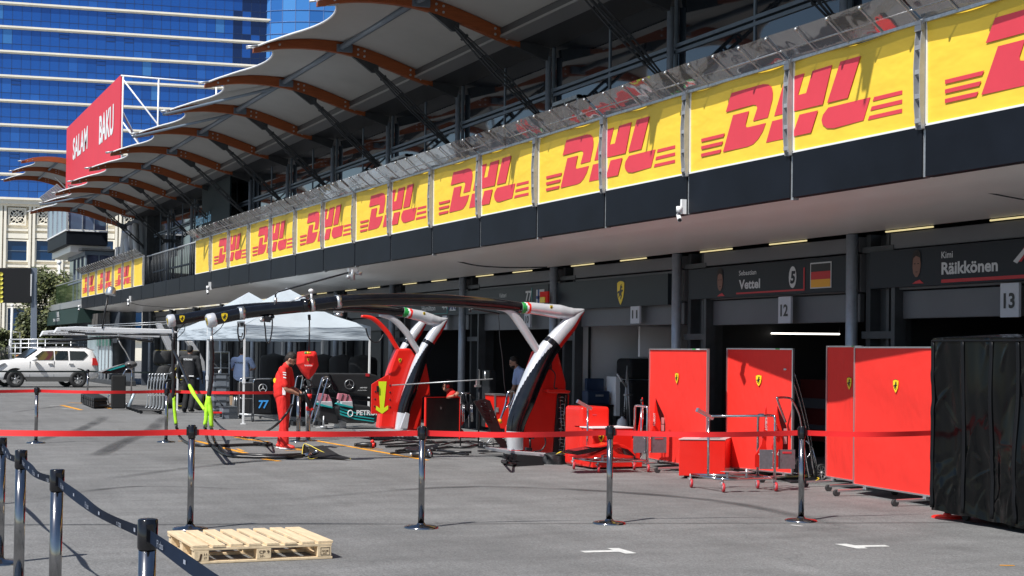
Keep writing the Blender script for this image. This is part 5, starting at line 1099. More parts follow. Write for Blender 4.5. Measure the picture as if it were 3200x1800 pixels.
# ================================================= RED SCREENS
def screen(lab,pts,ztop,z0=.13,shift=0,feet=(.25,.8),sh=.5):
    a=onZ(*pts[0],z0); b=onZ(*pts[1],z0); d=(b-a).normalized(); nrm=V3((-d.y,d.x,0)); nrm=nrm if nrm.dot(V3((-.5,.85,0)))>0 else -nrm; L=(b-a).length
    t=thing('red_screen',lab,'screen',tuple((a+b)/2-V3((0,0,z0))),'red cloth screens in front of the garages')
    H=ztop-z0; ph=random.random()*6
    def fn(u,v): return a+d*L*u+V3((0,0,H*v))-nrm*(.004*sn(u*7+ph)*sn(v*5+ph)+.006*sn(u*3+v*9+ph))*(4*v*(1-v))
    build('cloth',MB().grid(fn,24,30,thick=-nrm*.006),mat('scarlet_screen',(.8,.028,.018),.7,noise=(1.2,.04),bump=(1.3,.35,.05)),t)
    f=MB(); m_=a+d*L/2
    for z in (z0-.008,ztop+.008): f.obox(V3((m_.x,m_.y,z)),d*(L+.04),nrm*.035,V3((0,0,.02)))
    for p in (a-d*.01,b+d*.01): f.obox(V3((p.x,p.y,(z0+ztop)/2)),d*.02,nrm*.035,V3((0,0,H+.03)))
    build('frame',f,alu,t); c=m_+nrm*.004; c=a+d*L*sh+nrm*.012; c.z=1.395; shield(t,c,d if d.cross(V3((0,0,1))).dot(nrm)<0 else d,(0,0,1),.16,nrm)
    fm=MB(); wh_=MB()
    for k in feet:
        fm=MB(); p=a+d*L*k
        for s_ in (1,-1): q=p+nrm*.42*s_; fm.bar(V3((p.x,p.y,.075)),V3((q.x,q.y,.065)),.05,.03); wh_.cyl(V3((q.x,q.y,.042))-d*.02,V3((q.x,q.y,.042))+d*.02,.042,16)
        fm.bar(V3((p.x,p.y,.07)),V3((p.x,p.y,z0)),.05,.06,(1,0,0)); build('foot',fm,alu,t,bevel=.004)
    build('wheels',wh_,rubber,t)
    build('tricolour_tag',MB().obox(a+d*L*.86+nrm*.02+V3((0,0,H+.009)),d*.1,nrm*.004,V3((0,0,.016))),white,t); build('tricolour_tag',MB().obox(a+d*L*.79+nrm*.02+V3((0,0,H+.009)),d*.09,nrm*.004,V3((0,0,.016))),A3[3],t)
    return t
screen('red screen with shield left of the low red box, behind the front wing trolley',[(2029,1431),(2208,1462)],1.815,feet=(.15,.62))
screen('red screen with shield between the low red box and the hand cart',[(2272,1457),(2474,1478)],1.83,feet=(.35,.9))
screen('narrow red screen whose shield touches the edge of the wider screen beside it',[(2584,1487),(2690,1504)],1.87,feet=(.2,.9),sh=.67)
screen('wide red screen with central shield beside the black covered trolley',[(2671,1511),(2990,1561)],1.855,feet=(.12,.72),sh=.43)
# ================================================= BLACK COVERED TROLLEY
vin=mat('black_vinyl',(.002,.0025,.003),.13,bump=(1.5,.75,.07,1),spec=.25,stretch=(1.,1.,.45))
cv=thing('covered_trolley','tall trolley under a glossy black vinyl cover with stitched seams at the right edge','trolley',(12,-11.3,0))
RC_=random.Random(33); CRS=[]
for i in range(150):
    a=RC_.choice((RC_.gauss(1.45,.25),RC_.gauss(1.0,.4),RC_.gauss(2.1,.3))); low=RC_.random()<.5
    CRS.append((RC_.uniform(0,3.2),RC_.uniform(0,.7) if low else RC_.uniform(0,1.85),cs(a),sn(a),RC_.uniform(.08,.4),RC_.uniform(.012,.04),RC_.uniform(-.014,.022)))
def crease(x,z):
    s_=0
    for x0,z0,c,d,l,w,h in CRS:
        p=(x-x0)*c+(z-z0)*d
        if abs(p)>l: continue
        q=-(x-x0)*d+(z-z0)*c+.15*p*p/l
        if abs(q)<3*w: s_+=.6*h*math.exp(-(q/w)**2)*(1-(p/l)**2)**2
    return s_
def face(u,v):
    x=13.44-3.2*u; z=.1+1.85*v; 
    f=.014*sn(u*30+3*sn(v*3+u*4))*(1-.5*v)+.012*sn(u*13+v*7)+.016*max(0,.3-v)*sn(v*40+u*25+3*sn(u*9))+.004*sn(u*90+v*6); e=min(u*26,1)
    return V3((x,-10.75+f*e+crease(3.2*u,1.85*v)-.03*(1-v)*sn(u*9),z-.09*(1-v)*u+.008*sn(u*40)*(v<.02)))
build('cover',MB().grid(face,230,110),vin,cv)
build('cover_end',MB().grid(lambda u,v:V3((13.44-.01*sn(v*9),-10.75-1.4*u,.1+1.85*v+.01*sn(u*9))),20,20),vin,cv)
build('cover_top',MB().grid(lambda u,v:V3((13.44-3.2*u,-10.75-1.4*v,1.955+.02*sn(u*8)*sn(v*3.1)+.03*sn(v*3.14))),30,10),vin,cv)
sm=MB()
for u in (.004,.155,.29,.41): sm.add([],[]); sm.tube([face(u,k/30)*.5+face(u,(k+1)/32)*.5+V3((0,.008,0)) for k in range(31)],.008,6,flat=((1,0,0),3.5))
sm.tube([face(k/30,.985)+V3((0,.008,0)) for k in range(31)],.012,6); build('seam',sm,mat('seam_tape',(.005,.0055,.007),.5,spec=.25),cv)
wm=MB(); 
for x in (13.2,12.5,11.8): wm.cyl((x,-11.0,.05),(x,-11.04,.05),.05,14)
build('castor',wm,rubber,cv); build('base_frame',MB().box((13.3,-10.85,.1),(10.4,-12.1,.16)),darkgrey,cv)
# ================================================= CABINETS AND BOX
c1=thing('red_cabinet','tall plain red cabinet beside the pipe compartment of the nearer gantry','cabinet',(21.3,-10.5,0))
build('shell',MB().box((21.08,-10.26,.02),(21.67,-10.75,onX(1815,1271,21.08).z)),red,c1,bevel=.05,seg=4); build('label_plate',MB().box((21.076,-10.45,.8),(21.08,-10.52,.815)),logored,c1)
c2=thing('red_cabinet','lower red cabinet with big yellow shield and white top','cabinet',(20.9,-10.6,0)); zt=onX(1858,1337,20.7).z
build('shell',MB().box((20.7,-10.27,.03),(21.05,-10.95,zt-.012)),red,c2,bevel=.012); build('top',MB().box((20.69,-10.26,zt-.01),(21.3,-10.97,zt+.004)),white,c2)
p=onX(1879,1367,20.69); shield(c2,(20.695,p.y,p.z),(0,-1,0),(0,0,1),.145,(-1,0,0),True)
build('side_block',MB().box((20.75,-10.96,.03),(21.05,-11.14,.4)),red,c2)
VHh=V3((cs(YAW),-sn(YAW),0)); wd_=lambda d,l,z=0: VHh*d+R0*l+V3((0,0,z))
bxr=thing('red_box','low red box with pale top standing on castors behind the right-hand trolley','box',tuple(wd_(22.1,2.85)))
bo=wd_(21.62,2.372); b1=V3(wd_(21.69,3.03)-bo); b2=V3(wd_(22.6,2.64)-bo)
build('shell',MB().obox(bo+(b1+b2)/2+V3((0,0,.29)),b1,b2,V3((0,0,.5))),red,bxr,bevel=.008); build('lid',MB().obox(bo+(b1+b2)/2+V3((0,0,.553)),b1*1.02,b2*1.02,V3((0,0,.012))),mat('pale_pink_lid',(.6,.5,.5),.35),bxr); build('lid_inset',MB().obox(bo+b1*.62+b2*.45+V3((0,0,.562)),b1*.45,b2*.7,V3((0,0,.004))),gal,bxr)
cm=MB()
for a_ in (.12,.88):
    for c_ in (.1,.9): q=bo+b1*a_+b2*c_; cm.cyl(q+V3((0,-.012,.021)),q+V3((0,.012,.021)),.021,12)
build('castor',cm,rubber,bxr)
# ================================================= WING TROLLEYS
cast_red=mat('castor_red',(.5,.03,.04),.5); plate=mat('scratched_plate',(.2,.2,.22),.4,.6,noise=(25,.15))
def tube_s(t,name,pts,r=.0145,k=4,m_=None): return build(name,MB().tube(smooth(pts,k) if k else pts,r,10),m_ or chrome,t)
def trolley(lab,ox,oy,sx,rail,wing):
    # local frame: castors at (0,0),(.74,0),(0,-.78),(.74,-.78)
    t=thing('wing_trolley',lab,'trolley',(ox+.37,oy-.4,0),'tubular red wheeled body panel trolleys'); W=.78*sx; Lx=.72
    Pq=lambda x,y,z:V3((ox+x,oy-y*sx,z))
    for x,y in ((0,.05),(Lx,0),(-.05,.8),(.35,.78)):
        c=Pq(x,y,.062); w=build('castor',MB().lathe([(.03,-.014),(.052,-.016),(.058,-.008),(.058,.008),(.052,.016),(.03,.014)],c,(.35,1,0),18),cast_red,t)
        build('castor_hub',MB().lathe([(0,-.017),(.032,-.017),(.032,.017),(0,.017)],c,(.35,1,0),14).obox(c+V3((.02,0,.05)),(.07,0,.03),(0,.05,0),(0,0,.012)).tube([c+V3((.02,0,.05)),c+V3((.02,0,.12))],.016,8),gal,w)
    z=.17
    tube_s(t,'base_tube',[Pq(.1,.0,z),Pq(.0,.04,z),Pq(-.05,.2,z),Pq(-.05,.78,z)],.018,6); tube_s(t,'base_tube',[Pq(.1,0,z),Pq(Lx,0,z)],.018,0); tube_s(t,'base_tube',[Pq(Lx,0,z),Pq(.36,.78,z)],.018,0); tube_s(t,'base_tube',[Pq(-.05,.78,z),Pq(.37,.79,z)],.018,0)
    zt=.97
    up=tube_s(t,'upright',[Pq(Lx*.55,.06,z),Pq(Lx*.55,.06,.9)],.016,0)
    h=Pq(Lx*.55,.06,.95); d=V3((.1,.75,.38)).normalized(); d=V3((0,.86,.42)).normalized()
    b=build('head_block',MB().obox(h+d*.05,d*.24,(.05,0,0),d.cross(V3((1,0,0)))*.045).obox(h-V3((0,0,.04)),(.03,0,0),(0,.03,0),(0,0,.05)),alu,t,bevel=.006); build('head_pad',MB().obox(h+d*.18,d*.03,(.055,0,0),d.cross(V3((1,0,0)))*.05),alu,b)
    hoop=[Pq(-.05,.78,z),Pq(-.05,.78,.86),Pq(-.04,.78,.95),Pq(.02,.78,zt),Pq(.3,.79,zt+.0),Pq(.36,.79,.95),Pq(.37,.79,.86),Pq(.37,.79,z)]
    tube_s(t,'hoop',[hoop[0],hoop[1]]+smooth(hoop[1:7],4)+[hoop[7]],.018,0)
    if rail: tube_s(t,'top_rail',[h+V3((0,-.02,0)),Pq(.0,.6,zt),Pq(0,.75,zt)],.016,3)
    else: tube_s(t,'centre_bar',[Pq(.16,.79,z),Pq(.16,.79,zt+.02)],.016,0); build('knob',MB().tube([Pq(.16,.79,zt),Pq(.16,.79,zt+.07)],.014,8).ball(Pq(.16,.79,zt+.08),.025,8),blackp,t)
    # plates either side of the hoop
    for y0,y1,x in ((.60,.77,-.02),(.86,1.08,-.06)):
        a,b_=Pq(x+.05,y0,.28),Pq(x,y1,.28); dd=(b_-a); pl=build('side_plate',MB().obox((a+b_)/2+V3((0,0,.13)),dd,V3((.006,0,0)),V3((0,0,.25))),plate,t,bevel=.002)
        if y0>.7: m_=(a+b_)/2+V3((-.006,0,.215)); build('grip_slot',MB().obox(m_,dd*.55,V3((.006,0,0)),V3((0,0,.026))),cast_red,pl,bevel=.01)
    mb=MB()
    for y in (.78,): 
        for zz in (.3,.5):
            for yy in (-.045,.045): mb.ball(Pq(-.06,y+yy,zz),.008,6)
    build('studs',mb,alu,t)
    tube_s(t,'bracket',[Pq(-.02,.1,z),Pq(-.02,.1,.26)],.02,0,gal); build('bracket_tray',MB().obox(Pq(-.02,.12,.265),(.14,0,0),(0,.17,0),(0,0,.006)),gal,t); 
    if rail: build('bracket_tray',MB().obox(Pq(-.05,.36,.26),(.12,0,0),(0,.16,0),(0,0,.006)).tube([Pq(-.05,.36,z),Pq(-.05,.36,.3)],.016,8),gal,t)
    return t,Pq
tR,PR=trolley('right-hand tube trolley in front of the low red box, with long top rail',16.84,-10.16,1.0,True,False)
tL,PL=trolley('left-hand tube trolley carrying the red and black front wing',20.1,-10.02,1.06,False,True)
def fin(lab,ox,oy,flip,back):
    """red engine cover fin standing upright in a trolley"""
    t=thing('body_panel',lab,'body panel',(ox,oy,.3),'red body fins standing in the trolleys'); e=V3((0,-1,0)) if not flip else V3((0,-1,0))
    o=V3((ox,oy,.3))
    if flip: pr=[(.0,0),(.2,0),(.2,.1),(.17,.3),(.19,.5),(.175,.74),(.165,.8),(.15,.74),(.13,.5),(.1,.3),(.04,.2),(.0,.16)]
    else: pr=[(0,0),(.2,0),(.21,.1),(.21,.4),(.185,.55),(.06,.8),(.045,.72),(.02,.4),(-.02,.28),(.0,.15)]
    build('skin',MB().prism(pr,o,e,(0,0,1),(.02,0,0)),red,t,bevel=.004)
    if not flip:
        build('black_edge',MB().prism([(.05,.79),(.19,.54),(.22,.4),(.22,.0),(.13,.0),(.1,.12),(.14,.2),(.15,.42),(.09,.6)],o+V3((-.006,0,0)),e,(0,0,1),(.004,0,0)),gblack,t)
        for z0,z1 in ((.5,.405),(.395,.3)): build('pink_patch',MB().prism([(.155,z1),(.2,z1),(.2,z0),(.15,z0)],o+V3((-.01,0,0)),e,(0,0,1),(.003,0,0)),mat('pale_pink',(.6,.3,.3),.4),t,bevel=.01)
        build('pink_patch',MB().prism([(.12,.0),(.19,.0),(.19,.2),(.16,.19),(.12,.1)],o+V3((-.01,0,0)),e,(0,0,1),(.003,0,0)),MATS['pale_pink'],t)
    mb=MB()
    if flip: text(mb,'HUBLOT',o+V3((-.004,0,.66))+e*.15,(0,0,-1),e,.03,.19,.03)
    else: text(mb,'HUBLOT',o+V3((-.008,0,.38))+e*.045,(0,0,1),-e,.03,.19,.03)
    mb.prism([(.0,.0),(.1,.05),(.08,.02),(.02,-.02)],o+V3((-.008,0,.17))+e*.05,e,(0,0,1),(.003,0,0)); build('lettering',mb,white,t); return t
q=PR(.0,.6,0); fin('red body fin with upside down white lettering inside the hoop of the right-hand trolley',q.x+.14,q.y+.0,True,0)
q=PR(.0,.86,0); fin('red body fin with black edge standing at the outer end of the right-hand trolley',q.x+.08,q.y+.02,False,0)
q=PL(.0,.72,0); fin('narrow red body fin behind the hoop of the left-hand trolley',q.x+.3,q.y,True,0)
q=PL(.0,.95,0); fin('red body fin with black edge at the outer end of the left-hand trolley',q.x+.1,q.y+.02,False,0)
# front wing lying on the left trolley
wg_=thing('front_wing','red and black curved racing car front wing lying on the left-hand trolley','front wing',tuple(PL(.1,.3,.3)))
XW=20.0
def wp(pts,X=XW): return [onX(x,y,X) for x,y in pts]
build('main_plane',MB().pprism(wp([(1805,1430),(1850,1422),(1900,1400),(1925,1388),(1950,1390),(1975,1406),(1990,1425),(1980,1425),(1955,1405),(1935,1400),(1910,1410),(1872,1426),(1850,1434)]),ZX*.5),red,wg_,bevel=.01)
build('black_flap',MB().pprism(wp([(1777,1418),(1800,1409),(1860,1398),(1905,1390),(1926,1388),(1910,1395),(1860,1410),(1830,1418),(1805,1422)],XW-.02),ZX*.3),gblack,wg_); build('black_flap',MB().pprism(wp([(1940,1398),(1962,1404),(1978,1418),(1984,1424),(1972,1424),(1955,1410)],XW-.02),ZX*.2),gblack,wg_)
build('strake',MB().pprism(wp([(1852,1398),(1895,1390),(1935,1384),(1925,1389),(1875,1398)],XW-.03),ZX*.3),red,wg_)
# ================================================= HAND CART with spoked wheel
hc=thing('hand_cart','tall tubular hand cart with one big spoked wheel beside the red screen','hand cart',tuple(onZ(2540,1500))); XC=18.1
def cp_(pts,X=XC): return [onX(x,y,X) for x,y in pts]
tb=lambda nm,pts,r,k=3,X=XC,m_=chrome: build(nm,MB().tube(smooth(cp_(pts,X),k) if k else cp_(pts,X),r,8),m_,hc)
tb('mast',[(2467,1157),(2500,1260),(2530,1390),(2545,1490)],.016); tb('mast',[(2480,1160),(2505,1240),(2530,1350),(2552,1480)],.012,3,XC+.15); tb('cross_handle',[(2450,1154),(2480,1156)],.016,0)
tb('handle_loop',[(2455,1320),(2430,1250),(2432,1243),(2462,1243),(2476,1252),(2496,1290),(2506,1340),(2520,1440),(2530,1495)],.017,4,XC-.2); tb('stay',[(2455,1300),(2480,1420),(2490,1455)],.012,3,XC+.1)
tb('brace',[(2519,1378),(2540,1400),(2528,1425),(2512,1438)],.012,0); tb('brace',[(2470,1475),(2492,1435),(2520,1470)],.014,0,XC,alu); tb('brace',[(2539,1400),(2552,1450),(2556,1470)],.013,0); tb('foot_tube',[(2470,1477),(2540,1485)],.013,0)
wc=onX(2566,1477,XC); wr=.122; ax_=V3((1,.25,0)).normalized()
tw_=build('wheel',MB().lathe([(wr*.8,-.018),(wr*.95,-.022),(wr,-.01),(wr,.01),(wr*.95,.022),(wr*.8,.018)],wc,ax_,30),rubber,hc); mb=MB().lathe([(wr*.74,-.014),(wr*.82,-.016),(wr*.82,.016),(wr*.74,.014)],wc,ax_,30).lathe([(0,-.02),(.016,-.02),(.016,.02),(0,.02)],wc,ax_,12)
u1=ax_.orthogonal().normalized(); u2=ax_.cross(u1)
for k in range(10): a=k*.6283; mb.tube([wc+(u1*cs(a)+u2*sn(a))*.014,wc+(u1*cs(a)+u2*sn(a))*wr*.78],.005,5)
build('spoked_rim',mb,mat('rim_pale',(.7,.68,.68),.35,.2),tw_)
fb_=thing('floor_mat','flat black rubber mat lying behind the right-hand trolley','mat',tuple(onZ(2480,1500))); build('mat',MB().pprism([onZ(2440,1497,.01),onZ(2455,1487,.02),onZ(2560,1490,.02),onZ(2552,1507,.01),onZ(2470,1508,.01)],(0,0,.03)),blackp,fb_,bevel=.01)
build('yellow_strap',MB().tube(smooth([onZ(2520,1508,.02),onZ(2545,1504,.03),onZ(2560,1496,.05),onZ(2548,1492,.04)],3),.008,6),MATS['handle_yellow'],fb_)
# ================================================= PEOPLE
shoe_b=mat('shoe_black',(.012,.012,.013),.5); glove=mat('glove_black',(.012,.012,.015),.7)
def capsule(mb,pts,rs,fx=1.,up=(0,1,0),n=14,k=3):
    P=smooth(pts,k); N=len(P); R=[]
    for i in range(N):
        t=i/k; a=min(int(t),len(rs)-2); R.append(rs[a]+(rs[a+1]-rs[a])*(t-a))
    # rounded ends
    a=(P[0]-P[1]).normalized(); b=(P[-1]-P[-2]).normalized()
    P=[P[0]+a*R[0]*.9,P[0]+a*R[0]*.6]+P+[P[-1]+b*R[-1]*.6,P[-1]+b*R[-1]*.9]; R=[R[0]*.35,R[0]*.78]+R+[R[-1]*.78,R[-1]*.35]
    return mb.tube(P,R,n,flat=(up,fx))
def fused(name,mb,m,parent,vox=.012,sm=4):
    o=build(name,mb,m,parent); r=o.modifiers.new('r','REMESH'); r.mode='VOXEL'; r.voxel_size=vox; r.use_smooth_shade=True; s_=o.modifiers.new('s','SMOOTH'); s_.factor=.6; s_.iterations=sm; return o
def person(lab,base,f,pose,shirt,trousers,shoes=shoe_b,hairc=hairm,long_sleeve=False,beard=False,gloves=False,H=1.72,skinm=skin,group=None):
    t=thing('person',lab,'person',tuple(base)); f=V3(f).normalized(); s=V3((0,0,1)).cross(f) # s = person's left
    k=H/1.75
    J=dict(pelvis=(0,0,.95),waist=(0,0,1.12),chest=(.0,0,1.33),neck=(.01,0,1.49),head=(.04,0,1.635),shl=(0,.19,1.44),shr=(0,-.19,1.44),ell=(.02,.24,1.15),elr=(.02,-.24,1.15),hal=(.1,.24,.9),har=(.1,-.24,.9),hil=(0,.09,.92),hir=(0,-.09,.92),knl=(.03,.1,.5),knr=(.03,-.1,.5),anl=(0,.11,.08),anr=(0,-.11,.08))
    J.update(pose); W={q:V3(base)+(f*v[0]+s*v[1]+V3((0,0,v[2])))*k for q,v in J.items() if isinstance(v,tuple) and len(v)==3}
    u=s; b=MB(); hd=W['head']; look=pose.get('look',0.); hf=(f*cs(look)-V3((0,0,1))*sn(look)); hf=(hf+s*pose.get('turn',0)).normalized(); hu=(V3((0,0,1))-hf*hf.z).normalized(); hs=hu.cross(hf)
    K=k
    def hp(a,c,d): return hd+(hf*a+hs*c+hu*d)*K
    def ell(c,rx,ry,rz,n=16): 
        b.grid(lambda U,Vv:c+(hf*(sn(Vv*math.pi)*cs(2*math.pi*U)*rx)+hs*(sn(Vv*math.pi)*sn(2*math.pi*U)*ry)+hu*(cs(Vv*math.pi)*rz))*K,n,n//2+2)
    ell(hp(-.01,0,.02),.098,.076,.1); ell(hp(.035,0,-.045),.06,.055,.062); ell(hp(.098,0,-.008),.016,.012,.022,8)
    for e in (1,-1): ell(hp(-.005,.078*e,-.005),.018,.01,.03,8)
    ell(hp(.09,0,-.055),.012,.022,.008,8)
    capsule(b,[W['neck']-V3((0,0,.03)),(W['neck']+hd)/2,hd+hf*-.02*K],[.062*K,.056*K,.055*K],up=s)
    hands=MB()
    for q in 'lr':
        sh,el,ha=W['sh'+q],W['el'+q],W['ha'+q]
        capsule(b,[sh,(sh+el)/2,el,(el*.6+ha*.4),ha],[.05*K,.047*K,.04*K,.041*K,.027*K],up=s)
        hm=hands if gloves else b; d=(ha-el).normalized(); sd_=s*(1 if q=='l' else -1); g=pose.get('grip',.5); pd=(d.cross(f)).normalized() if abs(d.dot(f))<.95 else s
        side=f-d*f.dot(d); side=side.normalized() if side.length>.1 else s; curl=side.cross(d)*(1 if q=='l' else -1)
        if curl.dot(s*(1 if q=='l' else -1))>0: curl=-curl
        capsule(hm,[ha,ha+d*.085*K],[.032*K,.036*K],.6 if abs(curl.dot(s))>.5 else 1,up=curl,n=10)
        for i in range(4):
            r0=ha+d*.085*K+side*(i-1.5)*.019*K; l_=(.03,.036,.034,.027)[i]*K
            capsule(hm,[r0,r0+d*l_,r0+(d*(1.6-g)+curl*g)*l_,r0+(d*(1.9-1.5*g)+curl*2*g)*l_],[.0095*K,.009*K,.0085*K,.0075*K],n=8,k=2)
        th=ha+d*.03*K+side*.03*K; capsule(hm,[th,th+(side*.6+d)*.03*K,th+(side*.4+d*1.3+curl*.5)*.04*K],[.012*K,.011*K,.009*K],n=8,k=2)
    fused('body',b,skinm,t,.0095,3)
    if gloves: fused('glove',hands,glove,t,.0095,2)
    # eyes
    e=MB()
    for q in (1,-1): e.ball(hp(.078,.03*q,.012),.011*K,8)
    build('eyes',e,mat('eye_dark',(.02,.015,.012),.2),t); 
    h=MB(); 
    def hel(c,rx,ry,rz): h.grid(lambda U,Vv:c+(hf*(sn(Vv*math.pi)*cs(2*math.pi*U)*rx)+hs*(sn(Vv*math.pi)*sn(2*math.pi*U)*ry)+hu*(cs(Vv*math.pi)*rz))*K,16,10)
    hel(hp(-.025,0,.045),.1,.083,.09); hel(hp(-.05,0,-.0),.07,.078,.075)
    fused('hair',h,hairc,t,.01,2)
    if beard: 
        h=MB(); hel(hp(.045,0,-.07),.055,.058,.045); fused('beard',h,hairc,t,.01,2)
    # shirt
    m_=MB(); pc=pose.get('bulk',1.); up=s
    capsule(m_,[W['pelvis']+V3((0,0,.02)),W['waist'],W['chest'],(W['shl']+W['shr'])/2*.6+W['neck']*.4],[.118*K*pc,.118*K*pc,.122*K,.085*K],1.38,up=s,n=20)
    for q in 'lr':
        sh,el,ha=W['sh'+q],W['el'+q],W['ha'+q]; capsule(m_,[(sh+W['chest'])/2+V3((0,0,.03)),sh,sh+(el-sh)*.45,sh+(el-sh)*(.8 if not long_sleeve else 1)]+([el*.5+ha*.5,ha-(ha-el)*.05] if long_sleeve else []),[.085*K,.072*K,.067*K,.064*K]+([.05*K,.042*K] if long_sleeve else []),up=s)
    capsule(m_,[W['neck']-V3((0,0,.06)),W['neck']+V3((0,0,.005))],[.078*K,.066*K],1.15,up=s)
    so_=fused('shirt',m_,shirt,t,.013,4)
    m_=MB()
    capsule(m_,[W['pelvis']+V3((0,0,.06)),W['pelvis'],W['pelvis']-V3((0,0,.08))],[.115*K*pc,.125*K,.11*K],1.35,up=s,n=18)
    for q in 'lr':
        capsule(m_,[W['hi'+q],(W['hi'+q]+W['kn'+q])/2,W['kn'+q],(W['kn'+q]+W['an'+q])/2,W['an'+q]+V3((0,0,.02))],[.105*K,.098*K,.082*K,.082*K,.075*K],up=s)
    fused('trousers',m_,trousers,t,.014,4)
    m_=MB(); so2=MB()
    for q in 'lr':
        an=W['an'+q]; g_=V3((an.x,an.y,base[2]+.035)); tf=(f+s*(.15 if q=='l' else -.15)).normalized(); lift=an.z-base[2]-.08*K; g_=g_+V3((0,0,max(0,lift)))
        capsule(m_,[g_-tf*.05+V3((0,0,.02)),g_+tf*.05+V3((0,0,.015)),g_+tf*.16],[.045*K,.045*K,.034*K],1.1,up=s); capsule(m_,[g_+V3((0,0,.02)),an],[.05*K,.05*K])
    fused('shoes',m_,shoes,t,.011,2)
    return t,W,f,s
CAMV=-V3((cs(YAW),-sn(YAW),0))
RT=R0
pr_=mat('team_red_shirt',(.72,.02,.015),.8,noise=(6,.08),bump=(7,.5,.03)); rt=mat('team_red_trousers',(.7,.018,.015),.8,noise=(5,.08),bump=(6,.6,.04))
base=onZ(882,1402)
f1=(RT*.97+CAMV*.12+VH*.0).normalized()
tman,W,f,s=person('man in red team shirt and red trousers bending his head over a black tool',base,f1,dict(pelvis=(-.02,0,.93),waist=(-.03,0,1.1),chest=(-.01,0,1.3),neck=(.05,0,1.475),head=(.135,0,1.585),look=.65,shl=(.04,.19,1.40),shr=(.04,-.19,1.40),ell=(.1,.24,1.08),elr=(.11,-.22,1.07),hal=(.3,.12,.98),har=(.3,-.08,.97),knl=(.01,.1,.5),knr=(.05,-.12,.5),anl=(-.05,.1,.08),anr=(.08,-.13,.08),bulk=1.22,grip=.9),pr_,rt,mat('red_trainers',(.7,.03,.02),.5),beard=True,gloves=True,H=1.73)
sd=-s if (-s).dot(CAMV)>0 else s   # his side facing the camera
def onside(a,z,o=.14): return V3(base)+f*a+sd*o+V3((0,0,z))
# details on shirt
def decal(name,c,ex,nrm,poly,m_,par,th=.004,ez=(0,0,1)): return build(name,MB().prism(poly,c,ex,V3(ez),nrm*th),m_,par)
def bodydec(name,polys,m_,par,o0,depth=.01):
    mb=MB(); 
    for pl in polys: mb.prism(pl,V3(base)+sd*o0,f,V3((0,0,1)),sd*depth)
    return build(name,mb,m_,par)
pan=bodydec('side_panel',[[(.03,.95),(.09,.95),(.1,1.2),(.06,1.24),(.04,1.15)]],mat('panel_white',(.7,.66,.7),.7,noise=(40,.35)),tman,.165,.012)
bodydec('sleeve_stripe',[[(.06,1.34),(.12,1.33),(.12,1.345),(.06,1.355)],[(.065,1.30),(.12,1.29),(.12,1.31),(.065,1.32)],[(.07,1.25),(.12,1.24),(.12,1.26),(.07,1.27)]],white,tman,.262,.006)
bodydec('round_badge',[[(-.115+.03*cs(q*.785),1.2+.045*sn(q*.785)) for q in range(8)]],ferry,tman,.135,.012)
bodydec('radio',[[(-.15,.98),(-.12,.98),(-.12,1.08),(-.15,1.08)]],blackp,tman,.08,.04)
so_=MB()
for q in 'lr': an=W['an'+q]; so_.obox(V3((an.x,an.y,.014))+f*.045,f*.27,s*.085,V3((0,0,.026)))
build('shoe_sole',so_,white,tman,bevel=.01)
wg2=thing('wheel_gun','black wheel gun held by the man in red against the wound post','wheel gun',tuple(W['hal']),)
g0=(W['hal']+W['har'])/2+f*.08; g1=g0+f*.13-V3((0,0,.24)); build('barrel',MB().tube([g0+V3((0,0,.05)),g0,g1],[.035,.045,.04],12),blackp,wg2); build('nozzle',MB().tube([g1,g1+(g1-g0).normalized()*.05],.03,10),red,wg2); build('handle',MB().tube([g0,g0-f*.05-V3((0,0,.12))],.022,8),blackp,wg2)
# mechanic in black, seen from behind
bc=mat('black_jacket',(.010,.011,.014),.75,noise=(5,.3),bump=(7,.4,.03)); bt=mat('black_trousers',(.011,.011,.012),.8,noise=(5,.3))
base=onZ(590,1289); fk=(VH+RT*.12).normalized()
tb_,W,f,s=person('man in black jacket and cap walking away between the tyre stacks',base,fk,dict(head=(.03,0,1.62),look=.35,shl=(0,.21,1.42),shr=(0,-.21,1.42),ell=(-.02,.29,1.14),elr=(.0,-.28,1.14),hal=(.06,.3,.88),har=(.05,-.32,.88),knl=(.1,.1,.5),anl=(.02,.13,.08),knr=(.02,-.1,.5),anr=(-.12,-.09,.1),bulk=1.1),bc,bt,hairc=mat('black_cap',(.008,.008,.009),.7),long_sleeve=True,gloves=True,H=1.83)
mb=MB(); text(mb,'PETRONAS',V3(base)+V3((0,0,1.43))-f*.155-RT*.12,RT,(0,0,1),.045,.24,.03); build('back_lettering',mb,white,tb_)
build('white_hem',MB().obox(V3(base)+V3((0,0,1.0))-f*.15+RT*.1,RT*.13,f*.01,V3((0,0,.03))).obox(V3(base)+V3((0,0,1.0))-f*.15-RT*.14,RT*.06,f*.01,V3((0,0,.03))),white,tb_)
# mechanic in pale blue shirt under the tent
bs=mat('pale_blue_shirt',(.42,.52,.8),.8,noise=(5,.08),bump=(6,.4,.03))
base=onZ(752,1291.5); fk=(VH+RT*.1).normalized()
tc_,W,f,s=person('man in pale blue shirt seen from behind under the white tent',base,fk,dict(head=(.08,0,1.61),look=.5,shl=(0,.22,1.42),shr=(0,-.22,1.42),ell=(.08,.33,1.18),elr=(.1,-.33,1.2),hal=(.3,.15,1.15),har=(.3,-.15,1.15),bulk=1.35),bs,bt,H=1.8)
mb=MB(); text(mb,'PETRONAS',V3(base)+V3((0,0,1.36))-f*.175-RT*.14,RT,(0,0,1),.045,.28,.03); build('back_lettering',mb,blackp,tc_)
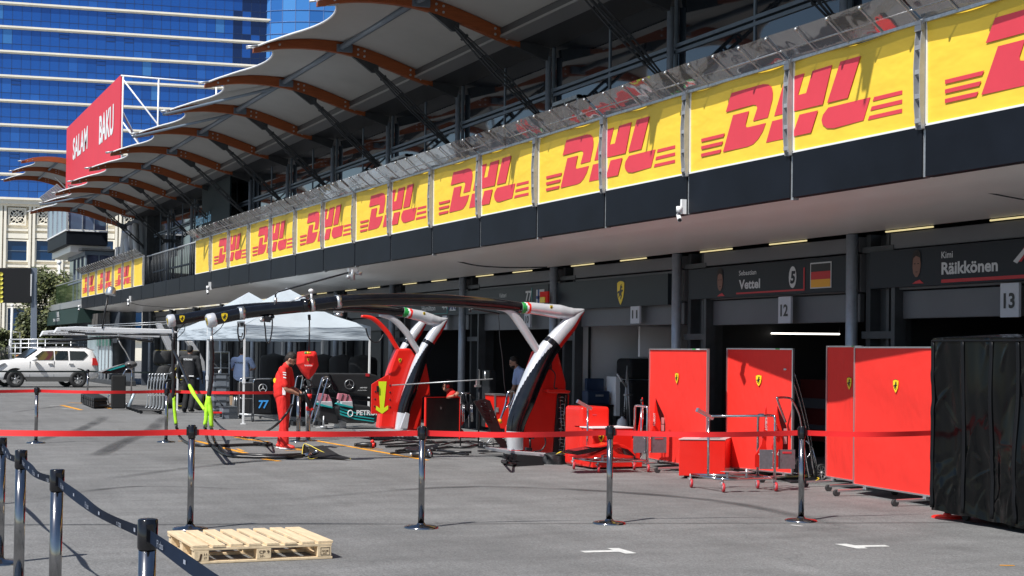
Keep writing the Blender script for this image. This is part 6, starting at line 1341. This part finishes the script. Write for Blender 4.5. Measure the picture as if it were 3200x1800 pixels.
# crouching person in red with ear defenders behind the black screen
base=onZ(1392,1362); fk=(-RT+CAMV*.15).normalized(); base=V3((29.0,-11.2,0))
td_,W,f,s=person('crouching person in red with red ear defenders, one hand over the black screen',base,fk,dict(pelvis=(-.15,0,.42),waist=(-.12,0,.58),chest=(-.03,0,.8),neck=(.03,0,.96),head=(.09,0,1.05),look=.2,shl=(0,.19,.9),shr=(0,-.19,.9),ell=(.1,.3,.82),elr=(.02,-.24,.65),hal=(.0,.45,.87),har=(.15,-.2,.5),hil=(-.15,.1,.42),hir=(-.15,-.1,.42),knl=(.22,.14,.48),knr=(.2,-.14,.3),anl=(.02,.13,.08),anr=(-.2,-.13,.1),grip=.9),pr_,rt,H=1.75)
ed=MB(); c=W['head']
for e in (1,-1): ed.lathe([(0,.03),(.03,.032),(.038,.015),(.036,0),(0,0)],c+s*e*.075,s*e,16)
build('ear_defenders',ed,red,td_); build('headband',MB().tube([c+s*.09*cs(q*.314)+V3((0,0,.0))+V3((0,0,1))*.125*sn(q*.314) for q in range(11)],.009,6),blackp,td_)
# bearded man in the open garage
base=at(1646,1100,32.4); base=V3((base.x,base.y,0)); fk=(-RT+CAMV*.3).normalized()
te_,W,f,s=person('bearded man in pale blue shirt leaning forward inside the dark garage',base,fk,dict(chest=(.12,0,1.28),neck=(.2,0,1.42),head=(.28,0,1.54),look=.35,shl=(.15,.19,1.34),shr=(.15,-.19,1.34),ell=(.22,.2,1.05),elr=(.2,-.2,1.05),hal=(.28,.2,.8),har=(.28,-.2,.8)),bs,bt,beard=True,H=1.75)
# ================================================= TENTS
tentm=mat('tent_fabric',(.62,.7,.77),.7,noise=(1,.05),bump=(2.6,.6,.06))
tn_=tentm.node_tree; pb=tn_.nodes['Principled BSDF']; tl=tn_.nodes.new('ShaderNodeBsdfTranslucent'); tl.inputs[0].default_value=(.6,.68,.76,1); mxx=tn_.nodes.new('ShaderNodeMixShader'); mxx.inputs[0].default_value=.35; tn_.links.new(pb.outputs[0],mxx.inputs[1]); tn_.links.new(tl.outputs[0],mxx.inputs[2]); tn_.links.new(mxx.outputs[0],tn_.nodes['Material Output'].inputs[0])
def tent(lab,x0,x1,y0,y1,ze,zv,za):
    t=thing('gazebo_tent',lab,'tent',((x0+x1)/2,(y0+y1)/2,0),'white pop-up tents in front of the far garages'); c=V3(((x0+x1)/2,(y0+y1)/2,za)); C=[V3((x0,y0,ze)),V3((x1,y0,ze)),V3((x1,y1,ze)),V3((x0,y1,ze))]
    t['group']='white pop-up tents in front of the far garages'
    mb=MB()
    for i in range(4):
        a,b=C[i],C[(i+1)%4]; ph=i*2.1
        def fn(u,v): 
            p=a+(b-a)*u; q=p+(c-p)*v; dip=-.10*(v*(1-v)*4)*1-.05*4*u*(1-u)*(1-v); return q+V3((0,0,dip+.01*sn(u*17+v*9+ph)))
        mb.grid(fn,16,12)
    build('roof',mb,tentm,t); mb=MB()
    for i in range(4):
        a,b=C[i],C[(i+1)%4]; nrm=V3(((b-a).y,-(b-a).x,0)).normalized(); nrm=nrm if nrm.dot(a+b-c*2)>0 else -nrm
        mb.grid(lambda u,v:a+(b-a)*u+V3((0,0,-.05*4*u*(1-u)*(1-v)-(ze-zv)*v+.02*sn(u*9.4)*v*0))+nrm*(.02+.018*sn(u*22+i)*v+.012*sn(u*9+v*5)),30,6)
    build('valance',mb,tentm,t)
    # vent cap
    mb=MB(); cc=c+V3((0,0,.03)); r=.62
    for i in range(4):
        a=cc+V3(((-1,1,1,-1)[i]*r,(-1,-1,1,1)[i]*r*-1,-.36)); b=cc+V3(((-1,1,1,-1)[(i+1)%4]*r,(-1,-1,1,1)[(i+1)%4]*r*-1,-.36)); mb.add([a,b,cc+V3((0,.0,.06))],[(0,1,2)])
    build('vent_cap',mb,tentm,t)
    for p in C: q=V3((p.x,p.y,0)); build('leg',MB().box((q.x-.02,q.y-.02,0),(q.x+.02,q.y+.02,ze)).box((q.x-.05,q.y-.05,0),(q.x+.05,q.y+.05,.02)).box((q.x-.03,q.y-.03,.95),(q.x+.03,q.y+.03,1.05)),white,t)
tent('nearer white pop-up tent behind the red hanging cover',35.3,39.3,-8.45,-11.5,2.33,2.0,3.2)
tent('farther white pop-up tent behind the boom end caps',39.36,43.4,-8.5,-11.5,2.3,1.98,3.22)
# ================================================= TYRES
tw_m=mat('tyre_yellow',(.75,.6,.03),.6)
def tyre(lab,c,r,w_,ax=(0,0,1),grp='racing tyres stacked near the tents'):
    t=thing('racing_tyre',lab,'tyre',tuple(c),grp); h=w_/2; build('tyre',MB().lathe([(r*.5,-h*.8),(r*.72,-h),(r*.9,-h*.96),(r*.985,-h*.75),(r,-h*.3),(r,h*.3),(r*.985,h*.75),(r*.9,h*.96),(r*.72,h),(r*.5,h*.8)],c,ax,32),rubber,t)
    a=V3(ax).normalized(); build('yellow_band',MB().lathe([(r*.74,h*1.005),(r*.84,h*.995)],c,a,32).lathe([(r*.74,-h*1.005),(r*.84,-h*.995)],c,a,32),tw_m,t); build('rim',MB().lathe([(0,0),(r*.15,h*.4),(r*.2,h*.1),(r*.45,h*.3),(r*.5,h*.75),(r*.47,h*.8)],c,a,24),darkgrey,t); return t
q=onX(508,1300,45); base=V3((q.x,q.y,0))
for i,(pos,px) in enumerate((('bottom',0),('third from the top',0),('second from the top',0),('top',0))): tyre('tyre %s of the stack behind the row of hand trucks'%('at the '+pos if ' ' not in pos else pos),V3((45,q.y,.2+i*.43)) ,.30,.4)
q=onX(588,1300,46.5)
for i,pos in enumerate(('bottom','third','second','top')): tyre('%s tyre of the stack hidden behind the man in black'%pos,V3((46.5,q.y,.2+i*.43)),.32,.4)
tyre('upright tyre leaning at the left of the man in black',V3((44.5,onX(556,1200,44.5).y,1.05)),.25,.3,(1,.3,0)); tyre('lower upright tyre at the left of the man in black',V3((44.5,onX(558,1200,44.5).y,.32)),.28,.3,(1,.3,0)); tyre('upright tyre on the ground right of the man in black',V3((43.5,onX(628,1200,43.5).y,.28)),.27,.3,(.6,1,0))
rkt=thing('tyre_rack','black tubular rack holding tyres beside the grey crates','rack',tuple(onX(690,1300,41.5)))
rkt.location.z=0; mb=MB(); X_=41.3
for x in (662,690,716): mb.tube(cp_([(x,1100),(x,1290)],X_),.014,6).tube(cp_([(x-6,1104),(x-6,1290)],X_+.6),.014,6)
for y in (1100,1150,1190): mb.tube(cp_([(662,y),(716,y)],X_),.012,6)
build('tubes',mb,gal,rkt)
for i,y in enumerate((1118,1150)): q=onX(690,y,41.7); tyre('%s tyre in the tubular rack above the grey crates'%('upper' if i==0 else 'lower'),q,.27,.27)
# black covered tyre stacks under the tent
mc=MATS['matt_black_cloth']; 
for i,(px,X_,lab) in enumerate(((1010,38.2,'left one of the black covered stacks under the nearer tent'),(1073,37.6,'middle one of the black covered stacks under the nearer tent'),(1135,37.0,'right one of the black covered stacks under the nearer tent'),(930,39.5,'black covered stack behind the man in red'),(855,41,'black covered stack between the man in blue and the man in red'))):
    q=onX(px,1100,X_); cs_=thing('covered_stack',lab,'cover',(q.x,q.y,0),'black covered tyre stacks under the tent'); h=1.66
    build('cover',MB().grid(lambda u,v:V3((q.x+.36*cs(6.283*u)*(1 if v<.9 else max(0,1-((v-.9)/.1)**2)**.5)*(1+.04*sn(u*40)),q.y+.36*sn(6.283*u)*(1 if v<.9 else max(0,1-((v-.9)/.1)**2)**.5),h*v)),40,20),mc,cs_)
# ================================================= GREY CRATES, TROLLEY, PIT EQUIPMENT (Mercedes side)
crt=mat('crate_grey',(.17,.19,.22),.5,noise=(3,.1)); crd=mat('crate_dark',(.06,.068,.08),.5)
def facebox(mb,px0,px1,y0,y1,X,dep): # box with camera-facing side on plane X
    a=onX(px0,y0,X); b=onX(px1,y1,X); return mb.box((X,a.y,a.z),(X+dep,b.y,b.z))
ys=[1168,1186,1209,1234,1253,1271,1283,1299]
for i in range(7):
    X_=38.9; q=onX(692,ys[i+1],X_); t=thing('storage_crate','grey plastic crate, number %s down in the tall crate stack'%['one','two','three','four','five','six','seven'][i],'crate',(X_,q.y,q.z),'grey crates stacked in front of the tyre rack')
    build('tub',facebox(MB(),669,716,ys[i]+1.2,ys[i+1],X_,.4),crt if i%2 else crd,t,bevel=.01); build('rim',facebox(MB(),667.5,717,ys[i],ys[i]+2.5,X_-.015,.43),crd,t); build('front_inset',facebox(MB(),676,707,ys[i]+5,ys[i+1]-3,X_-.008,.01),crt,t)
for i,(y0,y1) in enumerate(((1271,1290),(1290,1309))):
    X_=38.1; q=onX(720,y1,X_); t=thing('storage_crate','%s grey crate of the low pair right of the tall crate stack'%('upper' if i==0 else 'lower'),'crate',(X_,q.y,max(q.z,0)),'grey crates stacked in front of the tyre rack')
    build('tub',facebox(MB(),697,744,y0+1,y1,X_,.4),crt,t,bevel=.01); build('rim',facebox(MB(),695,745.5,y0,y0+2.5,X_-.015,.43),crd,t); build('front_inset',facebox(MB(),716,742,y0+5,y1-3,X_-.008,.01),crd,t)
t=thing('bottle','small white bottle on top of the tall crate stack','bottle',tuple(onX(685,1167,39.1))); q=onX(685,1167,39.1); build('bottle',MB().lathe([(0,0),(.022,0),(.022,.05),(.01,.07),(.01,.085),(0,.085)],q,n=10),white,t)
t=thing('broom','dark broom leaning against the grey crates','broom',tuple(onZ(700,1290))); build('handle',MB().tube([onX(672,1236,38.6),onX(690,1262,38.4)],.014,6),darkgrey,t); build('bristles',MB().pprism(cp_([(688,1258),(694,1262),(706,1278),(704,1285),(697,1276)],38.3),ZX*.08),blackp,t)
t=thing('floor_jack','low red jack with black feet between the tent leg and the crates','jack',tuple(onZ(678,1300))); build('beam',facebox(MB(),662,694,1287,1293,38.0,.12),red,t,bevel=.01); build('feet',facebox(facebox(MB(),663,668,1293,1304,38,.1),689,694,1293,1304,38,.1),blackp,t)
t=thing('hand_tools','pale wooden handled tools in a holder between crates and trolley','tool holder',tuple(onX(728,1270,38.9))); build('handles',MB().pprism(cp_([(719,1237),(728,1237),(725,1266),(721,1266)],38.8),ZX*.05),mat('pale_wood',(.5,.33,.2),.7),t); build('rods',MB().tube(cp_([(734,1240),(733,1269)],38.8),.012,6).tube(cp_([(740,1240),(738,1270)],38.8),.012,6),alu,t)
# trolley 77
X_=36.6; t=thing('equipment_trolley','black trolley with silver frame, star emblem and blue 77','trolley',tuple(onZ(790,1315))); 
build('cabinet',facebox(MB(),791,852,1186,1296,X_,.5),blackp,t,bevel=.06,seg=4); build('inner_box',facebox(MB(),752,787,1196,1292,X_+.35,.3),mat('dark_cloth',(.02,.02,.022),.9),t)
fm=lambda pts,X=X_,r=.016: MB().tube(smooth(cp_(pts,X),3),r,8)
build('frame_tube',fm([(792,1297),(792,1215),(793,1194),(801,1185),(852,1184)]),chrome,t); build('frame_tube',fm([(749,1294),(749,1200),(752,1186),(760,1181),(792,1181)],X_+.1),chrome,t); build('frame_tube',fm([(752,1192),(770,1196),(792,1196)],X_),chrome,t); build('frame_tube',fm([(749,1245),(792,1246)],X_,.01),chrome,t); build('base_bar',MB().tube(cp_([(748,1294),(852,1300)],X_),.02,8).tube(cp_([(748,1289),(800,1291)],X_+.4),.016,8),gal,t)
for px,py,dx in ((751,1308,.0),(789,1318,-.3),(813,1308,.3)): q=onZ(px,py); build('castor',MB().cyl((q.x,q.y-.02,.07),(q.x,q.y+.02,.07),.07,16).box((q.x-.03,q.y-.03,.08),(q.x+.03,q.y+.03,.2)),darkgrey,t)
def star(par,c,r,ex,ez,n,th=.02,m_=alu,name='star_emblem'):
    ex,ez,n=V3(ex),V3(ez),V3(n); mb=MB().tube([c+ex*r*cs(k*.2618)+ez*r*sn(k*.2618) for k in range(24)],th*r*4,5,closed=True)
    for k in range(3):
        a=math.radians(90+120*k); d=ex*cs(a)+ez*sn(a); p=ez*cs(a)-ex*sn(a); mb.add([c+p*r*.12+n*.004,c+d*r+n*.004,c-p*r*.12+n*.004],[(0,1,2)])
    return build(name,mb,m_,par)
star(t,onX(821.7,1213,X_-.015),.098,(0,-1,0),(0,0,1),(-1,0,0),.022,white)
mb=MB(); a=onX(806,1275,X_-.012); b=onX(837,1275,X_-.012); text(mb,'77',a,(0,-1,0),(0,0,1),.185,abs(a.y-b.y),.03,.1); build('number',mb,mat('number_blue',(.06,.36,.85),.5),t)
# black board, case, hand trucks, stand with wing
t=thing('black_board','tall plain black board standing between the long case and the hand trucks','board',tuple(onZ(370,1278))); X_=43.9; build('board',facebox(MB(),349,392.5,1173,1277,X_,.1),mat('board_black',(.012,.012,.012),.7),t,bevel=.03); 
t=thing('equipment_case','long black ribbed plastic case lying on the asphalt by the black board','case',tuple(onZ(290,1270)))
P=[onZ(252,1262),onZ(292,1278),onZ(335,1276),onZ(300,1257)]; mb=MB().pprism([p+V3((0,0,.03)) for p in P],(0,0,.17)); build('lower_shell',mb,blackp,t,bevel=.02); build('lid',MB().pprism([p+V3((0,0,.205)) for p in P],(0,0,.11)),mat('case_lid',(.02,.022,.024),.5),t,bevel=.03)
mb=MB()
for i in range(7): a=P[0]+(P[1]-P[0])*(i+.5)/7; mb.box((a.x-.06,a.y-.02,.05),(a.x,a.y+.02,.3))
build('ribs',mb,blackp,t); a=(P[1]+P[2])/2; build('handle',MB().tube(smooth([a+V3((-.05,.25,.13)),a+V3((-.07,.2,.1)),a+V3((-.07,-.2,.1)),a+V3((-.05,-.25,.13))],3),.018,6),blackp,t)
def truck(i,lab):
    px=462+i*9.5; X_=41.8-.38*i; t=thing('hand_truck',lab,'hand truck',tuple(onZ(px,1280)),'folded hand trucks in a row')
    o=lambda x,y,X=X_: onX(px+x,y,X)
    build('frame',MB().tube(smooth([o(-8,1274+i*1.2),o(-2,1262+i),o(0,1200+i),o(3,1185+i*.8),o(5,1178+i*.6)],4),.014,6).tube(smooth([o(4,1275+i*1.2),o(10,1263+i),o(11,1205+i),o(13,1190+i*.8)],4),.014,6).tube([o(0,1235),o(11,1236)],.01,6),gal,t)
    build('hook_handle',MB().tube(smooth([o(5,1180),o(3,1172),o(8,1168),o(13,1171),o(11,1182),o(8,1190)],4),.013,6),alu,t); build('grip',MB().tube(smooth([o(2,1215),o(4,1200),o(8,1188)],3),.028,8),blackp,t)
    if i in (2,4,5): build('blue_clip',MB().pprism([o(6,1196+i),o(12,1194+i),o(11,1208+i),o(6,1209+i)],(.05,0,0)),mat('clip_blue',(.02,.12,.5),.5),t)
    a=onZ(392+i*8.5,1278+i*3); b=onZ(470+i*7,1281+i*2.7); d=(b-a); w2=V3((-d.y,d.x,0)).normalized(); fl=MB().obox((a+b)/2+V3((0,0,.1)),d,w2*.22,V3((0,0,.03))); build('platform',fl,blackp,t,bevel=.01)
    wm=MB()
    for q in (a+d*.08,b-d*.06): wm.cyl(q+V3((0,0,.045))-w2*.02,q+V3((0,0,.045))+w2*.02,.045,12)
    build('wheels',wm,rubber,t)
nmt=['leftmost','second from the left','third from the left','third from the right','second from the right','rightmost']
for i in range(6): truck(i,'folded hand truck with hooked handle, %s of the row'%nmt[i])
t=thing('handle_frame','chrome framed black trolley end right behind the row of hand trucks','trolley',tuple(onZ(520,1290))); X_=41.5; build('frame',MB().tube(smooth(cp_([(510,1285),(510,1180),(515,1169),(532,1168),(540,1172),(540,1290)],X_),3),.014,6),gal,t); build('cover',facebox(MB(),512,530,1185,1200,X_+.05,.3),blackp,t,bevel=.03)
ns=thing('nose_assembly','black and teal racing car nose with front wing hung over a chrome stand','car nose',tuple(onX(400,1140,46))); X_=46
build('wing',MB().pprism(cp_([(306,1164),(330,1157),(392,1137),(396,1147),(420,1165),(330,1168)],X_),ZX*.5),gblack,ns,bevel=.02); build('teal_edge',MB().pprism(cp_([(318,1158),(340,1152),(390,1139),(390,1145),(345,1158)],X_-.02),ZX*.1),mat('teal_paint',(.02,.35,.35),.3),ns); build('silver_edge',MB().pprism(cp_([(306,1162),(350,1146),(388,1136),(345,1151),(316,1164)],X_-.03),ZX*.05),silver,ns)
build('nose',MB().ball(onX(409,1139,X_-.1),.17,16,(1,1.1,.6)),mat('nose_grey',(.1,.1,.105),.3),ns); build('nose_hole',MB().ball(onX(404,1140,X_-.22),.06,10,(1,1.2,.6)),blackp,ns)
build('hanger',MB().tube(cp_([(369,1052),(369,1062)],X_-.1),.03,8).tube(cp_([(369,1060),(378,1078),(392,1098),(406,1126),(411,1133)],X_-.1),.018,6),gal,ns)
t=thing('chrome_stand','chrome tube stand under the racing car nose beside the black board','stand',tuple(onZ(410,1262))); build('tubes',MB().tube(smooth(cp_([(384,1172),(392,1158),(400,1152),(413,1152)],45),3),.02,8).tube(cp_([(413,1152),(412,1180),(409,1262)],45),.022,8).tube(cp_([(390,1262),(412,1262)],45),.018,6).tube(smooth(cp_([(347,1230),(341,1235),(337,1245),(340,1260),(350,1262)],45),3),.018,6),chrome,t); build('prop',MB().tube(cp_([(420,1228),(402,1272)],43.8),.04,8),mat('pale_prop',(.5,.6,.68),.4,.3),t)
# silver gantry of the neighbouring team
silver2=mat('bright_silver',(.8,.82,.85),.35,.15)
mg=thing('silver_gantry','silver gantry with two flat booms and slanting legs left of the tents','gantry',(46,-8,0)); mt=mat('stripe_black',(.01,.01,.012),.4)
def bm(pts,X,th,name,m_): return build(name,MB().pprism(cp_(pts,X),ZX*th),m_,mg,bevel=.02)
bm([(125,1053),(134,1034),(173,1032),(500,1046),(500,1055),(268,1048),(134,1047)],47,.25,'boom',silver2)
bm([(168,1041),(179,1023),(238,1020),(535,1029),(560,1040),(535,1043),(262,1041),(180,1036)],45,.25,'boom',silver2)
bm([(213,1034),(268,1038),(268,1044),(213,1040)],44.9,.02,'stripe',mt); bm([(268,1041),(480,1044),(535,1045),(535,1049),(480,1049),(268,1046)],44.85,.2,'stripe',mt); bm([(200,1050),(330,1053),(330,1056),(200,1054)],45.5,.1,'stripe',mt)
bm([(153,1066),(369,1050),(369,1057),(153,1072)],44.5,.15,'cross_arm',mt); bm([(369,1050),(478,1064),(479,1071),(369,1057)],44.5,.15,'cross_arm',mt); bm([(369,1044),(400,1049),(480,1058),(480,1060),(369,1054)],44.6,.12,'cross_arm',alu)
mb=MB(); a=onX(190,1034,44.98); b=onX(298,1036.5,44.98); dd=(b-a); text(mb,'MERCEDESAMGF1.COM',a,dd,(0,0,1),.034,dd.length,.02); a=onX(149,1043,46.98); b=onX(233,1045,46.98); dd=(b-a); text(mb,'@MERCEDESAMGF1',a,dd,(0,0,1),.034,dd.length,.02); build('lettering',mb,mt,mg)
bm([(490,1010),(505,1010),(528,1050),(546,1086),(546,1100),(530,1100),(512,1060)],46,.3,'leg',silver); bm([(584,1066),(603,1066),(622,1095),(640,1130),(643,1160),(631,1160),(622,1125)],47,.35,'leg',silver); bm([(622,1158),(643,1158),(640,1230),(632,1290),(614,1290),(620,1230)],47,.35,'leg',mat('leg_blue',(.16,.24,.4),.4,.3))
ml=thing('lamp_mast','silver dome on a thin black mast above the silver booms','lamp',tuple(onX(345,930,45))); X_=45
build('mast',MB().tube(cp_([(337,925),(328,975),(320,1026)],X_),.025,8),blackp,ml); q=onX(345,922,X_); build('dome',MB().lathe([(0,.25),(.06,.245),(.11,.21),(.14,.15),(.15,.05),(.155,0),(.13,-.01),(.12,.0),(0,.0)],q,(.0,-.15,1),24),alu,ml)
wr=thing('guy_wires','thin pale wires running from the far boom to the garages','wire',tuple(onX(400,1010,47))); build('wires',MB().tube([onX(285,1017,47),onX(540,1004,45)],.012,4).tube([onX(285,1023,47),onX(540,1011,45)],.012,4),gal,wr)
# Mercedes bodywork on stands
bw=thing('engine_cover','matt black engine cover with two star emblems behind the chrome frames','engine cover',tuple(onX(1080,1200,33.4))); X_=33.4; blk=mat('matt_black_body',(.022,.023,.025),.38,noise=(2,.2))
def bcurve(pts,X,th,name,m_,par,bev=.04): return build(name,MB().pprism(cp_(pts,X),ZX*th),m_,par,bevel=bev,seg=3)
bcurve([(978,1166),(1156,1167),(1176,1172),(1192,1182),(1185,1205),(1176,1243),(1120,1236),(1060,1226),(1030,1214),(975,1212),(968,1190)],X_,.35,'shell',blk,bw); bcurve([(1028,1168),(1035,1172),(1040,1192),(1053,1210),(1055,1226),(1042,1220),(1034,1195)],X_-.1,.12,'shark_fin',gblack,bw,.01)
star(bw,onX(1020,1197.7,X_-.02),.1,(0,-1,0),(0,0,1),(-1,0,0),.02,alu); star(bw,onX(1092,1201,X_-.02),.105,(0,-1,0),(0,0,1),(-1,0,0),.02,alu)
mb=MB(); text(mb,'AMG',onX(1124,1213,X_-.01),(0,-1,0),(0,0,1),.025,.17,.03,.3); text(mb,'EQ POWER+',onX(1118,1221,X_-.01),(0,-1,0),(0,0,1),.02,.22,.01); build('lettering',mb,white,bw); bcurve([(1143,1167),(1155,1168),(1154,1177),(1143,1176)],X_-.012,.01,'red_sticker',redl,bw,.001)
bcurve([(975,1216),(1050,1230),(1165,1246),(1160,1255),(1050,1244),(975,1232)],X_+.1,.3,'underside',blackp,bw,.01)
tealm=MATS['teal_paint']; pinkm=mat('mirror_pink',(.55,.2,.25),.25)
for i,(o,lab) in enumerate(((0,'left one of the two black and teal nose cones with pink fins'),(64,'right-hand black and teal nose cone with pale lettering'))):
    nz=thing('nose_cone',lab,'nose cone',tuple(onX(1020+o,1280,32.9-.3*i)),'nose cones with pink fins'); X_=32.8-.3*i
    P=lambda L:[(x+o,y) for x,y in L]
    bcurve(P([(995,1229),(1010,1230),(1028,1234),(1038,1254),(1000,1255),(991,1247)]),X_,.1,'pink_fin',pinkm,nz,.01); build('fin_ribs',MB().tube(cp_(P([(1008,1231),(1002,1254)]),X_-.01),.01,4).tube(cp_(P([(1023,1233),(1018,1254)]),X_-.01),.01,4),blackp,nz)
    bcurve(P([(1000,1254),(1038,1254),(1041,1272),(1004,1270)]),X_-.04,.3,'silver_nose',silver,nz,.02); bcurve(P([(990,1258),(1004,1262),(1038,1271),(1040,1276),(1000,1268),(985,1262)]),X_-.05,.1,'teal_stripe',tealm,nz,.005)
    if i==0: bcurve([(1000,1272),(1056,1274),(1058,1325),(1030,1322),(1010,1318),(995,1300)],X_,.4,'body',blk,nz,.03); build('foot',MB().tube(cp_([(1012,1300),(1010,1335)],X_),.02,8).tube(cp_([(1001,1335),(1022,1335)],X_),.03,8),gal,nz)
    else:
        bcurve([(1057,1274),(1100,1262),(1150,1268),(1180,1280),(1182,1300),(1172,1326),(1090,1318),(1064,1304)],X_,.5,'body',blk,nz,.05)
        for y in (1294,1304,1313): bcurve([(1062,y-22),(1110,y-6),(1170,y+3),(1168,y+6),(1110,y-2),(1064,y-16)],X_-.02,.02,'teal_stripe',tealm,nz,.002)
        mb=MB(); text(mb,'PETRONAS',onX(1114,1297,X_-.03),(0,-1,0),(0,0,1),.105,.72,.03); build('lettering',mb,white,nz); mb=MB().tube([onX(1095,1292,X_-.03)+V3((0,.055*cs(k*.5236),.07*sn(k*.5236))) for k in range(12)],.012,5,closed=True); build('drop_emblem',mb,white,nz)
t=thing('grey_block','pale grey block supporting the nose cones','block',tuple(onZ(1080,1338))); build('block',facebox(MB(),1061,1082,1318,1338,32.9,.4),gal,t); build('block_top',facebox(MB(),1040,1170,1316,1322,33.2,.3),darkgrey,t)
def aframe(lab,L,X):
    t=thing('leaning_stand',lab,'stand',tuple(onX(*L[0],X)),'leaning chrome frames'); build('tube',MB().tube(smooth(cp_(L,X),3),.018,8),chrome,t); q=onX(*L[0],X); build('foot',MB().ball((q.x,q.y,.05),.05,8),blackp,t)
aframe('leaning chrome frame right of the red tape post',[(964,1330),(985,1262),(1005,1190),(1009,1181),(1016,1178),(1024,1179),(1024,1186),(1000,1260),(975,1334)],32.0); aframe('leaning chrome frame between the man in red and the posts',[(901,1322),(915,1260),(926,1190),(931,1177),(940,1175),(946,1180),(938,1230),(930,1300)],33.5)
hs_=thing('headset_stand','black headset and cables hung on the stand below the red hanging cover','headset',tuple(onX(958,1200,30))); build('post',MB().tube(cp_([(958,1215),(958,1380)],29.5),.02,8),gal,hs_); build('headset',MB().tube(smooth(cp_([(948,1205),(950,1190),(960,1185),(970,1192),(972,1205)],29.5),4),.016,6).ball(onX(949,1206,29.5),.04,10).ball(onX(971,1206,29.5),.04,10).ball(onX(960,1212,29.5),.05,10),blackp,hs_); build('cable',MB().tube(smooth(cp_([(970,1190),(976,1196),(982,1208)],29.5),3),.01,5),blackp,hs_)
t=thing('floor_clutter','row of small dark tools and bases on the ground behind the posts','tools',tuple(onZ(985,1330))); mb=MB(); rj=random.Random(21)
for i in range(9): q=onZ(905+i*14,1326+rj.random()*8); mb.obox(q+V3((0,0,.06)),(.12,.03,0),(-.02,.08+.06*rj.random(),0),(0,0,.1))
build('tools',mb,blackp,t)
t=thing('ground_mat','pale grey ground sheet under the nose cones','mat',tuple(onZ(1100,1350))); build('sheet',MB().pprism([onZ(985,1338,.004),onZ(1290,1352,.004),onZ(1270,1336,.004),onZ(1000,1326,.004)],(0,0,.006)),mat('grey_sheet',(.3,.3,.3),.8),t)
